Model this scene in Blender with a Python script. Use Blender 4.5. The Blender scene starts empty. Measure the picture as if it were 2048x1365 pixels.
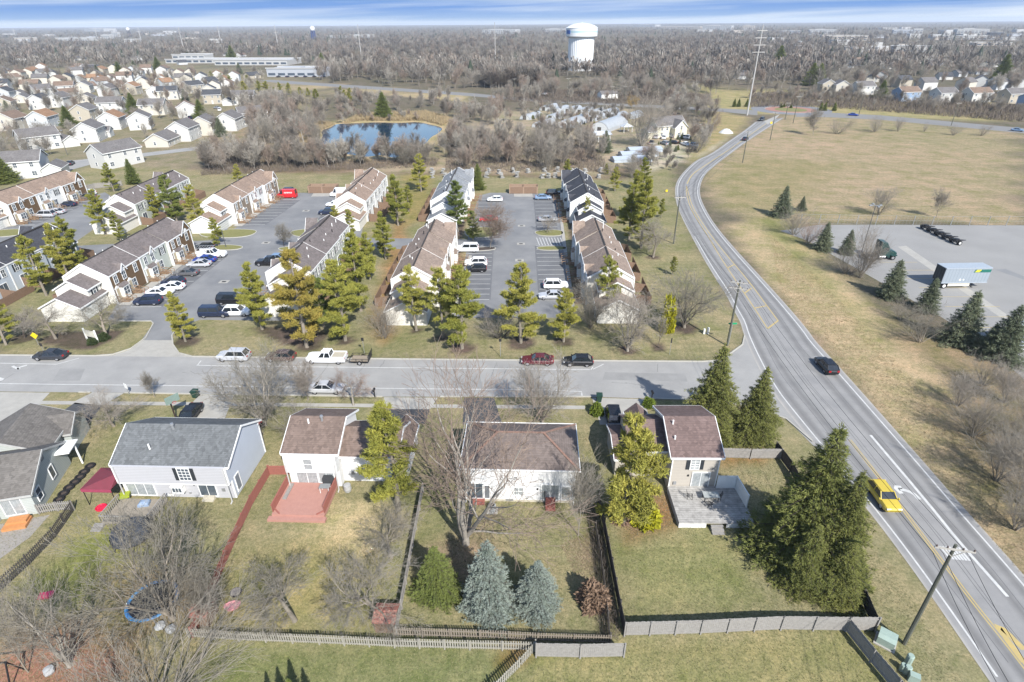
import bpy, math, random
import numpy as np
from mathutils import Vector, Matrix
S = bpy.context.scene
COL = S.collection
R = math.radians
# ------------------------------------------------------------------ camera, sky, sun, exposure
FPX, PITCH, ROLL, CAMH = 1150.0, math.atan((682.5 - 44) / 1150.0), R(-0.38), 44.0
_f = np.array([0, math.cos(PITCH), -math.sin(PITCH)])
_r = np.array([1.0, 0, 0])
_u = np.cross(_r, _f)
RT = _r * math.cos(ROLL) + _u * math.sin(ROLL)
UP = -_r * math.sin(ROLL) + _u * math.cos(ROLL)
cam = bpy.data.cameras.new('camera')
cam.sensor_width, cam.lens, cam.clip_start, cam.clip_end = 36, 36 * FPX / 2048, 0.5, 40000
co = bpy.data.objects.new('camera', cam)
COL.objects.link(co)
co.matrix_world = Matrix(((RT[0], UP[0], -_f[0], 0), (RT[1], UP[1], -_f[1], 0), (RT[2], UP[2], -_f[2], CAMH), (0, 0, 0, 1)))
S.camera = co
S.view_settings.view_transform = 'Standard'
S.view_settings.look = 'None'
S.view_settings.exposure = 0.95
S.view_settings.gamma = 1
S.cycles.max_bounces = 5
S.cycles.diffuse_bounces = 2
S.cycles.glossy_bounces = 2
S.cycles.transmission_bounces = 2
S.cycles.transparent_max_bounces = 4
S.cycles.volume_bounces = 0
SUN_AZ, SUN_EL = R(-63), R(41)          # direction towards the sun: math angle in plan, elevation
sl = bpy.data.lights.new('sun', 'SUN')
sl.energy, sl.angle, sl.color = 4.1, R(0.55), (1, 0.965, 0.91)
so = bpy.data.objects.new('sun', sl)
COL.objects.link(so)
sd = Vector((math.cos(SUN_AZ) * math.cos(SUN_EL), math.sin(SUN_AZ) * math.cos(SUN_EL), math.sin(SUN_EL)))
so.rotation_euler = sd.to_track_quat('Z', 'Y').to_euler()
so.location = sd * 200
w = bpy.data.worlds.new('World')
S.world = w
w.use_nodes = True
nt = w.node_tree
bg = nt.nodes['Background']
sky = nt.nodes.new('ShaderNodeTexSky')
sky.sky_type, sky.sun_disc = 'NISHITA', False
sky.sun_elevation, sky.sun_rotation = SUN_EL, math.pi / 2 - SUN_AZ
sky.air_density, sky.dust_density, sky.ozone_density = 1.0, 0.6, 2.0


def nn(t, kind, **kw):
    n = t.nodes.new(kind)
    for k, v in kw.items():
        if k.startswith('i_'):
            n.inputs[int(k[2:])].default_value = v
        else:
            setattr(n, k, v)
    return n


def ramp(t, fac, stops):
    n = t.nodes.new('ShaderNodeValToRGB')
    e = n.color_ramp.elements
    while len(e) < len(stops):
        e.new(0.5)
    for q, (p, c) in zip(e, stops):
        q.position = p
        q.color = (*c, 1) if len(c) == 3 else c
    t.links.new(fac, n.inputs[0])
    return n.outputs[0]


def mixc(t, fac, a, b, mode='MIX'):
    n = t.nodes.new('ShaderNodeMix')
    n.data_type, n.blend_type = 'RGBA', mode
    for i, q in ((0, fac), (6, a), (7, b)):
        if isinstance(q, (int, float)):
            n.inputs[i].default_value = q
        elif isinstance(q, tuple):
            n.inputs[i].default_value = (*q, 1)
        else:
            t.links.new(q, n.inputs[i])
    return n.outputs[2]


def math_(t, op, a, b=0.0):
    n = t.nodes.new('ShaderNodeMath')
    n.operation = op
    for i, q in enumerate((a, b)):
        if isinstance(q, (int, float)):
            n.inputs[i].default_value = q
        else:
            t.links.new(q, n.inputs[i])
    return n.outputs[0]


# low sky: a deep blue that pales to the skyline, crossed by long thin cirrus streaks
tc = nn(nt, 'ShaderNodeTexCoord')
sx = nn(nt, 'ShaderNodeSeparateXYZ')
nt.links.new(tc.outputs['Generated'], sx.inputs[0])
el = sx.outputs[2]
blue = ramp(nt, math_(nt, 'MULTIPLY', el, 10.0), [(0, (2.7, 3.35, 4.1)), (0.06, (1.7, 2.5, 3.9)), (0.2, (1.0, 1.85, 3.7)), (1, (0.8, 1.6, 3.5))])
az = nn(nt, 'ShaderNodeMath', operation='ARCTAN2')
nt.links.new(sx.outputs[0], az.inputs[0])
nt.links.new(sx.outputs[1], az.inputs[1])
cv = nn(nt, 'ShaderNodeCombineXYZ')
nt.links.new(math_(nt, 'MULTIPLY', az.outputs[0], 1.1), cv.inputs[0])
nt.links.new(math_(nt, 'ADD', math_(nt, 'MULTIPLY', el, 30.0), math_(nt, 'MULTIPLY', az.outputs[0], -0.75)), cv.inputs[1])
no = nn(nt, 'ShaderNodeTexNoise')
no.inputs['Scale'].default_value, no.inputs['Detail'].default_value, no.inputs['Roughness'].default_value = 1.7, 4, 0.5
nt.links.new(cv.outputs[0], no.inputs['Vector'])
cl = ramp(nt, no.outputs[0], [(0.44, (0, 0, 0)), (0.72, (1, 1, 1))])
low = mixc(nt, math_(nt, 'MULTIPLY', cl, 0.85), blue, (4.6, 4.9, 5.1))
k = ramp(nt, math_(nt, 'MULTIPLY', el, 8.0), [(0.6, (1, 1, 1)), (1.0, (0, 0, 0))])
nt.links.new(mixc(nt, k, sky.outputs[0], low), bg.inputs[0])
bg.inputs[1].default_value = 0.112


# ------------------------------------------------------------------ photo-to-ground survey helpers
def G(px, py, z=0.0):
    d = _f * FPX + RT * (px - 1024) + UP * (682.5 - py)
    t = (z - CAMH) / d[2]
    return (float(d[0] * t), float(d[1] * t))


def HT(px, py, ytop):
    x, y = G(px, py)
    a, b = y * _f[1] - CAMH * _f[2], x * UP[0] + y * UP[1] - CAMH * UP[2]
    q = 682.5 - ytop
    return (q * a - FPX * b) / (FPX * UP[2] - q * _f[2])


def SC(py):                                  # metres per photo pixel, sideways, at a ground row
    return (py - 44) ** -1 * CAMH / math.cos(PITCH)


# ------------------------------------------------------------------ mesh and object helpers
class MB:
    def __init__(s):
        s.v, s.f, s.m = [], [], []

    def add(s, vs, fs, m=0):
        o = len(s.v)
        s.v += [tuple(q) for q in vs]
        s.f += [tuple(i + o for i in q) for q in fs]
        s.m += [m] * len(fs)

    def hexa(s, p, m=0):
        s.add(p, [(3, 2, 1, 0), (4, 5, 6, 7), (0, 1, 5, 4), (1, 2, 6, 5), (2, 3, 7, 6), (3, 0, 4, 7)], m)

    def box(s, x0, y0, z0, x1, y1, z1, m=0):
        s.hexa([(x0, y0, z0), (x1, y0, z0), (x1, y1, z0), (x0, y1, z0), (x0, y0, z1), (x1, y0, z1), (x1, y1, z1), (x0, y1, z1)], m)

    def obox(s, c, size, rz=0, m=0):
        cx, cy, cz = c
        a, b = math.cos(rz), math.sin(rz)
        p = []
        for z in (-1, 1):
            for x, y in ((-1, -1), (1, -1), (1, 1), (-1, 1)):
                x_, y_ = x * size[0] / 2, y * size[1] / 2
                p.append((cx + x_ * a - y_ * b, cy + x_ * b + y_ * a, cz + z * size[2] / 2))
        s.hexa(p, m)

    def bar(s, a, b, w=0.1, h=0.1, m=0):
        a, b = Vector(a), Vector(b)
        d = (b - a).normalized()
        u = d.cross(Vector((0, 0, 1)))
        u = Vector((1, 0, 0)) if u.length < 1e-3 else u.normalized()
        v = u.cross(d)
        p = []
        for q in (a, b):
            for i, j in ((-1, -1), (1, -1), (1, 1), (-1, 1)):
                p.append(q + u * (i * w / 2) + v * (j * h / 2))
        s.hexa(p, m)

    def prism(s, pts, z0, z1, m=0, mt=None):
        n = len(pts)
        s.add([(x, y, z0) for x, y in pts] + [(x, y, z1) for x, y in pts],
              [tuple(range(n - 1, -1, -1))] + [(i, (i + 1) % n, n + (i + 1) % n, n + i) for i in range(n)], m)
        s.f.append(tuple(len(s.v) - n + i for i in range(n)))
        s.m.append(m if mt is None else mt)

    def loft(s, rings, m=0, cap=True):
        n = len(rings[0])
        vs = [p for r in rings for p in r]
        fs = [(k * n + i, k * n + (i + 1) % n, (k + 1) * n + (i + 1) % n, (k + 1) * n + i) for k in range(len(rings) - 1) for i in range(n)]
        if cap:
            fs += [tuple(range(n - 1, -1, -1)), tuple((len(rings) - 1) * n + i for i in range(n))]
        s.add(vs, fs, m)

    def tube(s, pts, rad, n=6, m=0, cap=True):
        rings = []
        for i, p in enumerate(pts):
            a, b = Vector(pts[max(i - 1, 0)]), Vector(pts[min(i + 1, len(pts) - 1)])
            d = (b - a).normalized()
            u = d.cross(Vector((0.31, 0.2, 0.93)))
            u = d.cross(Vector((1, 0, 0))) if u.length < 0.05 else u
            u.normalize()
            v = d.cross(u)
            r = rad[i] if isinstance(rad, (list, tuple)) else rad
            rings.append([Vector(p) + (u * math.cos(t) + v * math.sin(t)) * r for t in (2 * math.pi * j / n for j in range(n))])
        s.loft(rings, m, cap)

    def lathe(s, prof, c=(0, 0), n=16, m=0):
        s.loft([[(c[0] + r * math.cos(t), c[1] + r * math.sin(t), z) for t in (2 * math.pi * j / n for j in range(n))] for r, z in prof], m)

    def mesh(s, name, mats, smooth=False):
        me = bpy.data.meshes.new(name)
        me.from_pydata(s.v, [], s.f)
        for q in (mats if isinstance(mats, (list, tuple)) else [mats]):
            me.materials.append(q)
        me.polygons.foreach_set('material_index', s.m)
        if smooth:
            me.polygons.foreach_set('use_smooth', [True] * len(s.f))
        me.update()
        return me

    def obj(s, name, mats, parent=None, loc=(0, 0, 0), rz=0, smooth=False):
        return ob(name, s.mesh(name, mats, smooth), parent, loc, rz)


def ob(name, me, parent=None, loc=(0, 0, 0), rz=0, sc=None):
    o = bpy.data.objects.new(name, me)
    COL.objects.link(o)
    if parent:
        o.parent = parent
    o.location = loc if len(loc) == 3 else (*loc, 0)
    if rz:
        o.rotation_euler = (0, 0, rz)
    if sc is not None:
        o.scale = (sc, sc, sc) if isinstance(sc, (int, float)) else sc
    return o


def tag(o, label=None, cat=None, group=None, kind=None):
    for k_, v_ in (('label', label), ('category', cat), ('group', group), ('kind', kind)):
        if v_:
            o[k_] = v_
    return o


def thing(name, label, cat, loc=(0, 0, 0), rz=0, group=None, sc=None):
    return tag(ob(name, None, None, loc, rz, sc), label, cat, group)


def struct(name, mb, mats, **kw):
    return tag(mb.obj(name, mats, **kw), kind='structure')


def copy_tree(o, parent=None):
    c = o.copy()
    COL.objects.link(c)
    if parent:
        c.parent = parent
    for ch in o.children:
        copy_tree(ch, c)
    return c


# ------------------------------------------------------------------ materials
_M = {}


def mat(name, c, rough=0.85, c2=None, scale=3.0, detail=4, amt=0.5, metal=0.0, lines=None, coord='Object', spec=0.3, bump=0.0, emis=None, jit=0.0):
    """principled; colour varies c..c2 by noise; lines=(axis, period, darkness) adds courses"""
    if name in _M:
        return _M[name]
    m = bpy.data.materials.new(name)
    m.use_nodes = True
    t = m.node_tree
    b = t.nodes['Principled BSDF']
    b.inputs['Roughness'].default_value = rough
    b.inputs['Metallic'].default_value = metal
    b.inputs['Specular IOR Level'].default_value = spec
    tc = nn(t, 'ShaderNodeTexCoord')
    vec = tc.outputs[coord] if coord != 'Position' else nn(t, 'ShaderNodeNewGeometry').outputs['Position']
    if c2 is None:
        c2 = tuple(x * 0.8 for x in c)
    no = nn(t, 'ShaderNodeTexNoise')
    no.inputs['Scale'].default_value, no.inputs['Detail'].default_value, no.inputs['Roughness'].default_value = scale, detail, 0.65
    t.links.new(vec, no.inputs['Vector'])
    f = ramp(t, no.outputs[0], [(0.5 - amt * 0.5, (0, 0, 0)), (0.5 + amt * 0.5, (1, 1, 1))])
    o = mixc(t, f, c, c2)
    if lines:
        ax, per, dk = lines
        s_ = nn(t, 'ShaderNodeSeparateXYZ')
        t.links.new(vec, s_.inputs[0])
        fr = math_(t, 'FRACT', math_(t, 'MULTIPLY', s_.outputs[ax], 1 / per))
        o = mixc(t, math_(t, 'MULTIPLY', math_(t, 'LESS_THAN', fr, 0.16), dk), o, tuple(x * 0.3 for x in c))
    if jit:
        oi = nn(t, 'ShaderNodeObjectInfo')
        h = nn(t, 'ShaderNodeHueSaturation')
        t.links.new(math_(t, 'ADD', math_(t, 'MULTIPLY', oi.outputs['Random'], jit), 1 - jit / 2), h.inputs['Value'])
        t.links.new(math_(t, 'ADD', math_(t, 'MULTIPLY', oi.outputs['Random'], -jit * 0.06), 0.5 + jit * 0.03), h.inputs['Hue'])
        t.links.new(o, h.inputs['Color'])
        o = h.outputs[0]
    t.links.new(o, b.inputs['Base Color'])
    if bump:
        bu = nn(t, 'ShaderNodeBump')
        bu.inputs['Strength'].default_value = bump
        t.links.new(no.outputs[0], bu.inputs['Height'])
        t.links.new(bu.outputs[0], b.inputs['Normal'])
    _M[name] = m
    return m


def siding(name, c, dk=0.45):
    return mat(name, c, 0.6, tuple(x * 0.93 for x in c), 0.8, 3, 0.6, lines=(2, 0.21, dk))


def shingle(name, c, c2=None):
    """asphalt shingles: broad weathering, mottled tabs and faint courses"""
    if name in _M:
        return _M[name]
    m = bpy.data.materials.new(name)
    m.use_nodes = True
    t = m.node_tree
    b = t.nodes['Principled BSDF']
    b.inputs['Roughness'].default_value = 0.9
    b.inputs['Specular IOR Level'].default_value = 0.2
    tc = nn(t, 'ShaderNodeTexCoord')
    n1 = nn(t, 'ShaderNodeTexNoise')
    n1.inputs['Scale'].default_value, n1.inputs['Detail'].default_value = 0.35, 5
    n2 = nn(t, 'ShaderNodeTexVoronoi')
    n2.inputs['Scale'].default_value = 3.4
    for q in (n1, n2):
        t.links.new(tc.outputs['Object'], q.inputs['Vector'])
    o = mixc(t, ramp(t, n1.outputs[0], [(0.3, (0, 0, 0)), (0.7, (1, 1, 1))]), c, c2 or tuple(x * 0.78 for x in c))
    vb = ramp(t, n2.outputs['Color'], [(0, (0.72, 0.72, 0.72)), (1, (1.22, 1.22, 1.22))])
    o = mixc(t, 1.0, o, vb, 'MULTIPLY')
    s_ = nn(t, 'ShaderNodeSeparateXYZ')
    t.links.new(tc.outputs['Object'], s_.inputs[0])
    fr = math_(t, 'FRACT', math_(t, 'MULTIPLY', s_.outputs[2], 1 / 0.11))
    o = mixc(t, math_(t, 'MULTIPLY', math_(t, 'LESS_THAN', fr, 0.25), 0.3), o, tuple(x * 0.5 for x in c))
    t.links.new(o, b.inputs['Base Color'])
    _M[name] = m
    return m


WHITE = mat('white paint', (0.78, 0.78, 0.75), 0.5, (0.7, 0.7, 0.67), 1.5)
TRIM = mat('white trim', (0.8, 0.8, 0.78), 0.5)
GLASS = mat('window glass', (0.05, 0.065, 0.08), 0.06, (0.1, 0.12, 0.14), 1.3, spec=0.8)
CURTAIN = mat('curtained glass', (0.4, 0.42, 0.42), 0.15, (0.2, 0.22, 0.23), 3, spec=0.8, lines=(0, 0.16, 0.4))
DARK = mat('dark metal', (0.02, 0.02, 0.022), 0.5)
BLACK = mat('black rubber', (0.013, 0.013, 0.014), 0.8)
METAL = mat('galvanised metal', (0.42, 0.43, 0.44), 0.45, metal=0.6)
SHUT = mat('dark shutters', (0.035, 0.04, 0.045), 0.6, lines=(2, 0.12, 0.6))
CONC = mat('concrete', (0.36, 0.345, 0.31), 0.9, (0.28, 0.27, 0.245), 0.7, 6, coord='Position')
KERB = mat('kerb concrete', (0.40, 0.385, 0.34), 0.9, (0.32, 0.31, 0.275), 1.2, 5, coord='Position')
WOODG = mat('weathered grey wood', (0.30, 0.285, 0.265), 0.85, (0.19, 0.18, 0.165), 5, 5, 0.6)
WOODP = mat('pale picket wood', (0.34, 0.32, 0.27), 0.85, (0.22, 0.21, 0.18), 4, 5, 0.6)
WOODB = mat('brown stained wood', (0.22, 0.145, 0.10), 0.85, (0.145, 0.095, 0.065), 4, 5, 0.6)
WOODR = mat('red stained wood', (0.30, 0.115, 0.09), 0.8, (0.24, 0.09, 0.07), 4, 5, 0.6)
WOODO = mat('orange cedar', (0.5, 0.23, 0.09), 0.7, (0.4, 0.18, 0.07), 4)
WOODD = mat('dark old and shaded wood', (0.095, 0.085, 0.075), 0.9, (0.055, 0.05, 0.045), 5)  # dark tone also paints in the shaded faces of two board fences
POLE = mat('pole timber', (0.115, 0.115, 0.09), 0.9, (0.07, 0.075, 0.06), 6)
# ------------------------------------------------------------------ the ground sheet, coloured by what grows or lies on it
def pip(x, y, poly):
    ins = np.zeros(x.shape, bool)
    d2 = np.full(x.shape, 1e18)
    n = len(poly)
    for i in range(n):
        (x0, y0), (x1, y1) = poly[i], poly[(i + 1) % n]
        c = ((y0 > y) != (y1 > y)) & (x < (x1 - x0) * (y - y0) / (y1 - y0 + 1e-12) + x0)
        ins ^= c
        L = (x1 - x0) ** 2 + (y1 - y0) ** 2 + 1e-9
        t = np.clip(((x - x0) * (x1 - x0) + (y - y0) * (y1 - y0)) / L, 0, 1)
        d2 = np.minimum(d2, (x - x0 - t * (x1 - x0)) ** 2 + (y - y0 - t * (y1 - y0)) ** 2)
    d = np.sqrt(d2)
    return np.where(ins, d, -d)


def GP(pts):
    return [G(*p) for p in pts]


def wav(x, y, s, seed=0):
    r = np.random.RandomState(seed)
    o = np.zeros_like(x)
    for k_ in range(10):
        a, p, q = r.uniform(0, 6.28), r.uniform(0, 6.28), r.uniform(0.4, 1.8)
        o += np.sin((x * math.cos(a) + y * math.sin(a)) * q / s + p)
    return o / 3.2


xs = np.concatenate([-np.geomspace(9000, 118, 46), np.arange(-115, 131, 1.0), np.geomspace(133, 9000, 46)])
ys = np.concatenate([-np.geomspace(600, 2, 8), np.arange(14, 131, 0.9), np.arange(132, 430, 2.2), np.geomspace(433, 12000, 50)])
gx, gy = np.meshgrid(xs, ys)
gc = np.empty(gx.shape + (3,))
gc[:] = (0.125, 0.108, 0.082)
LAWN, DRY, FIELD, GREEN, MULCH, SOIL = (0.205, 0.186, 0.108), (0.37, 0.30, 0.18), (0.262, 0.212, 0.138), (0.168, 0.17, 0.083), (0.085, 0.066, 0.055), (0.21, 0.115, 0.08)
STRAW, GRAVEL, NEEDLE = (0.315, 0.252, 0.158), (0.36, 0.32, 0.26), (0.22, 0.13, 0.06)
ZONES = [  # photo-surveyed outline, colour, edge softness in metres, wobble
    ([(0, 360), (0, 150), (330, 120), (640, 165), (600, 240), (470, 300), (200, 420)], (0.19, 0.166, 0.112), 6, 3),
    ([(540, 165), (940, 190), (935, 205), (560, 172)], STRAW, 4, 2),
    ([(480, 200), (640, 190), (660, 330), (480, 340)], (0.20, 0.165, 0.105), 6, 4),
    ([(590, 300), (640, 250), (700, 235), (900, 228), (900, 260), (840, 320), (760, 335), (600, 330)], (0.34, 0.27, 0.16), 4, 2),
    ([(380, 345), (900, 318), (1250, 330), (1250, 365), (860, 352), (400, 360)], (0.165, 0.125, 0.088), 3, 3),
    ([(700, 345), (900, 300), (1120, 325), (1230, 335), (1220, 352), (950, 345)], (0.28, 0.23, 0.165), 3, 2),
    ([(960, 225), (1250, 215), (1440, 262), (1400, 300), (1300, 345), (1200, 330), (900, 290)], (0.27, 0.225, 0.165), 4, 3),
    ([(1230, 300), (1380, 280), (1400, 310), (1290, 350)], GRAVEL, 3, 2),
    ([(1390, 318), (1415, 292), (1450, 258), (1464, 262), (1455, 275), (1425, 300)], (0.42, 0.40, 0.36), 1.5, 1.5),
    ([(1400, 175), (2047, 205), (2047, 245), (1400, 225)], (0.265, 0.23, 0.12), 5, 3),
    ([(1420, 222), (1500, 235), (1480, 262), (1440, 290), (1380, 330), (1370, 300)], (0.25, 0.21, 0.11), 3, 2),
    ([(1410, 345), (1440, 320), (1560, 232), (1700, 226), (2047, 268), (2047, 460), (1850, 440), (1530, 452), (1440, 420)], FIELD, 3, 3),
    ([(1430, 350), (1500, 315), (1700, 330), (1640, 372), (1520, 440), (1450, 420)], (0.22, 0.188, 0.105), 6, 4),
    ([(1520, 440), (1600, 470), (1760, 620), (1900, 740), (2047, 1000), (2047, 1200), (1850, 938), (1540, 570), (1450, 450)], STRAW, 2, 1.5),
    ([(1500, 440), (1560, 440), (1640, 560), (1760, 680), (1720, 640), (1590, 520)], (0.2, 0.19, 0.085), 3, 2),
    ([(1800, 640), (2047, 740), (2047, 1160), (1980, 1050), (1900, 830)], (0.2, 0.16, 0.1), 3, 3),
    ([(0, 360), (200, 330), (480, 345), (900, 352), (1250, 360), (1345, 330), (1352, 385), (1386, 474), (1485, 643), (1485, 700), (1420, 725), (0, 716)], LAWN, 2, 1),
    ([(0, 780), (1440, 798), (1580, 838), (1700, 960), (1860, 1170), (2000, 1364), (2000, 1420), (-40, 1420), (-60, 800)], LAWN, 0.6, 0.5),
    ([(600, 1060), (660, 1010), (780, 1010), (800, 1050), (760, 1110), (650, 1115)], DRY, 1.4, 1.2),
    ([(480, 1120), (640, 1080), (760, 1130), (740, 1240), (430, 1250)], (0.255, 0.215, 0.105), 2, 2),
    ([(420, 1290), (1000, 1290), (1060, 1310), (1000, 1420), (400, 1420)], GREEN, 1.2, 1),
    ([(1070, 1300), (1500, 1275), (1740, 1250), (1790, 1400), (1040, 1420)], (0.205, 0.188, 0.092), 1, 1),
    ([(160, 1060), (260, 1010), (300, 1100), (150, 1210), (60, 1180)], (0.17, 0.175, 0.062), 2, 1.5),
    ([(1240, 1090), (1400, 1050), (1500, 1090), (1470, 1190), (1300, 1200)], (0.19, 0.185, 0.088), 2, 2),
    ([(0, 1270), (150, 1250), (260, 1270), (300, 1400), (-50, 1400)], SOIL, 1.5, 1.5),
    ([(200, 1150), (380, 1130), (400, 1240), (230, 1270)], (0.2, 0.15, 0.09), 1.5, 1.5),
    ([(860, 1090), (960, 1060), (1000, 1100), (930, 1180), (850, 1180)], (0.235, 0.18, 0.125), 1.2, 1),
    ([(1150, 1080), (1190, 1060), (1190, 1130), (1160, 1130)], (0.24, 0.185, 0.13), 0.8, 0.6),
    ([(1230, 1000), (1345, 985), (1350, 1050), (1260, 1080)], NEEDLE, 1, 0.8),
    ([(1440, 905), (1560, 905), (1520, 925), (1440, 930)], NEEDLE, 0.8, 0.5),
    ([(1030, 1290), (1070, 1290), (1050, 1320), (1000, 1330)], NEEDLE, 0.8, 0.5),
    ([(930, 270), (1020, 270), (870, 330), (810, 320)], (0.2, 0.165, 0.11), 4, 3),
    ([(745, 640), (790, 440), (812, 440), (800, 640), (765, 690)], (0.235, 0.15, 0.075), 1.2, 1),
    ([(800, 350), (870, 350), (850, 440), (808, 450)], (0.21, 0.175, 0.075), 1.5, 1),
    ([(500, 655), (600, 655), (660, 665), (640, 700), (560, 690)], MULCH, 0.4, 0.5),
    ([(100, 665), (200, 660), (240, 672), (190, 700), (110, 700)], MULCH, 0.4, 0.5),
    ([(388, 500), (394, 504), (246, 612), (236, 606)], MULCH, 0.3, 0.2),
    ([(1133, 400), (1142, 400), (1168, 600), (1150, 600)], MULCH, 0.3, 0.2),
    ([(930, 400), (938, 400), (905, 620), (890, 640), (888, 560)], MULCH, 0.3, 0.2),
    ([(548, 395), (554, 395), (474, 452), (466, 452)], MULCH, 0.3, 0.2),
]
for poly, c, soft, wob in ZONES:
    P = GP(poly)
    bx, by = [p[0] for p in P], [p[1] for p in P]
    msk = (gx > min(bx) - 20) & (gx < max(bx) + 20) & (gy > min(by) - 20) & (gy < max(by) + 20)
    x_, y_ = gx[msk], gy[msk]
    d = pip(x_, y_, P) + wav(x_, y_, max(wob, 0.8), len(poly)) * wob * 0.45
    a = np.clip(d / soft * 0.5 + 0.5, 0, 1)[:, None]
    gc[msk] = gc[msk] * (1 - a) + np.array(c) * a
for cxy, r_ in [((925, 697), 1.9), ((886, 676), 1.2), ((1040, 686), 2.2), ((1128, 684), 1.6), ((1255, 702), 1.5), ((1316, 695), 1.2), ((1368, 656), 2.1), ((691, 682), 1.5), ((832, 661), 1.0),
                ((372, 684), 2.0), ((49, 676), 2), ((112, 678), 2.2), ((215, 672), 2.2), ((614, 695), 1.5), ((1306, 515), 1.3), ((980, 496), 1.6)]:
    c_ = G(*cxy)
    a = np.clip((r_ - np.hypot(gx - c_[0], gy - c_[1])) / 0.5 + 0.5, 0, 1)[..., None]
    gc = gc * (1 - a) + np.array(MULCH) * a
vs = np.stack([gx.ravel(), gy.ravel(), np.zeros(gx.size)], 1)
ny, nx = gx.shape
i0 = (np.arange(ny - 1)[:, None] * nx + np.arange(nx - 1)[None]).ravel()
quads = np.stack([i0, i0 + 1, i0 + nx + 1, i0 + nx], 1)


def np_mesh(name, v, f, mats, mi=None, col=None, cname='tone'):
    n = f.shape[1]
    me = bpy.data.meshes.new(name)
    me.vertices.add(len(v))
    me.vertices.foreach_set('co', np.ascontiguousarray(v, np.float32).ravel())
    me.loops.add(f.size)
    me.loops.foreach_set('vertex_index', np.ascontiguousarray(f, np.int32).ravel())
    me.polygons.add(len(f))
    me.polygons.foreach_set('loop_start', np.arange(0, f.size, n, dtype=np.int32))
    me.polygons.foreach_set('loop_total', np.full(len(f), n, np.int32))
    for m in mats:
        me.materials.append(m)
    if mi is not None:
        me.polygons.foreach_set('material_index', np.ascontiguousarray(mi, np.int32))
    if col is not None:
        at = me.color_attributes.new(cname, 'FLOAT_COLOR', 'POINT')
        at.data.foreach_set('color', np.concatenate([col, np.ones((len(col), 1))], 1).astype(np.float32).ravel())
    me.update(calc_edges=True)
    return me


def ground_mat():
    m = bpy.data.materials.new('grass and soil')
    m.use_nodes = True
    t = m.node_tree
    b = t.nodes['Principled BSDF']
    b.inputs['Roughness'].default_value = 0.95
    b.inputs['Specular IOR Level'].default_value = 0.1
    at = nn(t, 'ShaderNodeAttribute', attribute_name='tone')
    p = nn(t, 'ShaderNodeNewGeometry').outputs['Position']

    def noise(sc, det, rough=0.6, vec=None):
        n = nn(t, 'ShaderNodeTexNoise')
        n.inputs['Scale'].default_value, n.inputs['Detail'].default_value, n.inputs['Roughness'].default_value = sc, det, rough
        t.links.new(vec or p, n.inputs['Vector'])
        return n.outputs[0]
    o = at.outputs[0]
    f1 = ramp(t, noise(0.16, 6, 0.7), [(0.35, (0.76, 0.84, 0.66)), (0.5, (1, 1, 1)), (0.66, (1.26, 1.16, 1.2))])
    f2 = ramp(t, noise(1.3, 8, 0.85), [(0.32, (0.52, 0.6, 0.46)), (0.5, (1, 1, 1)), (0.68, (1.42, 1.32, 1.3))])
    f3 = ramp(t, noise(0.013, 5), [(0.3, (0.84, 0.9, 0.8)), (0.7, (1.12, 1.06, 1.08))])
    mp = nn(t, 'ShaderNodeMapping')
    mp.inputs['Scale'].default_value = (0.05, 0.85, 1)
    mp.inputs['Rotation'].default_value = (0, 0, R(3))
    t.links.new(p, mp.inputs[0])
    f4 = ramp(t, noise(1.0, 4, 0.6, mp.outputs[0]), [(0.3, (0.9, 0.91, 0.87)), (0.7, (1.09, 1.08, 1.1))])
    f5 = ramp(t, noise(5.0, 6, 0.85), [(0.3, (0.5, 0.54, 0.44)), (0.5, (1, 1, 1)), (0.7, (1.5, 1.44, 1.4))])
    for f in (f1, f2, f3, f4, f5):
        o = mixc(t, 1.0, o, f, 'MULTIPLY')
    t.links.new(o, b.inputs['Base Color'])
    return m


go = ob('ground', np_mesh('ground', vs, quads, [ground_mat()], col=gc.reshape(-1, 3)))
tag(go, kind='structure')

# ------------------------------------------------------------------ paving
ASPH = mat('old grey asphalt', (0.305, 0.30, 0.285), 0.9, (0.225, 0.222, 0.215), 0.22, 9, 0.45, coord='Position')
LOTA = mat('parking lot asphalt', (0.135, 0.139, 0.145), 0.9, (0.225, 0.225, 0.222), 0.11, 9, 0.4, coord='Position')
DARKA = mat('sealed black asphalt', (0.05, 0.052, 0.056), 0.85, (0.075, 0.077, 0.08), 0.6, 5, coord='Position')
TRUCKA = mat('truck yard asphalt', (0.27, 0.265, 0.252), 0.9, (0.215, 0.21, 0.20), 0.09, 8, 0.5, coord='Position')
PAINTW = mat('white road paint', (0.56, 0.56, 0.54), 0.7, (0.38, 0.38, 0.365), 1.5, 8, coord='Position')
PAINTY = mat('yellow road paint', (0.46, 0.34, 0.11), 0.7, (0.34, 0.28, 0.15), 1.5, 8, coord='Position')


def road_mat():
    """main road: worn grey with darker wheel tracks (uses the sheet's own cross-road coordinate)"""
    m = bpy.data.materials.new('worn main road asphalt')
    m.use_nodes = True
    t = m.node_tree
    b = t.nodes['Principled BSDF']
    b.inputs['Roughness'].default_value = 0.9
    at = nn(t, 'ShaderNodeAttribute', attribute_name='tone')
    p = nn(t, 'ShaderNodeNewGeometry').outputs['Position']
    n = nn(t, 'ShaderNodeTexNoise')
    n.inputs['Scale'].default_value, n.inputs['Detail'].default_value, n.inputs['Roughness'].default_value = 0.35, 8, 0.7
    t.links.new(p, n.inputs['Vector'])
    f = ramp(t, n.outputs[0], [(0.3, (0.84, 0.84, 0.85)), (0.7, (1.12, 1.11, 1.1))])
    t.links.new(mixc(t, 1.0, at.outputs[0], f, 'MULTIPLY'), b.inputs['Base Color'])
    return m


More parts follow.
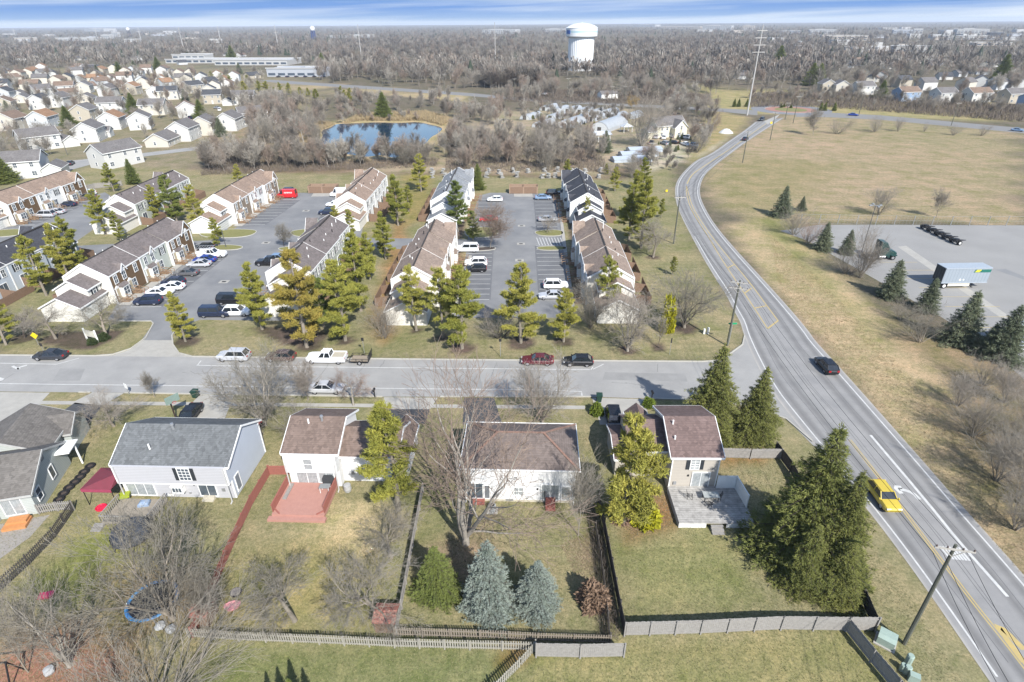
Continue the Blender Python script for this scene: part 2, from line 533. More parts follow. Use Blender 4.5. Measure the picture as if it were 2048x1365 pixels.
def sheet(name, px, m, z=0.012, world=False, kerb=None):
    mb = MB()
    P = px if world else GP(px)
    mb.add([(x, y, z) for x, y in P], [tuple(range(len(P)))])
    o = struct(name, mb, m)
    if kerb:
        kerb_line(P, name=kerb)
    return o


def offs(P, d, closed=False):
    o = []
    n = len(P)
    for i, p in enumerate(P):
        a, b = (P[i - 1], P[(i + 1) % n]) if closed else (P[max(i - 1, 0)], P[min(i + 1, n - 1)])
        dx, dy = b[0] - a[0], b[1] - a[1]
        L = math.hypot(dx, dy) or 1
        o.append((p[0] - dy / L * d, p[1] + dx / L * d))
    return o


def smooth(P, k=2, closed=False):
    for _ in range(k):
        Q = []
        n = len(P)
        rng = range(n) if closed else range(n - 1)
        if not closed:
            Q.append(P[0])
        for i in rng:
            a, b = P[i], P[(i + 1) % n]
            Q += [(a[0] * .75 + b[0] * .25, a[1] * .75 + b[1] * .25), (a[0] * .25 + b[0] * .75, a[1] * .25 + b[1] * .75)]
        if not closed:
            Q.append(P[-1])
        P = Q
    return P


def strip(mb, P, w, z, m=0, closed=False):
    a, b = offs(P, w / 2, closed), offs(P, -w / 2, closed)
    n = len(P)
    mb.add([(*q, z) for q in a] + [(*q, z) for q in b], [(i, n + i, n + (i + 1) % n, (i + 1) % n) for i in range(n if closed else n - 1)], m)


def kerb_line(P, w=0.18, h=0.13, name='kerb', closed=True, m=None):
    a, b = offs(P, w / 2, closed), offs(P, -w / 2, closed)
    n = len(P)
    mb = MB()
    for i in range(n if closed else n - 1):
        j = (i + 1) % n
        mb.add([(*a[i], h), (*b[i], h), (*b[j], h), (*a[j], h), (*a[i], 0), (*b[i], 0), (*b[j], 0), (*a[j], 0)], [(0, 1, 2, 3), (0, 3, 7, 4), (1, 5, 6, 2)])
    return struct(name, mb, m or KERB)


def resample(P, n):
    P = np.array(P)
    d = np.concatenate([[0], np.cumsum(np.hypot(*np.diff(P, axis=0).T))])
    t = np.linspace(0, d[-1], n)
    return np.stack([np.interp(t, d, P[:, 0]), np.interp(t, d, P[:, 1])], 1)


# main road: two surveyed edges, 26 lanes of tone across it
RE = GP([(2200, 1340), (2048, 1160), (1905, 1000), (1852, 938), (1677, 740), (1622, 680), (1611, 661), (1546, 585), (1469, 501), (1426, 449), (1403, 408), (1397, 386), (1400, 366), (1408, 350), (1420, 338), (1448, 316), (1493, 283), (1533, 257), (1566, 236)])
LE = GP([(2060, 1460), (1990, 1365), (1857, 1171), (1760, 1040), (1690, 955), (1600, 846), (1540, 770), (1494, 676), (1485, 643), (1472, 622), (1454, 585), (1420, 535), (1386, 474), (1368, 440), (1355, 409), (1352, 385), (1354, 366), (1368, 345), (1395, 320), (1423, 309), (1463, 280), (1493, 260), (1513, 244)])
RE, LE = smooth(RE), smooth(LE)
NR = 160
ra, la = resample(RE, NR), resample(LE, NR)
cen = (ra + la) / 2
hw = []
for i in range(NR):                                # re-pair the edges on the centreline's normals
    t_ = cen[min(i + 1, NR - 1)] - cen[max(i - 1, 0)]
    nrm = np.array([-t_[1], t_[0]]) / np.hypot(*t_)
    hw.append((abs((la[i] - cen[i]) @ nrm), abs((ra[i] - cen[i]) @ nrm)))
K = 30
cols, vv = [], []
for i in range(NR):
    for j in range(K + 1):
        s = j / K
        e = -0.045 + s * 1.09
        vv.append((*(la[i] * (1 - e) + ra[i] * e), 0.02))
        base = np.array((0.235, 0.232, 0.225))
        tr = max(math.exp(-((s - c_) / 0.042) ** 2) for c_ in (0.14, 0.30, 0.70, 0.86))
        base = base * (1 - 0.36 * tr)
        edge = max(0, 1 - min(s, 1 - s) / 0.035)
        base = base * (1 - edge) + np.array((0.33, 0.315, 0.285)) * edge
        cols.append(base)
fq = np.array([(i * (K + 1) + j, i * (K + 1) + j + 1, (i + 1) * (K + 1) + j + 1, (i + 1) * (K + 1) + j) for i in range(NR - 1) for j in range(K)])
tag(ob('main_road', np_mesh('main_road', np.array(vv), fq, [road_mat()], col=np.array(cols))), kind='structure')
STREET = [(-160, 708), (0, 711), (190, 713), (345, 714), (900, 720), (1405, 724), (1438, 722), (1463, 706), (1485, 690), (1489, 672), (1540, 760), (1600, 846), (1640, 905), (1572, 838), (1500, 812), (1405, 801), (1275, 797), (1177, 794), (765, 794), (570, 791), (150, 785), (-160, 782)]
sheet('side_street', STREET, ASPH, 0.012)
lines = MB()
mk = lambda pts, w=0.13, m=0, z=0.028: strip(lines, smooth(GP(pts), 1), w, z, m)
mk([(-120, 724), (0, 727), (113, 729)], z=0.016)
mk([(113, 729), (158, 717)], z=0.016)
mk([(395, 731), (402, 722)], z=0.016)
mk([(393, 731), (480, 733), (900, 737), (1180, 740)], z=0.016)
mk([(1182, 740), (1186, 734)], z=0.016)
mk([(1186, 739), (1207, 729)], z=0.016)
mk([(-120, 765), (0, 768), (460, 773), (900, 779), (1163, 781), (1164, 792)], z=0.016)
mk([(25, 733), (40, 740), (35, 736), (54, 731)], 0.35, z=0.016)
mk([(-5, 756), (10, 760), (-10, 762)], 0.35, z=0.016)
strip(lines, offs(list(map(tuple, ra)), 0.42)[2:-2], 0.17, 0.028)
li = offs(list(map(tuple, la)), -0.42)
strip(lines, li[2:58], 0.17, 0.028)
strip(lines, li[74:-3], 0.17, 0.028)
YC = [(2100, 1400), (2048, 1334), (2009, 1283), (1953, 1214), (1886, 1126), (1809, 1024), (1762, 960), (1699, 880)]
P = smooth(GP(YC), 1)
for d_ in (-0.13, 0.13):
    strip(lines, offs(P, d_), 0.12, 0.028, 1)
mk([(2048, 1300), (2010, 1262), (1990, 1248), (2048, 1326)], 0.5, 1, 0.026)
L1 = [(1373, 372), (1372, 385), (1380, 415), (1398, 446), (1417, 474), (1438, 511), (1469, 558), (1509, 617), (1535, 658)]
R1 = [(1373, 372), (1376, 385), (1385, 415), (1404, 446), (1424, 474), (1450, 507), (1500, 566), (1532, 610), (1556, 642)]
mk(L1, 0.18, 1)
mk(R1, 0.18, 1)
for a_, b_ in (((1535, 658), (1556, 642)), ((1509, 617), (1534, 612)), ((1489, 587), (1503, 577)), ((1454, 537), (1468, 530))):
    mk([a_, b_], 0.28, 1)
mk([(1374, 368), (1381, 354), (1391, 344), (1411, 331), (1466, 295), (1533, 247)], 0.3, 1)
mk([(1741, 871), (1852, 1002), (1921, 1088), (2015, 1194)], 0.3)
mk([(1839, 1000), (1825, 986), (1806, 980), (1797, 979)], 0.42)
mk([(1803, 988), (1789, 974), (1803, 976)], 0.5)
for i in range(7):
    x0 = 1879 + i * 6.4
    mk([(x0, 1093 + i * .4), (x0 + 22, 1119 + i * 0.6)], 0.2)
struct('road_markings', lines, [PAINTW, PAINTY])
tar = MB()
for s_ in (0.22, 0.47, 0.5, 0.76):
    Pm = [tuple(la[i] * (1 - s_) + ra[i] * s_ + 0.12 * math.sin(i * .7 + s_ * 30)) for i in range(2, NR - 40)]
    strip(tar, Pm, 0.05, 0.024)
rs_ = random.Random(3)
for i in range(26):
    x, y = rs_.uniform(-75, 40), rs_.uniform(67, 73.5)
    Pm = [(x + k_ * rs_.uniform(.5, 1.2) * (0.15 if i % 2 else 1), y + k_ * rs_.uniform(-.25, .25) + (k_ * .7 if i % 2 else 0)) for k_ in range(6)]
    if i % 2:
        Pm = [(a, b) for a, b in Pm if b < 73.8]
    if len(Pm) > 2:
        strip(tar, Pm, 0.045, 0.0145)
for p_ in ([(430, 745), (560, 747), (558, 762), (425, 760)], [(900, 752), (960, 752), (966, 777), (902, 776)], [(1210, 745), (1370, 748), (1375, 764), (1205, 760)], [(120, 738), (170, 738), (160, 762), (105, 762)], [(690, 742), (705, 742), (712, 792), (694, 791)]):
    sheet('asphalt_patch', p_, mat('patched asphalt', (0.2, 0.198, 0.192), 0.9, (0.265, 0.262, 0.252), 0.5, 8, coord='Position'), 0.0135)
for p_ in ([(1600, 700), (1622, 715), (1640, 750), (1615, 738)], [(1770, 900), (1800, 930), (1815, 955), (1785, 925)], [(1440, 560), (1462, 590), (1455, 592), (1432, 560)]):
    sheet('asphalt_patch', p_, mat('dark road patch', (0.17, 0.168, 0.165), 0.9, (0.21, 0.208, 0.2), 0.6, 8, coord='Position'), 0.0225)
struct('tar_seams', tar, mat('tar seal', (0.1, 0.1, 0.1), 0.8))
# kerb, driveways and pavements along the side street
kerb_line(GP([(-160, 708), (0, 711), (190, 712.5), (225, 710), (262, 698), (292, 676), (307, 648), (302, 643), (225, 643)]), closed=False)
kerb_line(GP([(352, 660), (344, 672), (346, 690), (358, 707), (385, 714), (900, 720), (1405, 724), (1438, 722), (1463, 706), (1485, 690), (1489, 672)]), closed=False)
sheet('entrance_drive', [(190, 713), (225, 711), (262, 699), (283, 681), (347, 681), (347, 692), (358, 708), (386, 714.5)], CONC, 0.016)
for P_ in ([(-160, 781.8), (-20, 783.5)], [(158, 785.2), (182, 785.4)], [(250, 786.5), (395, 789)], [(470, 790.2), (765, 794.2)], [(880, 794.3), (925, 794.4)], [(990, 794.4), (1182, 794.4)], [(1290, 797.6), (1405, 801.2), (1500, 812.5), (1572, 838.5), (1625, 884)]):
    kerb_line(GP(P_), closed=False)
CON2 = [('pavement', [(-160, 800), (1170, 812), (1170, 819), (-160, 807)], CONC), ('driveway', [(-60, 784), (100, 786), (30, 860), (-120, 850)], CONC),
        ('driveway', [(185, 785.5), (248, 787), (205, 812), (140, 808)], CONC), ('driveway', [(150, 806), (205, 812), (158, 870), (60, 868)], DARKA),
        ('driveway', [(400, 789), (468, 791), (445, 850), (345, 850)], CONC),
        ('driveway', [(768, 795), (876, 796), (860, 819), (762, 819)], CONC), ('driveway', [(764, 819), (860, 819), (850, 848), (765, 848)], DARKA),
        ('driveway', [(928, 796), (988, 796), (1005, 850), (925, 850)], DARKA),
        ('driveway', [(1184, 796), (1290, 799), (1300, 850), (1200, 850)], CONC)]
for n_, p_, m_ in CON2:
    sheet(n_, p_, m_, 0.016 if m_ is CONC and n_ == 'pavement' else 0.021)
# the car parks of the townhouse estate, one asphalt sheet each
sheet('parking_lot', [(235, 607), (215, 640), (302, 643), (306, 648), (283, 681), (347, 681), (344, 660), (400, 640), (560, 642), (600, 600), (720, 480), (735, 420), (748, 386), (700, 386), (600, 386), (560, 396), (478, 452), (394, 502), (330, 548)], LOTA, 0.008)
sheet('parking_lot', [(912, 636), (1145, 636), (1140, 600), (1127, 480), (1112, 392), (1060, 386), (980, 386), (957, 392), (938, 460), (925, 560)], LOTA, 0.008)
sheet('parking_lot', [(-160, 640), (-100, 470), (0, 446), (60, 430), (150, 402), (210, 385), (236, 402), (215, 440), (150, 485), (60, 520), (0, 560)], LOTA, 0.008)
sheet('estate_lane', [(-60, 506), (0, 502), (120, 494), (250, 487), (400, 482), (520, 478), (640, 476), (900, 478), (945, 480), (945, 497), (640, 500), (530, 496), (400, 499), (250, 506), (120, 515), (0, 525), (-60, 530)], LOTA, 0.011)
st = MB()
LOTD = mat('bay asphalt', (0.105, 0.108, 0.114), 0.9, (0.15, 0.152, 0.155), 0.25, 9, 0.4, coord='Position')


def stalls(a, b, n, dx, w=0.11):
    A, B = G(*a), G(*b)
    sheet('parking_bays', [A, (A[0] + dx * 1.05, A[1]), (B[0] + dx * 1.05, B[1]), B], LOTD, 0.0125, True)
    for i in range(n + 1):
        t_ = i / n
        x, y = A[0] + (B[0] - A[0]) * t_, A[1] + (B[1] - A[1]) * t_
        st.box(min(x, x + dx), y - w / 2, 0.0, max(x, x + dx), y + w / 2, 0.016)


stalls((1138, 600), (1118, 492), 12, -5.2)
stalls((1116, 462), (1104, 398), 9, -5.0)
stalls((921, 600), (938, 500), 11, 5.2)
stalls((945, 460), (958, 400), 8, 5.0)
stalls((262, 614), (404, 512), 9, 5.4)
stalls((487, 450), (562, 400), 9, 5.4)
stalls((560, 620), (640, 520), 7, -5.2)
stalls((672, 452), (700, 400), 8, -5.2)
stalls((28, 450), (150, 404), 8, 5.2)
struct('parking_markings', st, PAINTW)


def island(px, m=None, name='planted_island'):
    P_ = smooth(GP(px), 2, True)
    mb_ = MB()
    mb_.add([(x, y, 0.1) for x, y in P_], [tuple(range(len(P_)))])
    struct(name, mb_, m or ISLE)
    kerb_line(P_)


ISLE = mat('island grass', (0.2, 0.185, 0.075), 0.95, (0.14, 0.145, 0.05), 1.5, 6, coord='Position')
MUL = mat('bark mulch', MULCH, 0.95, (0.05, 0.04, 0.035), 3, 6, coord='Position')
island([(400, 462), (450, 459), (505, 460), (516, 464), (500, 473), (460, 477), (400, 475)])
island([(440, 490), (480, 492), (488, 496), (470, 501), (430, 501), (425, 495)])
island([(585, 462), (625, 458), (625, 476), (592, 474), (580, 468)])
island([(553, 497), (590, 493), (600, 498), (565, 503)])
island([(930, 456), (985, 455), (1001, 464), (985, 476), (930, 476)])
island([(935, 497), (990, 494), (992, 500), (960, 503), (925, 503)], MUL)
island([(1067, 462), (1125, 460), (1128, 473), (1075, 473)])
island([(1071, 494), (1132, 493), (1134, 501), (1078, 502)])
island([(-40, 466), (30, 458), (58, 462), (55, 468), (20, 474), (-60, 478)])
hat = MB()
for i in range(9):
    a_, b_ = G(1073 + i * 6, 476), G(1079 + i * 6, 491)
    hat.bar((*a_, 0.018), (*b_, 0.018), 0.15, 0.01)
struct('hatched_bay_markings', hat, PAINTW)
for n_, p_ in [('walkway', [(912, 603), (938, 512), (944, 512), (921, 603), (912, 640), (902, 640)]), ('walkway', [(1134, 563), (1115, 400), (1120, 400), (1142, 563), (1150, 620), (1142, 620)]),
               ('walkway', [(237, 612), (392, 502), (402, 503), (260, 612)]), ('walkway', [(466, 454), (552, 396), (561, 397), (484, 454)]), ('walkway', [(10, 455), (140, 404), (150, 405), (28, 454)]),
               ('bin_store_slab', [(622, 394), (662, 393), (662, 385), (628, 385)]), ('bin_store_slab', [(1028, 394), (1066, 394), (1064, 386), (1028, 386)])]:
    sheet(n_, p_, CONC, 0.10 if n_ == 'walkway' else 0.02)
DRAIN = mat('drain grate', (0.03, 0.03, 0.03), 0.6)
for c_ in [(1039, 521), (1042, 488), (1043, 452), (448, 564), (612, 422), (532, 486)]:
    mb_ = MB()
    x, y = G(*c_)
    mb_.box(x - 0.9, y - 0.7, 0, x + 0.9, y + 0.7, 0.02, 0)
    mb_.box(x - 0.4, y - 0.28, 0.02, x + 0.4, y + 0.28, 0.03, 1)
    struct('storm_drain', mb_, [CONC, DRAIN])
# truck yard to the right
sheet('truck_yard', [(1560, 462), (1640, 450), (2300, 452), (2400, 900), (2060, 770), (1960, 680), (1840, 610), (1700, 530), (1610, 480)], TRUCKA, 0.012)
sheet('concrete_strip', [(1795, 494), (1812, 492), (2070, 668), (2048, 668)], CONC, 0.018)
yl = MB()
for i in range(9):
    y_ = 522 + i * 15.5 + i * i * 0.45
    mk2 = GP([(1760 + i * 26, y_ + 3), (1835 + i * 33, y_ + 3)])
    strip(yl, mk2, 0.12, 0.02)
struct('truck_bay_markings', yl, PAINTY)
sheet('dark_patch', [(1990, 540), (2048, 560), (2100, 590), (2100, 575), (2010, 538)], LOTA, 0.018)
FARA = mat('far road asphalt', (0.21, 0.205, 0.195), 0.9, coord='Position')
# far road with the roundabout
sheet('far_road', [(520, 162), (540, 160), (800, 177), (945, 187), (1060, 198), (1250, 208), (1420, 216), (1515, 221), (1515, 231), (1420, 222), (1250, 213), (1060, 203), (945, 193), (800, 183), (560, 167)], FARA, 0.012)
sheet('far_road', [(1600, 224), (1660, 226), (1760, 231), (2060, 258), (2200, 268), (2200, 280), (2060, 268), (1760, 240), (1660, 235), (1590, 234)], FARA, 0.012)
RC = (157.0, 344.0)
circ = lambda r, n=48, sy=1.0: [(RC[0] + r * math.cos(t), RC[1] + r * sy * math.sin(t)) for t in (2 * math.pi * i / n for i in range(n))]
sheet('roundabout', circ(21), mat('roundabout asphalt', (0.16, 0.165, 0.175), 0.9, (0.2, 0.2, 0.205), 0.3, 5, coord='Position'), 0.032, True)
sheet('apron_ring', circ(13.5), mat('red paving', (0.32, 0.17, 0.13), 0.9, (0.27, 0.15, 0.12), 1, 5, coord='Position'), 0.036, True)
kerb_line(circ(13.6))
sheet('roundabout_lawn', circ(8.5), ISLE, 0.05, True)
sheet('splitter_island', [(1528, 243), (1560, 229), (1552, 238), (1535, 250)], CONC, 0.06)
sheet('suburb_street', [(60, 352), (140, 322), (240, 312), (470, 285), (470, 291), (300, 312), (180, 330), (100, 352)], ASPH, 0.012)
sheet('suburb_street', [(395, 265), (470, 250), (560, 232), (560, 237), (480, 258), (400, 273)], ASPH, 0.016)
# pond
WATER = mat('pond water', (0.008, 0.03, 0.075), 0.03, (0.008, 0.02, 0.04), 0.05, 3, spec=0.15)
pond = MB()
P = smooth(GP([(628, 288), (648, 274), (640, 262), (662, 255), (672, 248), (720, 247), (752, 245), (800, 247), (835, 244), (862, 250), (888, 256), (876, 268), (862, 274), (850, 290), (826, 294), (812, 306), (790, 318), (764, 309), (730, 316), (700, 308), (672, 312), (650, 300)]), 2, True)
pond.add([(x, y, 0.015) for x, y in P], [tuple(range(len(P)))])
struct('pond', pond, WATER)
# ------------------------------------------------------------------ trees: trunk and crown meshes shared by the placed trees
def leaf_mat(name, c, c2, jit=0.35, scale=1.2):
    m = mat(name, c, 0.85, c2, scale, 3, 0.5, spec=0.15, jit=jit)
    return m


BARK = mat('grey bark', (0.25, 0.22, 0.175), 0.95, (0.165, 0.145, 0.118), 4, 4, jit=0.3)
BARKP = mat('pale bark', (0.30, 0.275, 0.235), 0.95, (0.2, 0.18, 0.155), 4, 4, jit=0.2)
BARKD = mat('dark bark', (0.085, 0.07, 0.06), 0.95, (0.05, 0.042, 0.036), 4, 4, jit=0.2)
TWIG = mat('bare twigs', (0.29, 0.26, 0.215), 0.95, (0.21, 0.188, 0.155), 0.6, 3, jit=0.45)
TWIGP = mat('pale twigs', (0.30, 0.27, 0.22), 0.95, (0.22, 0.195, 0.16), 0.6, 3, jit=0.3)
TWIGR = mat('budding reddish twigs', (0.29, 0.215, 0.17), 0.95, (0.23, 0.175, 0.14), 0.6, 3, jit=0.25)
TWIGY = mat('yellow willow twigs', (0.33, 0.22, 0.05), 0.95, (0.24, 0.17, 0.06), 0.6, 3, jit=0.2)
PINE = leaf_mat('yellow green pine needles', (0.31, 0.29, 0.055), (0.165, 0.18, 0.04), 0.35, 0.9)
PINEO = leaf_mat('rusty pine needles', (0.31, 0.225, 0.05), (0.20, 0.19, 0.045), 0.1, 0.7)
PINEG = leaf_mat('green pine needles', (0.17, 0.195, 0.045), (0.10, 0.13, 0.035), 0.3, 0.6)
SPRUCE = leaf_mat('dark green spruce needles', (0.20, 0.205, 0.058), (0.125, 0.14, 0.042), 0.25)
SPRUCEY = leaf_mat('fresh green spruce needles', (0.18, 0.205, 0.055), (0.115, 0.145, 0.04), 0.2)
SPRUCEB = leaf_mat('blue spruce needles', (0.265, 0.30, 0.265), (0.17, 0.205, 0.165), 0.2)
SPRUCEM = leaf_mat('grey green spruce needles', (0.185, 0.21, 0.13), (0.12, 0.14, 0.085), 0.35)
HEDGE = leaf_mat('clipped shrub leaves', (0.15, 0.19, 0.025), (0.09, 0.125, 0.02), 0.3, 3)
HEDGED = leaf_mat('dark shrub leaves', (0.06, 0.08, 0.03), (0.04, 0.055, 0.022), 0.3, 3)
FORSY = leaf_mat('yellow spring leaves', (0.36, 0.33, 0.02), (0.24, 0.24, 0.02), 0.2, 2)
BROWNL = leaf_mat('dry brown leaves', (0.25, 0.165, 0.115), (0.16, 0.105, 0.075), 0.25, 3)


class TB:
    """triangle/quad soup grown branch by branch"""
    def __init__(s, seed):
        s.r = random.Random(seed)
        s.seg = []          # tubes: (p0, p1, r0, r1)
        s.tri = []

    def grow(s, p, d, L, rad, lev, maxlev, spread, up, nseg, kids, wob, curve=0.0):
        r = s.r
        for i in range(nseg[lev]):
            t0, t1 = 1 - i / nseg[lev] * 0.6, 1 - (i + 1) / nseg[lev] * 0.6
            d = (d + Vector((r.gauss(0, wob), r.gauss(0, wob), r.gauss(0, wob) + up[lev]))).normalized()
            q = p + d * (L / nseg[lev])
            s.seg.append((p, q, rad * t0, rad * t1, lev))
            if lev < maxlev and (i >= 1 or lev > 0 or nseg[0] == 1):
                n = kids[lev]
                n = int(n) + (r.random() < n - int(n))
                for _ in range(n):
                    u = Vector((r.gauss(0, 1), r.gauss(0, 1), r.gauss(0, 1)))
                    u = (u - d * u.dot(d)).normalized()
                    a = spread[lev] * r.uniform(0.65, 1.3)
                    dd = (d * math.cos(a) + u * math.sin(a)).normalized()
                    pp = p + (q - p) * r.uniform(0.15, 1)
                    s.grow(pp, dd, L * r.uniform(0.45, 0.72), rad * t1 * r.uniform(0.42, 0.6), lev + 1, maxlev, spread, up, nseg, kids, wob * 1.15)
            p = q
        if lev < maxlev:
            for _ in range(2):
                u = Vector((r.gauss(0, 1), r.gauss(0, 1), r.gauss(0, 1)))
                u = (u - d * u.dot(d)).normalized()
                a = spread[lev] * 0.6
                s.grow(p, (d * math.cos(a) + u * math.sin(a)).normalized(), L * r.uniform(0.5, 0.7), rad * 0.38, lev + 1, maxlev, spread, up, nseg, kids, wob * 1.15)

    def arrays(s, H=10.0, rmin=0.03):
        P0, P1 = np.array([a[0] for a in s.seg]), np.array([a[1] for a in s.seg])
        k_ = H / max(P1[:, 2].max(), .1)
        rr = np.maximum(np.array([[a[2], a[3]] for a in s.seg]) * k_, rmin)
        a, b = P0 * k_, P1 * k_
        d = b - a
        d /= np.linalg.norm(d, axis=1, keepdims=True) + 1e-9
        u = np.cross(d, [0.31, 0.2, 0.93])
        u /= np.linalg.norm(u, axis=1, keepdims=True) + 1e-9
        v = np.cross(d, u)
        ang = np.arange(3) * 2 * np.pi / 3
        ring = u[:, None] * np.cos(ang)[None, :, None] + v[:, None] * np.sin(ang)[None, :, None]
        V = np.concatenate([a[:, None] + ring * rr[:, 0, None, None], b[:, None] + ring * rr[:, 1, None, None]], 1).reshape(-1, 3)
        i = np.arange(3)
        f = np.stack([i, (i + 1) % 3, 3 + (i + 1) % 3, 3 + i], 1)
        return V, (f[None] + (np.arange(len(a)) * 6)[:, None, None]).reshape(-1, 4)

    def meshes(s, name, bark, twig, H=10.0, thick=3, rmin=0.007, fit=True):
        P0 = np.array([a for a, *_ in s.seg])
        P1 = np.array([a[1] for a in s.seg])
        rr = np.array([[a[2], a[3]] for a in s.seg])
        lev = np.array([a[4] for a in s.seg])
        k_ = H / max(P1[:, 2].max(), 0.1) if fit else 1
        P0, P1, rr = P0 * k_, P1 * k_, np.maximum(rr * k_, rmin)
        out = []
        for sel, ns, m, nm in ((lev < thick, 6, bark, 'trunk'), (lev >= thick, 3, twig, 'crown')):
            if not sel.any():
                out.append(None)
                continue
            a, b, q = P0[sel], P1[sel], rr[sel]
            d = b - a
            d /= np.linalg.norm(d, axis=1, keepdims=True) + 1e-9
            u = np.cross(d, [0.31, 0.2, 0.93])
            u /= np.linalg.norm(u, axis=1, keepdims=True) + 1e-9
            v = np.cross(d, u)
            n = len(a)
            ang = np.arange(ns) * 2 * np.pi / ns
            ring = u[:, None] * np.cos(ang)[None, :, None] + v[:, None] * np.sin(ang)[None, :, None]
            V = np.concatenate([a[:, None] + ring * q[:, 0, None, None], b[:, None] + ring * q[:, 1, None, None]], 1).reshape(-1, 3)
            i = np.arange(ns)
            f = np.stack([i, (i + 1) % ns, ns + (i + 1) % ns, ns + i], 1)
            F = (f[None] + (np.arange(n) * 2 * ns)[:, None, None]).reshape(-1, 4)
            out.append(np_mesh(nm, V, F, [m]))
        return out


def soup(name, T, m):
    """T: n x 3 x 3 triangles"""
    T = np.asarray(T, float)
    return np_mesh(name, T.reshape(-1, 3), np.arange(len(T) * 3).reshape(-1, 3), [m])


def blades(rng, c, d, n, L, w, spread):
    """n needle-spray triangles round each of the points c, pointing roughly along d"""
    c = np.repeat(np.asarray(c, float), n, 0)
    d = np.repeat(np.asarray(d, float), n, 0)
    k_ = len(c)
    q = d + rng.normal(0, spread, (k_, 3))
    q /= np.linalg.norm(q, axis=1, keepdims=True) + 1e-9
    s = np.cross(q, rng.normal(0, 1, (k_, 3)))
    s /= np.linalg.norm(s, axis=1, keepdims=True) + 1e-9
    l_ = (L * rng.uniform(0.6, 1.25, k_))[:, None]
    ww = (w * rng.uniform(0.7, 1.3, k_))[:, None]
    b = c + rng.normal(0, L * 0.25, (k_, 3))
    return np.stack([b - s * ww, b + s * ww, b + q * l_], 1)


def pine(seed, H=10.0, m=None, bare=0.16, wide=0.27, dens=1.0):
    """open layered white pine: whorls of upswept limbs, each carrying flat pads of needles"""
    r = random.Random(seed)
    g = np.random.RandomState(seed)
    tr, C, D = MB(), [], []
    lean = (r.uniform(-.03, .03), r.uniform(-.03, .03))
    ax = lambda z: Vector((lean[0] * z + 0.1 * math.sin(z * 0.7 + seed), lean[1] * z, z))
    tr.tube([ax(H * k_ / 7) for k_ in range(8)], [0.2 * (1 - k_ / 7.6) + 0.02 for k_ in range(8)], 7)
    z = H * bare
    while z < H * 0.985:
        t = (z / H - bare) / (1 - bare)
        prof = (min(1, 0.55 + t * 2.2) if t < 0.25 else 1.0) * (1 - max(0, t - 0.12) / 0.93) ** 0.8
        for k_ in range(r.choice((3, 4, 5))):
            a = r.uniform(0, 6.28)
            L = H * wide * prof * r.uniform(0.55, 1.22) + 0.25
            rise = r.uniform(0.02, 0.35) + t * 0.5
            p0 = ax(z + r.uniform(-.15, .15))
            dr = Vector((math.cos(a), math.sin(a), rise * 0.6)).normalized()
            tip = p0 + dr * L + Vector((0, 0, rise * L * 0.25))
            tr.tube([p0, p0 + dr * L * 0.5, tip], [0.05 * (1 - t) + 0.02, 0.03, 0.012], 3, cap=False)
            n = max(2, int(L / 0.27 * dens))
            for i in range(n):
                s = 0.28 + 0.72 * (i + r.random()) / n
                for sd_ in (-1, 0, 1):
                    off = Vector((-dr.y, dr.x, 0)) * sd_ * r.uniform(0.12, 0.34) * L * (1.1 - s * 0.75)
                    q = p0 + (tip - p0) * s + off + Vector((0, 0, r.uniform(-0.05, 0.12)))
                    C.append(q)
                    D.append((dr * 0.6 + off * 0.3 + Vector((0, 0, 0.55))))
        z += H * r.uniform(0.045, 0.085) * (1.15 - 0.45 * t)
    C.append(ax(H))
    D.append((0, 0, 1))
    T = blades(g, C, D, 22, 0.34, 0.036, 0.75)
    return tr.mesh('trunk', BARK), soup('crown', T, m or PINE)


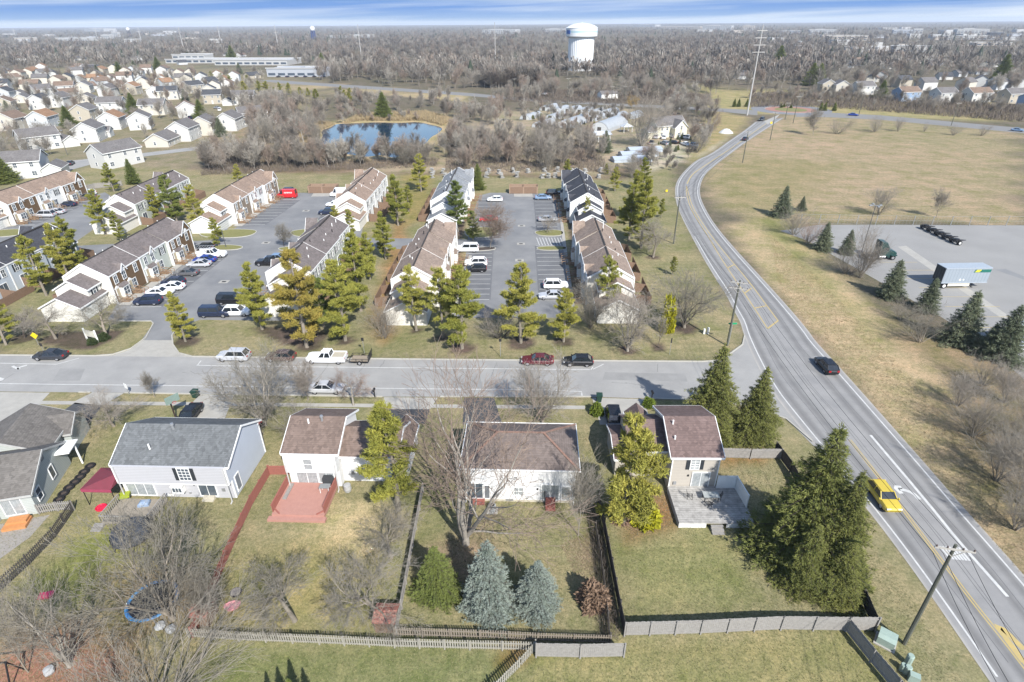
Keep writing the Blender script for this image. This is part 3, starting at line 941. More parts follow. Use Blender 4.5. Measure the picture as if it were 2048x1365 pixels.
def spruce(seed, H=12.0, m=None, rad=0.27, droop=0.35, dens=1.0, n_bl=10, fine=1.0):
    """tiers of drooping boughs with side sprays; gaps between the tiers let the dark inside show"""
    r = random.Random(seed)
    g = np.random.RandomState(seed)
    tr, C, D = MB(), [], []
    tr.tube([(0, 0, 0), (0, 0, H * 0.5), (0, 0, H * 0.99)], [0.2, 0.12, 0.015], 7)
    z = H * 0.02
    while z < H * 0.985:
        t = z / H
        R_ = H * rad * (1 - t) ** 0.86 * min(1, 0.7 + t * 3.0) + 0.12
        nb = max(4, int((4 + R_ * 3.0) * dens))
        ph = r.uniform(0, 6.28)
        for k_ in range(nb):
            a = ph + 6.283 * (k_ + r.uniform(-.35, .35)) / nb
            L = R_ * r.uniform(0.62, 1.15) * (1 + 0.1 * math.sin(a * 2 + seed + z))
            dr = Vector((math.cos(a), math.sin(a), 0))
            sd_ = Vector((-dr.y, dr.x, 0))
            zz = z + r.uniform(-.12, .12) * H / 10
            dp = droop * r.uniform(.7, 1.3)
            n = max(2, int(L / (0.27 * fine)))
            tr.tube([(0, 0, zz), dr * (L * .5) + Vector((0, 0, zz - dp * L * .25)), dr * (L * .95) + Vector((0, 0, zz - dp * L * .6))], [.035, .022, .01], 3, cap=False)
            for i in range(n):
                s = 0.15 + 0.85 * (i + r.random()) / n
                dz = -dp * L * s * s + 0.3 * L * max(0, s - 0.72)
                half = L * 0.30 * (1.1 - s) + .05
                for j in (-1, -.45, .45, 1) if s < 0.88 and half > .3 else (-.6, .6) if s < .95 else (0,):
                    q = dr * (L * s + r.uniform(-.05, .05)) + sd_ * (j * half * r.uniform(0.6, 1.1)) + Vector((0, 0, zz + dz - abs(j) * half * .25))
                    q.z = max(q.z, 0.1)
                    C.append(q)
                    D.append(dr * 0.8 + sd_ * j * 0.7 + Vector((0, 0, -0.3 + 0.55 * s)))
        z += max(0.2, H * 0.036 * (1.2 - 0.65 * t))
    C += [(0, 0, H * (0.955 + 0.012 * i)) for i in range(5)]
    D += [(0, 0, 1)] * 5
    T = blades(g, C, D, n_bl, 0.25 * fine, 0.03 * fine, 0.42)
    return tr.mesh('trunk', BARKD), soup('crown', T, m or SPRUCE)


def shrub(seed, m, n=500, L=0.17, w=0.05):
    """unit shrub: leafy shell 1 m high and 1 m across over a few stems"""
    g = np.random.RandomState(seed)
    d = g.normal(0, 1, (n, 3))
    d /= np.linalg.norm(d, axis=1, keepdims=True)
    d[:, 2] = np.abs(d[:, 2])
    k_ = g.uniform(0.55, 1.0, n) ** 0.5 * (1 + 0.1 * np.sin(d[:, 0] * 5 + seed) + 0.1 * np.sin(d[:, 1] * 6))
    c = d * k_[:, None] * np.array([0.44, 0.44, 0.88])
    return soup('foliage', blades(g, c, d, 5, L, w, 0.8), m)


def light_tree(seed):
    b = TB(seed)
    b.grow(Vector((0, 0, 0)), Vector((0, 0.02, 1)), 7.0, 0.15, 0, 4, [0.5, 0.5, 0.55, 0.6], [0.06, 0.12, 0.08, 0.04, 0], [5, 3, 3, 2, 1], [1.8, 1.4, 1.3, 1.5], 0.07)
    return b.arrays(10, 0.024)


def bare(seed, kind):
    b = TB(seed)
    V3 = Vector
    if kind == 'round':         # low forking, wide crown
        b.grow(V3((0, 0, 0)), V3((0.02, 0.01, 1)), 3.2, 0.2, 0, 5, [1.0, 0.75, 0.7, 0.7, 0.6], [0.05, 0.03, 0.01, 0.01, 0.01, 0.0], [3, 4, 3, 3, 2, 1], [2.4, 1.2, 1.2, 1.2, 1.2], 0.11)
    elif kind == 'tall':
        b.grow(V3((0, 0, 0)), V3((0, 0.02, 1)), 7.2, 0.18, 0, 5, [0.6, 0.65, 0.65, 0.65, 0.6], [0.06, 0.10, 0.06, 0.03, 0.02, 0], [5, 3, 3, 2, 2, 1], [1.8, 1.6, 1.4, 1.5, 1.6], 0.07)
    elif kind == 'multi':       # several stems from the foot
        r = b.r
        for i in range(6):
            a = i * 1.05 + r.uniform(-.3, .3)
            t = r.uniform(0.12, 0.5)
            b.grow(V3((0.25 * math.cos(a), 0.25 * math.sin(a), 0)), V3((math.cos(a) * t, math.sin(a) * t, 1)).normalized(), r.uniform(5.0, 6.6), 0.14, 1, 5, [0.6, 0.55, 0.6, 0.65, 0.6], [0, 0.02, 0.02, 0.02, 0.02, 0], [1, 5, 4, 3, 2, 1], [1, 1.0, 0.9, 1.0, 1.0], 0.075)
    elif kind == 'open':        # a few bare limbs from a short bole, airy crown
        r = b.r
        b.seg.append((V3((0, 0, 0)), V3((0.05, 0, 1.1)), .34, .28, 1))
        for i in range(5):
            a = i * 1.26 + r.uniform(-.3, .3)
            t = r.uniform(0.15, 0.62)
            b.grow(V3((0.12 * math.cos(a), 0.12 * math.sin(a), 0.9)), V3((math.cos(a) * t, math.sin(a) * t, 1)).normalized(), r.uniform(5.2, 6.8), 0.19, 1, 5, [0.6, 0.6, 0.65, 0.65, 0.6], [0, 0.035, 0.02, 0.02, 0.01, 0], [1, 6, 4, 3, 2, 1], [1, 0.9, 0.9, 0.95, 1.1], 0.085)
    elif kind == 'airy':        # as open, but sparse
        r = b.r
        b.seg.append((V3((0, 0, 0)), V3((0.05, 0, 1.1)), .3, .26, 1))
        for i in range(5):
            a = i * 1.26 + r.uniform(-.3, .3)
            t = r.uniform(0.12, 0.5)
            b.grow(V3((0.12 * math.cos(a), 0.12 * math.sin(a), 0.9)), V3((math.cos(a) * t, math.sin(a) * t, 1)).normalized(), r.uniform(5.2, 6.8), 0.19, 1, 5, [0.6, 0.6, 0.65, 0.65, 0.6], [0, 0.03, 0.02, 0.02, 0.01, 0], [1, 6, 4, 3, 2, 1], [1, 0.7, 0.65, 0.7, 0.8], 0.09)
    elif kind == 'slim':
        b.grow(V3((0, 0, 0)), V3((0, 0, 1)), 8, 0.11, 0, 4, [0.5, 0.5, 0.55, 0.5], [0.04, 0.12, 0.08, 0.05, 0], [6, 3, 2, 2, 1], [2.0, 1.6, 1.8, 1.6], 0.05)
    elif kind == 'bush':
        r = b.r
        for i in range(13):
            a, t = r.uniform(0, 6.28), r.uniform(0.15, 1.0)
            b.grow(V3((0.5 * math.cos(a) * t, 0.5 * math.sin(a) * t, 0)), V3((math.cos(a) * t, math.sin(a) * t, 1.1)).normalized(), r.uniform(2.2, 3.3), 0.05, 2, 5, [0, 0, 0.55, 0.55, 0.6], [0, 0, 0.03, 0.03, 0.02, 0], [1, 1, 4, 3, 2, 1], [1, 1, 1.2, 1.3, 1.3], 0.09)
    elif kind == 'weep':
        b.grow(V3((0, 0, 0)), V3((0.12, 0.02, 1)), 4.2, 0.24, 0, 5, [0.75, 0.8, 0.8, 0.8, 0.6], [0.05, 0.05, -0.02, -0.16, -0.25, -0.3], [3, 3, 4, 3, 2, 2], [2.0, 1.8, 1.5, 1.4, 1.4], 0.10)
    return b


TREE = {}


def proto(key):
    """trunk and crown meshes of one kind, built on first use"""
    if key in TREE:
        return TREE[key]
    k_, i = key
    if k_ == 'pine':
        o = pine(11 + i, 10, [PINE, PINE, PINEG, PINEO][i % 4] if i < 40 else PINE, bare=[0.13, 0.2, 0.15, 0.16][i % 4], wide=[0.27, 0.24, 0.27, 0.26][i % 4])
    elif k_ == 'thinpine':
        o = pine(71 + i, 10, PINE, bare=0.3, wide=0.24, dens=0.75)
    elif k_ == 'spruce':
        o = spruce(31 + i, 12, SPRUCE, 0.34, 0.42)
    elif k_ == 'yspruce':
        o = spruce(37 + i, 8, SPRUCEY, 0.42, 0.3, 1.3, fine=0.8)
    elif k_ == 'bspruce':
        o = spruce(41 + i, 8, SPRUCEB, [0.36, 0.42][i % 2], 0.2, 1.3, fine=0.8)
    elif k_ == 'mspruce':
        o = spruce(47 + i, 8, SPRUCEM, 0.34, 0.25)
    elif k_ == 'dpine':
        o = spruce(53 + i, 8, PINEG, 0.34, 0.05, 1.2)
    else:
        kind, tw = k_.split('-') if '-' in k_ else (k_, '')
        bk, tg = {'': (BARK, TWIG), 'p': (BARKP, TWIGP), 'r': (BARKP, TWIGR), 'd': (BARKD, TWIG), 'y': (BARK, TWIGY)}[tw]
        if tw and (kind, i) in TREE:
            a, c = (q.copy() if q else None for q in TREE[(kind, i)])
            for q, m_ in ((a, bk), (c, tg)):
                if q:
                    q.materials[0] = m_
            o = (a, c)
        else:
            o = bare(5 + i * 7 + len(kind), kind).meshes('tree', bk, tg, rmin=0.0095 if kind == 'open' else 0.007)
    TREE[key] = tuple(o)
    return TREE[key]


HREF = {'pine': 10, 'thinpine': 10, 'spruce': 12, 'yspruce': 8, 'bspruce': 8, 'mspruce': 8, 'dpine': 8}


def plant(name, key, xy, h, label, cat, group=None, rz=None, wide=1.0, lean=(0, 0)):
    a, c = proto(key)
    s = h / HREF.get(key[0], 10)
    t = thing(name, label, cat, (*xy, 0), random.uniform(0, 6.28) if rz is None else rz, group, (s * wide, s * wide, s))
    if lean != (0, 0):
        t.rotation_euler = (lean[0], lean[1], t.rotation_euler[2])
    if a:
        ob('trunk', a, t)
    if c:
        ob('crown', c, t)
    return t


def plant_px(name, key, base, ytop, label, cat, group=None, **kw):
    h = max(1.0, HT(base[0], base[1], ytop))
    return plant(name, key, G(*base), h, label, cat, group, **kw)


def bush(m, base, w, h, label, seed=1, name='shrub', cat='shrub', group=None):
    k_ = ('shrubmesh', m.name, seed)
    if k_ not in TREE:
        TREE[k_] = shrub(seed, m)
    o = ob(name, TREE[k_], None, (*G(*base), 0), random.uniform(0, 6), (w, w, h))
    return tag(o, label, cat, group)


random.seed(4)
for i, x in enumerate((532, 556, 582, 606)):
    c_ = G(x, 1335)
    plant('arborvitae', ('dpine', 0), (c_[0] + 1.5, c_[1] - 3.1), (2.7, 3.1, 3.7, 3.0)[i], ('arborvitae at the left end of the clipped row under the bottom edge', 'second arborvitae from the left under the bottom edge', 'tallest arborvitae of the row under the bottom edge', 'arborvitae at the right end of the row under the bottom edge')[i], 'conifer', 'arborvitae row at the bottom edge', wide=.62)
# --- white pines round the townhouses: (variant, foot px, top row, label)
PINES = [
    (0, (14, 690), 585, 'yellow green pine at the left edge beside the side street verge'),
    (1, (160, 545), 437, 'tall layered pine behind the long mauve roof, tallest between the two left townhouses'),
    (0, (140, 560), 452, 'broad pine just left of the tallest one behind the mauve roof'),
    (1, (93, 592), 474, 'leaning pine in front of the blue walled townhouse'),
    (0, (212, 470), 383, 'pine between the left car park and the white end of the grey roofed townhouse'),
    (1, (243, 484), 424, 'thin small pine in front of the white gable of the grey roofed townhouse'),
    (0, (228, 384), 328, 'rounded pine on the lawn behind the brown and white townhouse at far left'),
    (0, (318, 442), 372, 'pine nearest the patio fence of the grey roofed townhouse'),
    (2, (354, 445), 352, 'tallest pine beside the grey mauve roof in the back row'),
    (1, (400, 462), 372, 'pine standing against the white end of the second brown roofed townhouse'),
    (0, (438, 493), 437, 'small pine on the grass island beside the lamp post'),
    (0, (372, 684), 588, 'pine with rocks round its foot at the estate entrance'),
    (0, (525, 660), 532, 'wide pine in front of the white cars at the end of the left car park'),
    (3, (614, 694), 505, 'big rusty orange pine standing in the large mulch bed'),
    (2, (648, 655), 557, 'dense green pine just right of the rusty orange pine'),
    (0, (692, 681), 525, 'tall pine with its own mulch ring right of the mulch bed'),
    (0, (722, 622), 470, 'pine beside the back wall of the grey green townhouse'),
    (1, (672, 600), 520, 'bushy pine hiding the near corner of the grey green townhouse'),
    (0, (740, 560), 470, 'pine between the two middle townhouses, nearest the lane'),
    (0, (772, 520), 428, 'tall pine right of the lane behind the middle townhouse'),
    (0, (797, 452), 354, 'tallest pine of the back row between the brown and the blue grey roofs'),
    (1, (818, 425), 372, 'pine left of the path of bare grass in the back row'),
    (0, (842, 384), 311, 'lone pine at the corner of the grass strip near the stone pallets'),
    (0, (674, 458), 413, 'short pine at the left front of the back row brown roof'),
    (1, (703, 476), 420, 'airy pine in front of the white end of the back row brown roof'),
    (0, (925, 697), 535, 'leaning golden pine on a mulch bed beside the street'),
    (0, (1040, 686), 532, 'full pyramid pine in the centre of the street verge'),
    (0, (1128, 684), 580, 'compact pine right of the full pyramid pine'),
    (2, (915, 458), 363, 'green pine in front of the blue grey roof townhouse'),
    (2, (946, 482), 423, 'small green pine beside the walkway of the blue grey townhouse'),
    (0, (1257, 482), 375, 'dense pine behind the fenced patios of the right townhouse'),
    (0, (1281, 497), 362, 'tallest pine of the clump beside the curving road'),
    (0, (1268, 440), 345, 'pine at the back of the clump beside the curving road'),
    (0, (1229, 383), 336, 'yellow pine behind the black roofed townhouse'),
    (0, (1285, 383), 318, 'farthest pine of the row toward the nursery'),
    (1, (1322, 436), 398, 'young thin pine alone on the lawn left of the road bend'),
    (1, (1345, 551), 514, 'young pine on the lawn above the yellow shrub'),
    (0, (1134, 362), 320, 'golden pine behind the black roofed townhouse left side'),
    (0, (480, 372), 330, 'conical pine behind the second brown roofed townhouse'),
    (0, (1212, 350), 328, 'small yellow pine at the edge of the nursery track'),
]
for v_, b_, yt, lb in PINES:
    plant_px('pine_tree', ('pine', v_), b_, yt, lb, 'pine tree', 'pines round the townhouses')
for b_, yt, lb in [((832, 662), 533, 'slender bare stemmed pine in front of the white gable, left of two'), ((886, 676), 536, 'slender bare stemmed pine right of the white gable beside the walkway'),
                   ((1172, 455), 396, 'slim pine before the white gable under the black roof'), ((1213, 628), 515, 'slim pine rising against the right brown roof')]:
    plant_px('pine_tree', ('thinpine', len(lb) % 2), b_, yt, lb, 'pine tree', 'pines round the townhouses')
for b_, yt, lb in [((268, 368), 318, 'dark green conifer right of the rounded pine on the back lawn'), ((956, 380), 328, 'dark green conifer beside the end of the blue grey roof')]:
    plant_px('conifer', ('dpine', 0), b_, yt, lb, 'conifer')
plant_px('pine_tree', ('pine', 40), (1247, 1050), 834, 'big yellow green pine behind the tan house, with lawn all round', 'pine tree')
plant_px('pine_tree', ('pine', 41), (800, 1020), 822, 'broad yellow green pine growing against the white house by the red deck', 'pine tree')
# --- spruces in the yards
for k_, b_, yt, wd, lb in [('spruce', (1596, 1112), 854, 1.12, 'largest dark spruce of the clump at the end of the grey board fence'), ('spruce', (1652, 1150), 945, 0.9, 'dark spruce nearest the road in the corner clump'),
                           ('spruce', (1600, 1165), 1050, 1.2, 'lower spruce at the front of the corner clump against the board fence'), ('spruce', (1668, 1185), 1075, 1.3, 'lower spruce at the right front of the corner clump'),  # right front tree
                           ('spruce', (1416, 862), 690, 1.1, 'tall dark spruce behind the tan house, left of a pair'),
                           ('spruce', (1503, 872), 735, 1.1, 'shorter dark spruce of the pair beside the junction')]:
    plant_px('spruce_tree', (k_, len(lb) % 3), b_, yt, lb, 'spruce tree', wide=wd)
plant_px('spruce_tree', ('bspruce', 0), (978, 1218), 1084, 'tall silvery blue spruce at the picket fence, middle of three conifers', 'spruce tree', wide=1.0)
plant_px('spruce_tree', ('bspruce', 3), (1074, 1214), 1122, 'wide silvery spruce at the picket fence, right of three conifers', 'spruce tree', wide=1.1)
plant_px('spruce_tree', ('yspruce', 0), (876, 1188), 1094, 'bright green spruce at the picket fence, left of three conifers', 'spruce tree', wide=1.05)
for b_, yt, k_, lb in [((1562, 446), 372, 0, 'blue grey spruce farthest up the verge row of the truck yard'), ((1602, 434), 393, 1, 'small spruce just behind the farthest verge spruce'),
                       ((1644, 512), 445, 2, 'spruce left of the green tractor in the verge row'), ((1692, 520), 460, 0, 'brownish spruce among bare bushes by the green tractor'),
                       ((1779, 607), 520, 1, 'neat spruce between the tractor and the trailer'), ((1851, 634), 557, 2, 'spruce in front of the rear wheels of the trailer'),
                       ((1916, 698), 583, 0, 'tall spruce below the trailer nose'), ((1968, 722), 648, 1, 'spruce between the two tallest of the verge row'), ((1995, 730), 612, 2, 'tallest spruce at the right end of the verge row')]:
    plant_px('spruce_tree', ('mspruce', k_), (b_[0], b_[1] - 12), yt, lb, 'spruce tree', 'spruces along the truck yard verge', wide=1.2)
# --- bare trees of the yards and the estate
BARE = [
    ('open', 0, (345, 1240), 1015, 1.0, 'huge many stemmed bare tree over the blue trampoline'),
    ('airy-p', 3, (140, 1334), 1140, 0.9, 'leaning bare tree with a pale trunk on the red soil'),
    ('slim', 0, (57, 1345), 1195, 1.2, 'thin bare tree at the left edge beside the swing frame'),
    ('bush', 1, (305, 1420), 1255, 1.3, 'spreading bare tree cut by the bottom edge of the picture'),
    ('round', 1, (590, 1242), 1118, 1.15, 'low bare orchard tree on the dry lawn, left of two'),
    ('round', 2, (757, 1238), 1112, 1.2, 'bare orchard tree beside the red shed roof'),
    ('round', 0, (783, 1116), 1022, 1.0, 'crooked little bare tree below the broad yard pine'),
    ('tall', 2, (425, 1224), 1135, 1.0, 'small bare tree beside the red board fence'),
    ('airy-r', 1, (932, 1088), 740, 1.05, 'very tall bare tree with reddish buds left of the middle house'),
    ('slim-p', 1, (1157, 1072), 905, 1.0, 'slender pale tree on the lawn right of the middle house'),
    ('open', 2, (1085, 846), 712, 1.0, 'many stemmed bare street tree behind the hipped roof'),
    ('open-p', 4, (530, 851), 688, 1.1, 'massive bare street tree between the blue grey and white houses'),
    ('tall', 1, (617, 801), 703, 1.0, 'straight bare street tree left of the silver car'),
    ('round-r', 1, (707, 811), 742, 1.1, 'bushy bare street tree right of the silver car'),
    ('tall', 0, (310, 795), 735, 0.9, 'small bare street tree near the white sign post'),
    ('round', 2, (228, 853), 775, 1.25, 'rounded bare tree on the lawn beside the black drive'),
    ('bush', 0, (590, 862), 800, 1.4, 'bare thicket at the corner of the white house'),
    ('round', 0, (214, 673), 588, 1.2, 'bare tree right of the mulch bed in front of the garage gable'),
    ('round', 1, (112, 678), 598, 1.2, 'bare tree in the middle of the left mulch bed'),
    ('round-d', 2, (50, 676), 610, 1.1, 'dark bare tree left of the mulch bed near the yellow sign'),
    ('open-p', 5, (1255, 703), 560, 1.0, 'large pale trunked bare tree on the verge before the right brown roof'),
    ('multi', 1, (1180, 657), 552, 1.0, 'grey bare tree at the corner of the right brown roofed townhouse'),
    ('open', 6, (1368, 656), 532, 1.1, 'wide bare tree on a mulch ring near the junction'),
    ('slim-d', 0, (1316, 696), 628, 0.8, 'young dark stemmed tree on a small mulch ring'),
    ('round', 0, (1306, 515), 430, 1.0, 'bare tree left of the utility pole at the bend'),
    ('tall-r', 2, (980, 497), 398, 1.15, 'reddish bare tree on the mulch island in the middle car park'),
    ('round', 2, (1094, 466), 425, 1.1, 'low bare tree on the grass island of the middle car park'),
    ('tall-d', 1, (569, 495), 440, 1.0, 'sparse dark bare tree on the small island of the left car park'),
    ('bush', 0, (768, 676), 588, 1.0, 'dense grey bare tree left of the white gable on the verge'),
    ('bush-d', 1, (998, 676), 605, 1.3, 'dark bare thicket left of the full pyramid pine'),
    ('multi', 0, (1757, 430), 358, 1.0, 'bare bushy tree in the dry field, left of two'),
    ('tall', 0, (1872, 436), 370, 0.95, 'bare oval tree in the dry field, right of two'),
    ('bush', 0, (1588, 470), 408, 1.1, 'bare bush below the small verge spruce'),
    ('bush-r', 1, (1614, 488), 434, 1.1, 'reddish bare bush next down the verge row'),
    ('bush', 1, (1692, 548), 488, 1.2, 'bare bush in front of the brownish spruce'),
    ('multi', 1, (1720, 556), 440, 0.75, 'tall thin bare tree in front of the green tractor'),
    ('bush', 0, (1840, 684), 608, 1.3, 'spreading bare bush below the trailer spruce'),
    ('bush', 1, (1800, 640), 590, 1.0, 'bare bush between two verge spruces'),
    ('multi-p', 0, (1283, 294), 160, 1.0, 'tall pale dead tree standing at the nursery'),
    ('weep-y', 0, (1264, 218), 188, 1.3, 'golden weeping willow beyond the nursery'),
    ('weep', 1, (1000, 208), 170, 1.5, 'dark rounded bare tree beside the far road'),
    ('tall', 2, (1626, 271), 212, 0.9, 'lone bare tree in the field before the roundabout'),
]
for k_, v_, b_, yt, wd, lb in BARE:
    plant_px('bare_tree', (k_, v_), b_, yt, lb, 'tree', wide=wd)
for b_, yt, wd, lb in [((1673, 268), 232, 2.2, 'dense bare bush clump in the field, left of the row'), ((1750, 264), 226, 2.0, 'taller bare bush clump in the field by the far road'), ((1796, 263), 228, 1.6, 'dark bush clump with an evergreen in the field'),
                       ((1848, 264), 244, 1.2, 'small bare bush right of the dark clump'), ((1906, 271), 247, 2.4, 'low spreading bare bush in the field'), ((1963, 272), 246, 2.0, 'spreading bare bush at the right of the field row')]:
    plant_px('bare_bush', ('bush', len(lb) % 2), b_, yt, lb, 'bush', 'bush clumps in the field', wide=wd * 0.55)
for i, (b_, yt) in enumerate([((1950, 872), 770), ((2008, 806), 720), ((2040, 925), 800), ((1992, 962), 850), ((2060, 1010), 880), ((1915, 812), 735), ((1968, 770), 705), ((2030, 1060), 950), ((2085, 900), 770)]):
    plant_px('bare_tree', (('bush', 'multi')[i % 2], i % 2), b_, yt, 'bare tree in the thicket at the right edge beside the road', 'tree', 'thicket at the right edge', wide=1.1)
for m_, b_, w_, h_, lb in [(HEDGE, (1193, 828), 1.7, 1.8, 'round clipped green shrub beside the driveway'), (HEDGE, (1297, 812), 1.6, 1.2, 'low green shrub behind the tan house roof'), (FORSY, (1290, 1046), 2.6, 2.4, 'bright yellow forsythia under the big yard pine'),
                           (FORSY, (1332, 664), 2.2, 6.5, 'tall yellow flowering shrub left of the junction tree'), (BROWNL, (1185, 1206), 2.6, 2.6, 'round shrub with dry brown leaves by the board fence'), (HEDGED, (186, 688), 1.5, 1.0, 'dark clipped shrub before the estate sign'),
                           (HEDGED, (208, 680), 1.8, 1.2, 'dark clipped shrub right of the estate sign'), (BROWNL, (1240, 1040), 1.8, 1.3, 'brown shrub under the yard pine')]:
    bush(m_, b_, w_, h_, lb, 1 + len(lb) % 3)
# ------------------------------------------------------------------ building helpers
def gable(W, Rf, T, x0, x1, y0, y1, z0, ze, rise, axis='x', oh=0.35, mw=0, mr=0, mt=0, th=0.14, rake=True):
    """pentagon walls, two roof slabs with overhang, white rake and eave boards"""
    P = (lambda a, b, z: (a, b, z)) if axis == 'x' else (lambda a, b, z: (b, a, z))
    a0, a1, b0, b1 = (x0, x1, y0, y1) if axis == 'x' else (y0, y1, x0, x1)
    bm, s = (b0 + b1) / 2, (b1 - b0) / 2
    k_ = rise / s
    pent = [(b0, z0), (b1, z0), (b1, ze), (bm, ze + rise - 0.02), (b0, ze)]
    W.add([P(a0, *q) for q in pent] + [P(a1, *q) for q in pent], [(0, 1, 2, 3, 4), (9, 8, 7, 6, 5)] + [(i, (i + 1) % 5, 5 + (i + 1) % 5, 5 + i) for i in range(5)], mw)
    e0, e1 = a0 - oh, a1 + oh
    for sg in (-1, 1):
        be, zee = bm + sg * (s + oh), ze - k_ * oh
        q = [(e0, be, zee), (e1, be, zee), (e1, bm, ze + rise), (e0, bm, ze + rise)]
        Rf.hexa([P(a, b, z + 0.01) for a, b, z in q] + [P(a, b, z + th) for a, b, z in q], mr)
        if T:
            T.hexa([P(a, b, z) for a, b, z in [(e0 + .01, be, zee - 0.12), (e1 - .01, be, zee - 0.12), (e1 - .01, be + sg * 0.09, zee - 0.12), (e0 + .01, be + sg * 0.09, zee - 0.12)]] +
                   [P(a, b, z) for a, b, z in [(e0 + .01, be, zee + 0.1), (e1 - .01, be, zee + 0.1), (e1 - .01, be + sg * 0.09, zee + 0.1), (e0 + .01, be + sg * 0.09, zee + 0.1)]], mt)
            if rake:
                for e, d_ in ((e0, -0.07), (e1, 0.07)):
                    q = [(e, be, zee - 0.1), (e + d_, be, zee - 0.1), (e + d_, bm, ze + rise - 0.1), (e, bm, ze + rise - 0.1)]
                    T.hexa([P(*v) for v in q] + [P(a, b, z + 0.235) for a, b, z in q], mt)


def hip(W, Rf, T, x0, x1, y0, y1, z0, ze, rise, oh=0.4):
    W.box(x0, y0, z0, x1, y1, ze)
    a0, a1, b0, b1 = x0 - oh, x1 + oh, y0 - oh, y1 + oh
    s = (b1 - b0) / 2
    m = (b0 + b1) / 2
    z = ze - 0.02
    v = [(a0, b0, z), (a1, b0, z), (a1, b1, z), (a0, b1, z), (a0 + s, m, z + rise), (a1 - s, m, z + rise)]
    Rf.add(v, [(0, 1, 5, 4), (1, 2, 5), (2, 3, 4, 5), (3, 0, 4), (3, 2, 1, 0)])
    for q in ((a0 - .08, b0 - .08, a1 + .08, b0), (a0 - .08, b1, a1 + .08, b1 + .08), (a0 - .08, b0, a0, b1), (a1, b0, a1 + .08, b1)):
        T.box(q[0], q[1], z - 0.12, q[2], q[3], z + 0.05)


FACE = {'S': 0, 'E': math.pi / 2, 'N': math.pi, 'W': -math.pi / 2}
_WM = {}


def win(par, x, y, z, w=0.95, h=1.35, face='S', nx=2, ny=2, shut=False, glass=None, name='window', fm=None, rz=0):
    """window at sill centre (x, y, z) on a wall facing the given way; frame with its pane as a sub-part"""
    k_ = (w, h, nx, ny, shut, fm.name if fm else 0)
    if k_ not in _WM:
        f, p = MB(), MB()
        t = 0.09
        for q in ((-w / 2 - t, -t, -w / 2, h + t), (w / 2, -t, w / 2 + t, h + t), (-w / 2, -t, w / 2, 0), (-w / 2, h, w / 2, h + t)):
            f.box(q[0], -0.07, q[1], q[2], 0.02, q[3])
        for i in range(1, nx):
            c = -w / 2 + w * i / nx
            f.box(c - 0.025, -0.055, 0, c + 0.025, -0.02, h)
        for i in range(1, ny):
            c = h * i / ny
            f.box(-w / 2, -0.05, c - 0.03, w / 2, -0.021, c + 0.03)
        p.box(-w / 2, -0.035, 0, w / 2, 0.01, h)
        sm = None
        if shut:
            s_ = MB()
            s_.box(-0.19, -0.05, -0.05, 0.19, 0.0, h + 0.05)
            sm = s_.mesh('shutter', SHUT)
        _WM[k_] = (f.mesh('window_frame', fm or TRIM), p, sm)
    f, p, sm = _WM[k_]
    g = glass or GLASS
    if (k_, g.name) not in _WM:
        _WM[(k_, g.name)] = p.mesh('pane', g)
    o = ob(name, f, par, (x, y, z), FACE[face] + rz)
    ob('pane', _WM[(k_, g.name)], o)
    if sm:
        for s_ in (-1, 1):
            ob('shutter', sm, o, (s_ * (w / 2 + 0.3), 0, 0))
    return o


CREAM = siding('cream siding', (0.68, 0.66, 0.60))
OFFW = siding('white siding', (0.72, 0.72, 0.69))
BRN = siding('brown siding', (0.14, 0.09, 0.05))
GRN = siding('pale grey green siding', (0.43, 0.46, 0.41))
BLU = siding('pale blue grey siding', (0.46, 0.51, 0.56))
TAUPE = siding('taupe siding', (0.24, 0.19, 0.14))
ROOFB = shingle('tan brown shingles', (0.265, 0.205, 0.165))
ROOFM = shingle('mauve grey shingles', (0.165, 0.142, 0.135))
ROOFO = shingle('light brown shingles', (0.27, 0.20, 0.155))
ROOFG = shingle('blue grey shingles', (0.235, 0.245, 0.255))
ROOFK = shingle('charcoal shingles', (0.06, 0.062, 0.072))


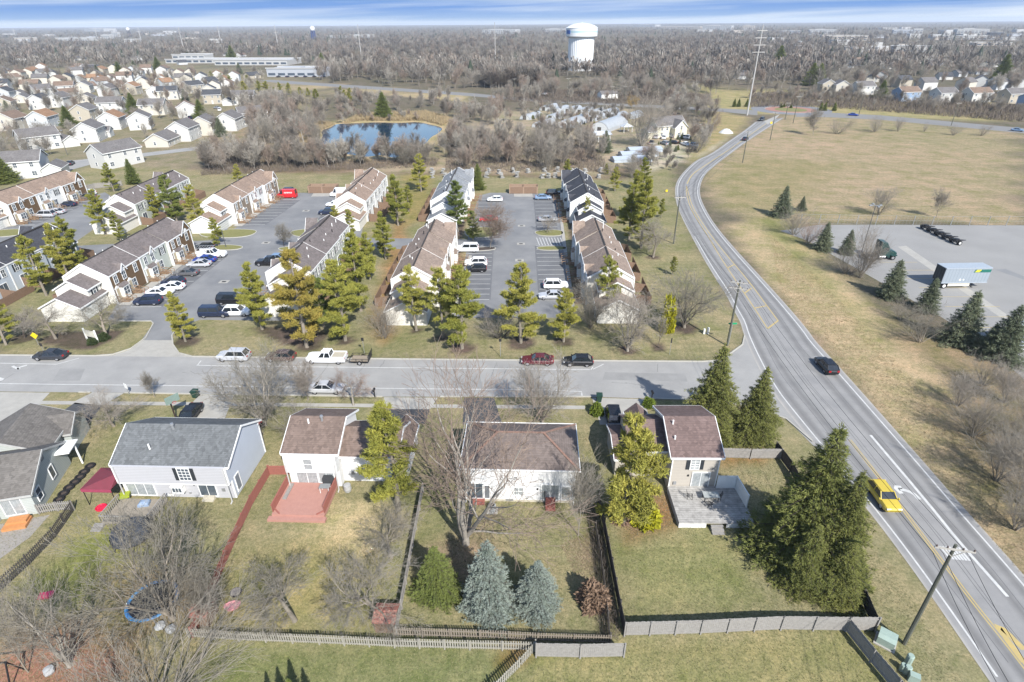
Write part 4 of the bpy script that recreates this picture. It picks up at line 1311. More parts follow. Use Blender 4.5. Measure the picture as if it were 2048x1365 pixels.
def townhouse(label, loc, mir, roof, pal, L=27.0, back=None, rz=R(-1.2), annex=True, group='townhouse blocks'):
    """long two storey block: unit coloured facade on one side, plain patio side on the other, stepped garage annexes on the near end.
    local x: + is the facade side (mir=-1 flips it), y runs along the block from its near gable"""
    t = thing('townhouse', label, 'townhouse', (*loc, 0), rz, group)
    W, Rf, T, V = MB(), MB(), MB(), MB()
    end, back = pal[3], back or pal[1]
    segs = [(0, 9.3, 0.0, 0.0), (9.3, 18.4, 0.0, 0.06), (18.4, L, 0.5, 0.0)]
    wm = [end, back, roof]
    hwid = 4.0
    for a, b, xo, zo in segs:
        x0, x1 = sorted((mir * (-hwid + xo * 0.8), mir * (hwid + xo)))
        gable(W, Rf, T, x0, x1, a, b, 0, 5.15 + zo, 2.35, 'y', 0.3 if L < 0 else 0.05, 0, 0, 0, rake=False)
        for e, s_ in ((a, -1), (b, 1)):
            if (e == 0 and s_ < 0) or (e == L and s_ > 0) or (e == 9.3 and s_ < 0):
                big = e != 9.3
                for q in (x0 - .06, x1 + .06):
                    T.bar((q, e + s_ * .1, 5.12 + zo), ((x0 + x1) / 2, e + s_ * .1, 7.52 + zo), .14 if big else .09, .3 if big else .16)
    if annex:
        xs_ = sorted((mir * -3.3, mir * 2.3))
        gable(W, Rf, T, *xs_, -3.6, -0.35, 0, 4.35, 1.55, 'y', 0.22)
        xs_ = sorted((mir * -3.8, mir * 2.9))
        gable(W, Rf, T, *xs_, -7.2, -0.37, 0, 2.6, 1.7, 'y', 0.22)
        xs_ = sorted((mir * -2.5, mir * 2.0))
        gable(W, Rf, T, *xs_, L + 0.35, L + 2.2, 0, 2.7, 1.1, 'y', 0.2)
    W.obj('wall', [end], t)
    rf = Rf.obj('roof', [roof], t)
    T.obj('trim', [TRIM], t)
    for a, b, xo, zo in segs:
        q = MB()
        xm = mir * xo * .1
        q.box(xm - .13, a + .25, 7.5 + zo, xm + .13, b - .25, 7.7 + zo)
        q.obj('ridge_vent', [mat('dark ridge vent', (0.05, 0.045, 0.042), .9)], rf)
    f_ = 'E' if mir > 0 else 'W'
    b_ = 'W' if mir > 0 else 'E'
    units = [(0.05, 9.25, 0.0, pal[0]), (9.35, 18.35, 0.0, pal[1]), (18.45, L - 0.05, 0.5, pal[2])]
    for j, (a, b, xo, m) in enumerate(units):
        p = MB()
        x0, x1 = sorted((mir * (hwid + xo + 0.004), mir * (hwid + xo + 0.05)))
        p.box(x0, a, 0.1, x1, b, 5.0)
        p.obj('facade_panel', [m], t)
        q = MB()
        x0, x1 = sorted((mir * (-hwid + xo * 0.8 - 0.05), mir * (-hwid + xo * 0.8 - 0.004)))
        q.box(x0, a, 0.1, x1, b, 5.0)
        q.obj('rear_panel', [back], t)
        xf = mir * (hwid + xo + 0.05)
        ln = b - a
        for k_, (u, z, w, h, sh) in enumerate([(0.16, 3.35, 0.9, 1.4, False), (0.42, 3.3, 0.95, 1.45, False), (0.8, 3.3, 0.95, 1.45, j == 1)]):
            win(t, xf, a + ln * u, z, w, h, f_, 2, 2, sh)
        win(t, xf, a + ln * 0.62, 0.9, 1.5, 1.5, f_, 2, 2)
        # projecting bay window with its own little roof
        by = a + ln * 0.27
        bb = MB()
        x0, x1 = sorted((xf, xf + mir * 0.6))
        bb.box(x0, by - 0.95, 0.25, x1, by + 0.95, 2.5)
        bb.hexa([(xf, by - 1.05, 2.52), (xf + mir * 0.72, by - 1.05, 2.52), (xf + mir * 0.72, by + 1.05, 2.52), (xf, by + 1.05, 2.52),
                 (xf, by - 1.05, 3.02), (xf + mir * 0.08, by - 1.05, 3.02), (xf + mir * 0.08, by + 1.05, 3.02), (xf, by + 1.05, 3.02)], 1)
        bay = bb.obj('bay_window', [end, roof], t)
        win(bay, xf + mir * 0.6, by, 0.9, 1.45, 1.35, f_, 2, 2)
        for dy in (0.05, 0.46):
            d_ = MB()
            yd = a + ln * dy + 0.55
            x0, x1 = sorted((xf, xf + mir * 0.07))
            d_.box(x0, yd - 0.5, 0.45, x1, yd + 0.5, 2.55, 0)
            x0, x1 = sorted((xf + mir * 0.03, xf + mir * 0.09))
            d_.box(x0, yd - 0.36, 0.5, x1, yd + 0.36, 2.45, 1)
            d_.add([(xf + mir * .1, yd - .7, 2.57), (xf + mir * .1, yd + .7, 2.57), (xf + mir * .1, yd, 3.05), (xf, yd - .7, 2.57), (xf, yd + .7, 2.57), (xf, yd, 3.05)], [(0, 1, 2), (5, 4, 3), (0, 2, 5, 3), (1, 4, 5, 2), (0, 3, 4, 1)], 0)
            d_.obj('door', [TRIM, mat('tan door', (0.42, 0.36, 0.25), 0.6)], t)
            s_ = MB()
            xa, xb = xf + mir * 0.1, xf + mir * 2.6
            for k_ in range(3):
                q0, q1 = sorted((xa + mir * (0.9 + k_ * 0.4), xa))
                s_.box(q0, yd - 0.6, 0, q1, yd + 0.6, 0.42 - k_ * 0.13)
            for sy in (-0.62, 0.62):
                s_.bar((xa, yd + sy, 1.25), (xb, yd + sy, 0.85), 0.07, 0.09)
                s_.bar((xa, yd + sy, 0.75), (xb, yd + sy, 0.4), 0.05, 0.06)
                for k_ in range(4):
                    xx = xa + (xb - xa) * k_ / 3
                    s_.bar((xx, yd + sy, 0), (xx, yd + sy, 1.25 - 0.13 * k_), 0.07, 0.07)
            s_.obj('porch_steps', [mat('tan porch wood', (0.27, 0.18, 0.11), 0.85, (0.2, 0.13, 0.08), 4)], t)
        xb_ = mir * (-hwid + xo * 0.8 - 0.05)
        for u in (0.2, 0.42, 0.66, 0.86):
            win(t, xb_, a + ln * u, 3.4, 0.85, 1.3, b_, 2, 2, u in (0.2, 0.66))
        for u in (0.28, 0.74):
            win(t, xb_, a + ln * u, 0.35, 1.7, 2.0, b_, 2, 1, name='patio_door')
        # attic dormer gable on the facade
        g = MB()
        yg = a + ln * (0.42 if j < 2 else 0.8)
        wg = 0.75 if j < 2 else 1.9
        zt = 5.15 + (0.95 if j < 2 else 2.2)
        x0, x1 = mir * (hwid + xo - 2.2), mir * (hwid + xo + 0.09)
        tri = [(yg - wg, 4.85), (yg + wg, 4.85), (yg, zt)]
        g.add([(x1, *q) for q in tri] + [(x0, *q) for q in tri], [(0, 1, 2), (5, 4, 3), (0, 2, 5, 3), (1, 4, 5, 2), (0, 3, 4, 1)], 0)
        for sg in (-1, 1):
            q = [(x1 + mir * 0.2, yg + sg * (wg + 0.18), 4.72), (x1 + mir * 0.2, yg, zt + 0.03), (x0, yg, zt + 0.03), (x0, yg + sg * (wg + 0.18), 4.72)]
            g.hexa([(a_, b2, c_) for a_, b2, c_ in q] + [(a_, b2, c_ + 0.1) for a_, b2, c_ in q], 1)
            g.bar((x1 + mir * 0.24, yg + sg * (wg + 0.2), 4.74), (x1 + mir * 0.24, yg, zt + 0.07), 0.06, 0.2, 2)
        g.obj('dormer', [m if j == 2 else TRIM, roof, TRIM], t)
        if j == 2:
            wo = win(t, xf, yg, 3.35, 0.9, 1.9, f_, 2, 3, name='arched_window')
            am = MB()
            x0, x1 = xf, xf + mir * 0.06
            am.loft([[(xx, yg + 0.54 * math.cos(q), 5.33 + 0.5 * math.sin(q)) for q in [math.pi * i / 8 for i in range(9)]] for xx in (x0, x1)])
            am.obj('window_arch', [TRIM], wo, (0, 0, 0)).matrix_parent_inverse = wo.matrix_basis.inverted()
        # corner board between units
    cb = MB()
    cb.box(-.06, -.13, .05, .06, .13, 5.0)
    cb = cb.mesh('corner_board', TRIM)
    for yb, xo in ((0.0, 0), (9.3, 0), (18.4, 0.5), (L, 0.5)):
        for sg in (mir, -mir):
            xx = sg * (hwid + (xo if sg == mir else -xo * 0.8) + 0.06)
            ob('corner_board', cb, t, (xx, yb, 0))
    rnd = random.Random(label)
    for k_ in range(9):
        y_ = 1.5 + k_ * (L - 3) / 8 + rnd.uniform(-.5, .5)
        xr = -mir * rnd.uniform(0.6, 2.4)
        zr = 7.5 - abs(xr) * 0.59
        vb = MB()
        vb.tube([(xr, y_, zr - 0.3), (xr, y_, zr + 0.55)], 0.09, 6)
        vb.obj('vent_pipe', [TRIM if k_ % 3 else DARK], rf)
    if annex:
        gd = MB()
        x0 = mir * 2.9
        q0, q1 = sorted((x0 + mir * 0.01, x0 + mir * 0.07))
        gd.box(q0, -6.6, 0.05, q1, -2.2, 2.15)
        gd.obj('garage_door', [mat('garage door', (0.62, 0.62, 0.58), 0.6, lines=(2, 0.5, 0.5))], t)
        win(t, mir * 2.3, -2.0, 3.0, 0.7, 1.15, f_, 1, 2, True)
    return t


def patio_fence(label, loc, mir, L=27, rz=R(-1.2)):
    t = thing('patio_fence', label, 'fence', (*loc, 0), rz, 'brown patio fences behind the townhouses')
    for k_ in range(6):
        y = k_ * (L / 5)
        p = MB()
        x0, x1 = -mir * 4.4, -mir * 7.4
        n = 12
        for i in range(n):
            xx = x0 + (x1 - x0) * (i + 0.5) / n
            zt = 2.15 - 0.55 * (i / n)
            p.box(xx - 0.115, y - 0.025, 0.06, xx + 0.115, y + 0.025, zt)
        p.obj('fence_panel', [WOODB], t)
        if k_ < 5:
            p = MB()
            for i in range(21):
                if k_ % 2 and i > 14:
                    continue
                yy = y + (i + 0.5) * (L / 5) / 21
                p.box(x1 - 0.025, yy - 0.115, 0.06, x1 + 0.025, yy + 0.115, 1.6 + 0.05 * (i % 2))
            p.obj('fence_panel', [WOODB], t)
    return t


TB_ = [
    ('brown and cream townhouse block with a long mauve grey roof, nearest on the left', (-75.0, 94.2), 1, ROOFM, (BRN, GRN, BRN, CREAM), OFFW),
    ('townhouse block with mauve grey roof backing onto pines in the middle left', (-39.8, 95.6), -1, ROOFM, (GRN, TAUPE, GRN, CREAM), GRN),
    ('tan roofed townhouse block on the left of the middle car park, nearest the street', (-16.8, 92.0), 1, ROOFB, (CREAM, TAUPE, CREAM, CREAM), CREAM),
    ('tan roofed townhouse block on the right of the middle car park, nearest the street', (17.2, 92.2), -1, ROOFB, (BLU, CREAM, BLU, CREAM), CREAM),
    ('brown and white townhouse block with light brown roof at the far left', (-128.5, 141.0), 1, ROOFO, (BRN, OFFW, BRN, CREAM), OFFW),
    ('pale blue townhouse block with charcoal roof cut by the left edge', (-97.8, 91.0), -1, ROOFK, (BLU, BLU, BLU, BLU), BLU),
    ('cream townhouse block with grey mauve roof behind the row of pines', (-96.8, 140.5), -1, ROOFM, (CREAM, GRN, CREAM, CREAM), GRN),
    ('taupe and white townhouse block with light brown roof facing the red van', (-72.6, 140.5), 1, ROOFO, (TAUPE, OFFW, TAUPE, OFFW), OFFW),
    ('white townhouse block with light brown roof beside the white minibus', (-40.2, 142.0), -1, ROOFO, (OFFW, CREAM, OFFW, CREAM), OFFW),
    ('townhouse block with blue grey roof in the back row', (-16.0, 141.5), 1, ROOFG, (OFFW, BLU, OFFW, OFFW), OFFW),
    ('townhouse block with charcoal roof in the back row on the right', (18.6, 139.5), -1, ROOFK, (BLU, OFFW, BLU, OFFW), OFFW),
]
for lb, lc, mi_, rf_, pal_, bk_ in TB_:
    townhouse(lb, lc, mi_, rf_, pal_, back=bk_)
PF = ['brown patio fence on the west side of the nearest mauve roofed block', 'brown patio fence behind the middle left mauve roofed block', 'brown patio fence along the bare strip left of the near tan roofed block', 'stepped brown patio fence right of the near tan roofed block by the road',
      None, 'brown patio fence behind the pale blue block', 'brown patio fence behind the cream block among the pines', None, 'brown patio fence behind the white block by the minibus', 'brown patio fence left of the blue grey roofed block', 'stepped brown patio fence right of the charcoal roofed block']
for lb, q in zip(PF, TB_):
    if lb:
        patio_fence(lb, q[1], q[2])
# ------------------------------------------------------------------ vehicles (front towards +x, resting on z = 0)
def paint(name, c, rough=0.25):
    m = mat(name + ' car paint', c, rough, tuple(x * 0.92 for x in c), 0.8, 2, spec=0.6)
    return m


HEADL = mat('headlight lens', (0.7, 0.72, 0.74), 0.1, spec=0.9)
TAILL = mat('tail light lens', (0.35, 0.01, 0.012), 0.2, spec=0.7)
RIM = mat('alloy wheel', (0.5, 0.5, 0.52), 0.3, metal=0.7)
PLAST = mat('black plastic', (0.02, 0.02, 0.022), 0.6)
CARGLASS = mat('tinted car glass', (0.012, 0.016, 0.02), 0.05, (0.02, 0.025, 0.03), 1, spec=0.9)
# length, width, belt z, roof z, (hood start, windscreen base, roof front, roof rear, rear glass base), bonnet z, boot z
SHAPES = {
    'sedan': (4.75, 1.82, 0.92, 1.45, (0.95, 0.25, -0.95, -1.75), 0.86, 0.98),
    'hatch': (4.35, 1.8, 0.95, 1.52, (0.95, 0.3, -1.35, -1.95), 0.92, 1.0),
    'suv': (4.7, 1.88, 1.05, 1.72, (1.05, 0.45, -1.7, -2.2), 1.05, 1.08),
    'bigsuv': (5.2, 2.0, 1.15, 1.88, (1.15, 0.6, -2.2, -2.5), 1.15, 1.16),
    'van': (5.6, 2.0, 1.25, 2.45, (1.95, 1.25, -2.6, -2.74), 1.2, 1.3),
    'minivan': (5.1, 1.98, 1.02, 1.75, (1.55, 0.75, -1.95, -2.45), 0.98, 1.05),
    'pickup': (5.8, 2.0, 1.12, 1.86, (1.05, 0.45, -0.65, -0.85), 1.12, 1.12),
}
_CM = {}


def car_meshes(kind, col):
    k_ = (kind, col.name)
    if k_ in _CM:
        return _CM[k_]
    L, Wd, zb, zr, (xw, xf, xr, xg), zh, zt = SHAPES[kind]
    h = Wd / 2
    b, g = MB(), MB()

    def sec(x, w, z0, z1):
        return [(x, -w * .86, z0), (x, -w, z0 + .16), (x, -w, z1 - .16), (x, -w * .88, z1), (x, w * .88, z1), (x, w, z1 - .16), (x, w, z0 + .16), (x, w * .86, z0)]
    xe = L / 2
    # nose to tail; the pickup's bed is cut down behind the cab
    st = [(xe, h * .78, .42, zh - .28), (xe - .12, h * .9, .28, zh - .12), (xe - .5, h * .97, .24, zh - .03), (xw, h, .22, zb), (0, h, .22, zb), (xg + 0.02, h, .22, zb)]
    if kind == 'pickup':
        st += [(-xe + .06, h * .98, .3, zb), (-xe, h * .96, .42, zb - .03)]
    else:
        st += [(-xe + .35 if -xe + .35 < xg else xg - .02, h * .97, .24, zt), (-xe + .1, h * .92, .3, zt - .05), (-xe, h * .84, .42, zt - .24)]
    b.loft([sec(*s) for s in st][::-1])
    wr = h * .74
    # roof skin and pillars over a dark glasshouse
    e = 0.03
    g.hexa([(xg + e, -h * .9, zb - .02), (xw - e, -h * .9, zb - .02), (xw - e, h * .9, zb - .02), (xg + e, h * .9, zb - .02),
            (xr + e, -wr, zr - .05), (xf - e, -wr, zr - .05), (xf - e, wr, zr - .05), (xr + e, wr, zr - .05)])
    b.loft([[(x, y, z) for y, z in ((-wr * 1.03, zr - .07), (-wr * .85, zr - .005), (wr * .85, zr - .005), (wr * 1.03, zr - .07))] for x in (xr - .05, xf + .05)])
    for s in (-1, 1):
        for x0, x1 in ((xw, xf), (xg, xr), ((xw + xg) / 2 + .05, (xf + xr) / 2 + .05)):
            b.bar((x0, s * h * .905, zb - .03), (x1, s * wr * 1.01, zr - .05), 0.07, 0.09)
        b.bar((xw + .05, s * (h + .07), zb + .02), (xw - .12, s * (h + .07), zb + .08), 0.12, 0.16)
    if kind == 'van':
        for s in (-1, 1):
            b.hexa([(xg, s * h * .91, zb - .03), (0.9, s * h * .91, zb - .03), (0.9, s * h * .93, zb - .03), (xg, s * h * .93, zb - .03),
                    (xr, s * wr * 1.0, zr - .06), (0.9, s * wr * 1.0, zr - .06), (0.9, s * wr * 1.05, zr - .06), (xr, s * wr * 1.05, zr - .06)])
    bed = None
    if kind == 'pickup':
        q = MB()
        q.box(-xe + .1, -h * .84, zb - .02, xg - .12, h * .84, zb + .012)
        bed = q.mesh('bed_liner', mat('pale bed floor', (0.42, 0.38, 0.30), 0.8))
        for s in (-1, 1):
            b.box(-xe + .04, s * h * .92 - .05, zb - .02, xg - .05, s * h * .92 + .05, zb + .14)
        b.box(-xe + .02, -h * .9, zb - .02, -xe + .1, h * .9, zb + .14)
    hl, tl, wh, ri = MB(), MB(), MB(), MB()
    hl.box(xe - .2, -.2, -.09, xe - .03, .2, .07)
    tl.box(-xe - .01, -.16, -.1, -xe + .14, .16, .12)
    wr_ = 0.34 if zr < 1.6 else 0.38
    wh.tube([(0, -.11, 0), (0, .11, 0)], wr_, 14)
    ri.tube([(0, -.125, 0), (0, .125, 0)], wr_ * .62, 10)
    _CM[k_] = dict(body=b.mesh('body', col), glass=g.mesh('windows', CARGLASS), bed=bed, hl=hl.mesh('headlight', HEADL), tl=tl.mesh('tail_light', TAILL), wh=wh.mesh('wheel', BLACK), ri=ri.mesh('rim', RIM),
                   wx=(xe - .9 if kind != 'van' else xe - 1.0, -xe + .95), wy=h - .13, wr=wr_, lh=(h * .62, zh - .22), lt=(h * .66, zt - .2), L=L)
    return _CM[k_]


def car(kind, col, px, head, label, cat=None, group=None, fine=True, name=None):
    m = car_meshes(kind, col)
    nm = name or {'van': 'cargo_van', 'pickup': 'pickup_truck', 'suv': 'parked_suv', 'bigsuv': 'parked_suv', 'minivan': 'minivan'}.get(kind, 'parked_car')
    t = thing(nm, label, cat or {'van': 'van', 'pickup': 'pickup', 'minivan': 'van'}.get(kind, 'car'), (*px, 0.022) if not isinstance(px[0], int) else (*G(*px), 0.022), R(head), group)
    ob('body', m['body'], t)
    ob('windows', m['glass'], t)
    if m['bed']:
        ob('bed_liner', m['bed'], t)
    for x in m['wx']:
        for s in (-1, 1):
            w_ = ob('wheel', m['wh'], t, (x, s * m['wy'], m['wr']))
            if fine:
                ob('rim', m['ri'], w_)
    for s in (-1, 1):
        ob('headlight', m['hl'], t, (0, s * m['lh'][0], m['lh'][1]))
        ob('tail_light', m['tl'], t, (0, s * m['lt'][0], m['lt'][1]))
    return t


C_ = {k_: paint(k_, c) for k_, c in dict(charcoal=(0.03, 0.033, 0.04), silver=(0.42, 0.43, 0.45), grey=(0.10, 0.10, 0.105), white=(0.75, 0.76, 0.77), navy=(0.018, 0.026, 0.055), blue=(0.015, 0.045, 0.24), black=(0.012, 0.012, 0.014),
                                           maroon=(0.10, 0.018, 0.024), red=(0.48, 0.02, 0.025), yellow=(0.5, 0.38, 0.05), umber=(0.09, 0.06, 0.05), steel=(0.16, 0.24, 0.36), lightgrey=(0.28, 0.29, 0.31)).items()}
GS, GL = 'cars parked along the side street', 'cars in the townhouse car parks'
for kd, c_, p_, hd, lb, gr in [
    ('sedan', 'charcoal', (104, 717), 180, 'charcoal sedan parked at the left end of the side street', GS),
    ('suv', 'silver', (470, 719), 178, 'silver crossover parked under bare branches on the side street', GS),
    ('hatch', 'umber', (563, 720), 178, 'dark brown hatchback veiled by bare branches on the side street', GS),
    ('pickup', 'white', (655, 723), 178, 'white single cab pickup towing the utility trailer', GS),
    ('sedan', 'silver', (655, 783), -2, 'silver sedan parked on the house side of the street', GS),
    ('sedan', 'maroon', (1075, 727), 178, 'maroon sedan parked behind bare branches on the side street', GS),
    ('hatch', 'black', (1156, 729), 178, 'black hatchback parked at the end of the parking lane', GS),
    ('hatch', 'black', (1651, 738), 90, 'dark car driving away on the main road', 'cars driving on the main road'),
    ('hatch', 'yellow', (1763, 1000), -92, 'yellow car driving toward the viewer on the main road', 'cars driving on the main road'),
    ('suv', 'black', (1228, 848), -92, 'black crossover on the concrete driveway beside the tan house', None),
    ('sedan', 'black', (381, 838), -88, 'black car half hidden behind the blue grey house', None),
    ('suv', 'navy', (298, 608), 183, 'navy crossover nearest the entrance in front of the brown townhouse', GL),
    ('sedan', 'white', (322, 590), 2, 'white sedan facing out next to the nearest navy crossover', GL),
    ('sedan', 'white', (345, 579), 182, 'white sedan facing in between the other white sedan and a navy one', GL),
    ('hatch', 'navy', (348, 569), 182, 'navy hatchback behind the white sedans', GL),
    ('sedan', 'grey', (374, 551), 182, 'dark grey sedan with empty stalls on both sides', GL),
    ('sedan', 'silver', (400, 533), 182, 'silver sedan next to the bright blue car', GL),
    ('sedan', 'blue', (411, 524), 182, 'bright blue sedan beside the white service truck', GL),
    ('hatch', 'black', (409, 500), 182, 'black car parked behind the white service truck', GL),
    ('bigsuv', 'black', (466, 606), 0, 'large black sport utility under the edge of a pine', GL),
    ('bigsuv', 'navy', (432, 632), 0, 'navy sport utility at the end row by the entrance', GL),
    ('suv', 'white', (476, 630), 0, 'white sport utility right of the navy one at the end row', GL),
    ('sedan', 'steel', (552, 521), 180, 'blue grey car beyond the roof of the grey green block', GL),
    ('pickup', 'black', (541, 530), 180, 'black pickup beside the grey green townhouse block', GL),
    ('van', 'red', (575, 396), 180, 'red cargo van with white lettering at the top of the car park', GL),
    ('suv', 'charcoal', (574, 387), 180, 'dark car behind the red cargo van', GL),
    ('van', 'white', (681, 393), 182, 'white minibus by the back fence', GL),
    ('hatch', 'white', (669, 413), 180, 'white hatchback below the white minibus', GL),
    ('suv', 'navy', (656, 429), 180, 'navy crossover near the brown roof corner', GL),
    ('bigsuv', 'white', (934, 503), 180, 'white sport utility beside the mulch island', GL),
    ('suv', 'white', (952, 531), 182, 'white crossover with a black roof next to a black car', GL),
    ('hatch', 'black', (952, 543), 182, 'black car parked below the white crossover', GL),
    ('sedan', 'steel', (1086, 399), 0, 'blue sedan at the far end of the middle car park', GL),
    ('suv', 'black', (1108, 391), 0, 'black car in the shade at the far end of the middle car park', GL),
    ('sedan', 'lightgrey', (1095, 443), 0, 'grey sedan under the small bare tree', GL),
    ('suv', 'white', (1111, 576), 0, 'white crossover parked above the silver sedan on the right side', GL),
    ('sedan', 'silver', (1103, 597), 180, 'silver sedan behind the compact pine', GL),
    ('sedan', 'red', (977, 443), 180, 'red car behind the reddish bare tree', GL),
    ('hatch', 'white', (990, 403), 180, 'white car in the far left stalls of the middle car park', GL),
    ('suv', 'white', (176, 391), 180, 'white crossover at the far left car park', GL),
    ('suv', 'grey', (176, 399), 180, 'grey crossover beside the white one at the far left', GL),
    ('sedan', 'navy', (136, 413), 180, 'dark blue car half hidden by a small pine at the far left', GL),
    ('minivan', 'silver', (92, 434), 182, 'silver minivan in front of the brown and white block', GL),
    ('sedan', 'silver', (113, 428), 182, 'silver car right behind the minivan', GL),
    ('suv', 'charcoal', (1523, 242), -125, 'dark car leaving the roundabout toward the viewer', 'cars driving on the main road'),
    ('sedan', 'charcoal', (1490, 281), 55, 'dark car driving toward the roundabout', 'cars driving on the main road'),
    ('sedan', 'blue', (1706, 232), -31, 'blue car on the far road right of the roundabout', 'cars on the far road'),
    ('sedan', 'steel', (2034, 263), -46, 'blue grey car on the far road at the right edge', 'cars on the far road'),
    ('hatch', 'white', (1088, 190), 141, 'white car on the far road by the dark rounded tree', 'cars on the far road'),
]:
    car(kd, C_[c_], p_, hd, lb, None, gr, p_[1] > 300)
for i, (x, y, c_) in enumerate([(1328, 278, 'white'), (1342, 275, 'lightgrey'), (1369, 278, 'white'), (1303, 288, 'grey'), (1329, 290, 'lightgrey'), (1345, 288, 'black'), (1312, 277, 'silver'), (1370, 291, 'white'), (1384, 294, 'steel'), (1390, 300, 'charcoal'), (440, 222, 'white'), (434, 218, 'lightgrey'), (385, 238, 'navy'), (142, 330, 'charcoal'), (1062, 141, 'white')]):
    car('sedan' if i % 2 else 'suv', C_[c_], (x, y), 70 + 40 * (i % 3), f'{"pale" if c_ in ("white", "silver", "lightgrey") else "dark"} car parked ' + ('at the nursery gravel yard' if y > 270 and x > 1000 else 'beside a house in the left suburb' if x < 1000 else 'at the foot of the water tower'), None, 'cars at the nursery' if y > 270 and x > 1000 else 'cars far off', False)
for i in range(12):
    car('sedan' if i % 2 else 'suv', C_[['white', 'charcoal', 'silver', 'navy'][i % 4]], (548 + i * 9, 153 + i % 2 * 2), 70, f'{"pale" if i % 2 == 0 else "dark"} car in the row before the long low shop building', None, 'cars at the shop row', False)


def txt(s, size, parent, loc, rot, m, name='lettering', ex=0.01, shear=0.0, sx=1):
    c = bpy.data.curves.new(name, 'FONT')
    c.body, c.size, c.extrude, c.align_x, c.shear = s, size, ex, 'CENTER', shear
    o = bpy.data.objects.new(name, c)
    COL.objects.link(o)
    dg = bpy.context.evaluated_depsgraph_get()
    me = bpy.data.meshes.new_from_object(o.evaluated_get(dg))
    bpy.data.objects.remove(o)
    me.materials.clear()
    me.materials.append(m)
    o = ob(name, me, parent, loc)
    o.rotation_euler = rot
    o.scale = (sx, 1, 1)
    return o


PLW = mat('white vinyl lettering', (0.8, 0.8, 0.8), 0.5)
van = [o for o in COL.objects if o.get('label', '').startswith('red cargo van')][0]
txt('Safelite', 0.85, van, (-0.7, 0.93, 1.5), (R(75), 0, R(180)), PLW, shear=0.15)
# white service truck with ladder rack
sv = car('pickup', C_['white'], (426, 514), 2, 'white service truck with a ladder rack and tool boxes', 'truck', GL, name='service_truck')
q = MB()
for s in (-1, 1):
    q.box(-2.85, s * 0.98 - .2, 1.1, -0.95, s * 0.98 + .2, 1.55)
q.obj('tool_box', [C_['white']], sv)
q = MB()
for s in (-1, 1):
    for x in (-2.7, -1.0, 0.3):
        q.bar((x, s * .9, 1.5), (x, s * .9, 2.2), .06, .06)
    q.bar((-2.9, s * .9, 2.22), (0.6, s * .9, 2.22), .08, .06)
for k_ in range(7):
    q.bar((-2.8 + k_ * .55, -.9, 2.27), (-2.8 + k_ * .55, .9, 2.27), .06, .05)
q.obj('ladder_rack', [METAL], sv)
# utility trailer behind the white pickup
t = thing('utility_trailer', 'small open utility trailer with wooden bed and raised mesh ramp', 'trailer', (*G(722, 724), 0.02), R(178))
q = MB()
q.box(-1.4, -0.85, 0.5, 1.3, 0.85, 0.56)
q.obj('deck', [mat('plank deck', (0.30, 0.25, 0.19), 0.9, lines=(1, 0.2, 0.6))], t)
q = MB()
for s in (-1, 1):
    q.bar((-1.4, s * .88, .5), (1.35, s * .88, .5), .07, .1)
    q.bar((-1.4, s * .88, .95), (1.35, s * .88, .95), .05, .05)
    for x in (-1.4, -.5, .4, 1.33):
        q.bar((x, s * .88, .5), (x, s * .88, .97), .05, .05)
    q.bar((1.35, s * .85, .5), (2.6, 0, .5), .07, .08)
q.bar((1.35, -.88, .95), (1.35, .88, .95), .05, .05)
q.obj('frame', [DARK], t)
q = MB()
for k_ in range(9):
    q.bar((-1.45 - .02 * k_, -.85, .55 + .16 * k_), (-1.45 - .02 * k_, .85, .55 + .16 * k_), .03, .05)
for s in (-1, 0, 1):
    q.bar((-1.45, s * .85, .5), (-1.63, s * .85, 1.9), .05, .05)
q.obj('ramp', [DARK], t)
for s in (-1, 1):
    q = MB()
    q.tube([(-.1, s * 1.02 - .09, .34), (-.1, s * 1.02 + .09, .34)], .34, 14)
    w_ = q.obj('wheel', [BLACK], t)
    q = MB()
    q.tube([(-.1, s * 1.02 - .1, .34), (-.1, s * 1.02 + .1, .34)], .2, 10)
    q.obj('rim', [RIM], w_)
# pup trailers and the green tractor in the truck yard
TRG = mat('dark green truck paint', (0.012, 0.05, 0.045), 0.35, spec=0.5)
TRS = mat('pale grey trailer skin', (0.27, 0.305, 0.34), 0.4, (0.24, 0.275, 0.31), 0.5, lines=(0, 0.6, 0.25))
TRT = mat('trailer roof skin', (0.34, 0.38, 0.42), 0.4)
LGN = mat('green logo band', (0.02, 0.14, 0.11), 0.5)
LYE = mat('yellow logo', (0.75, 0.62, 0.03), 0.5)


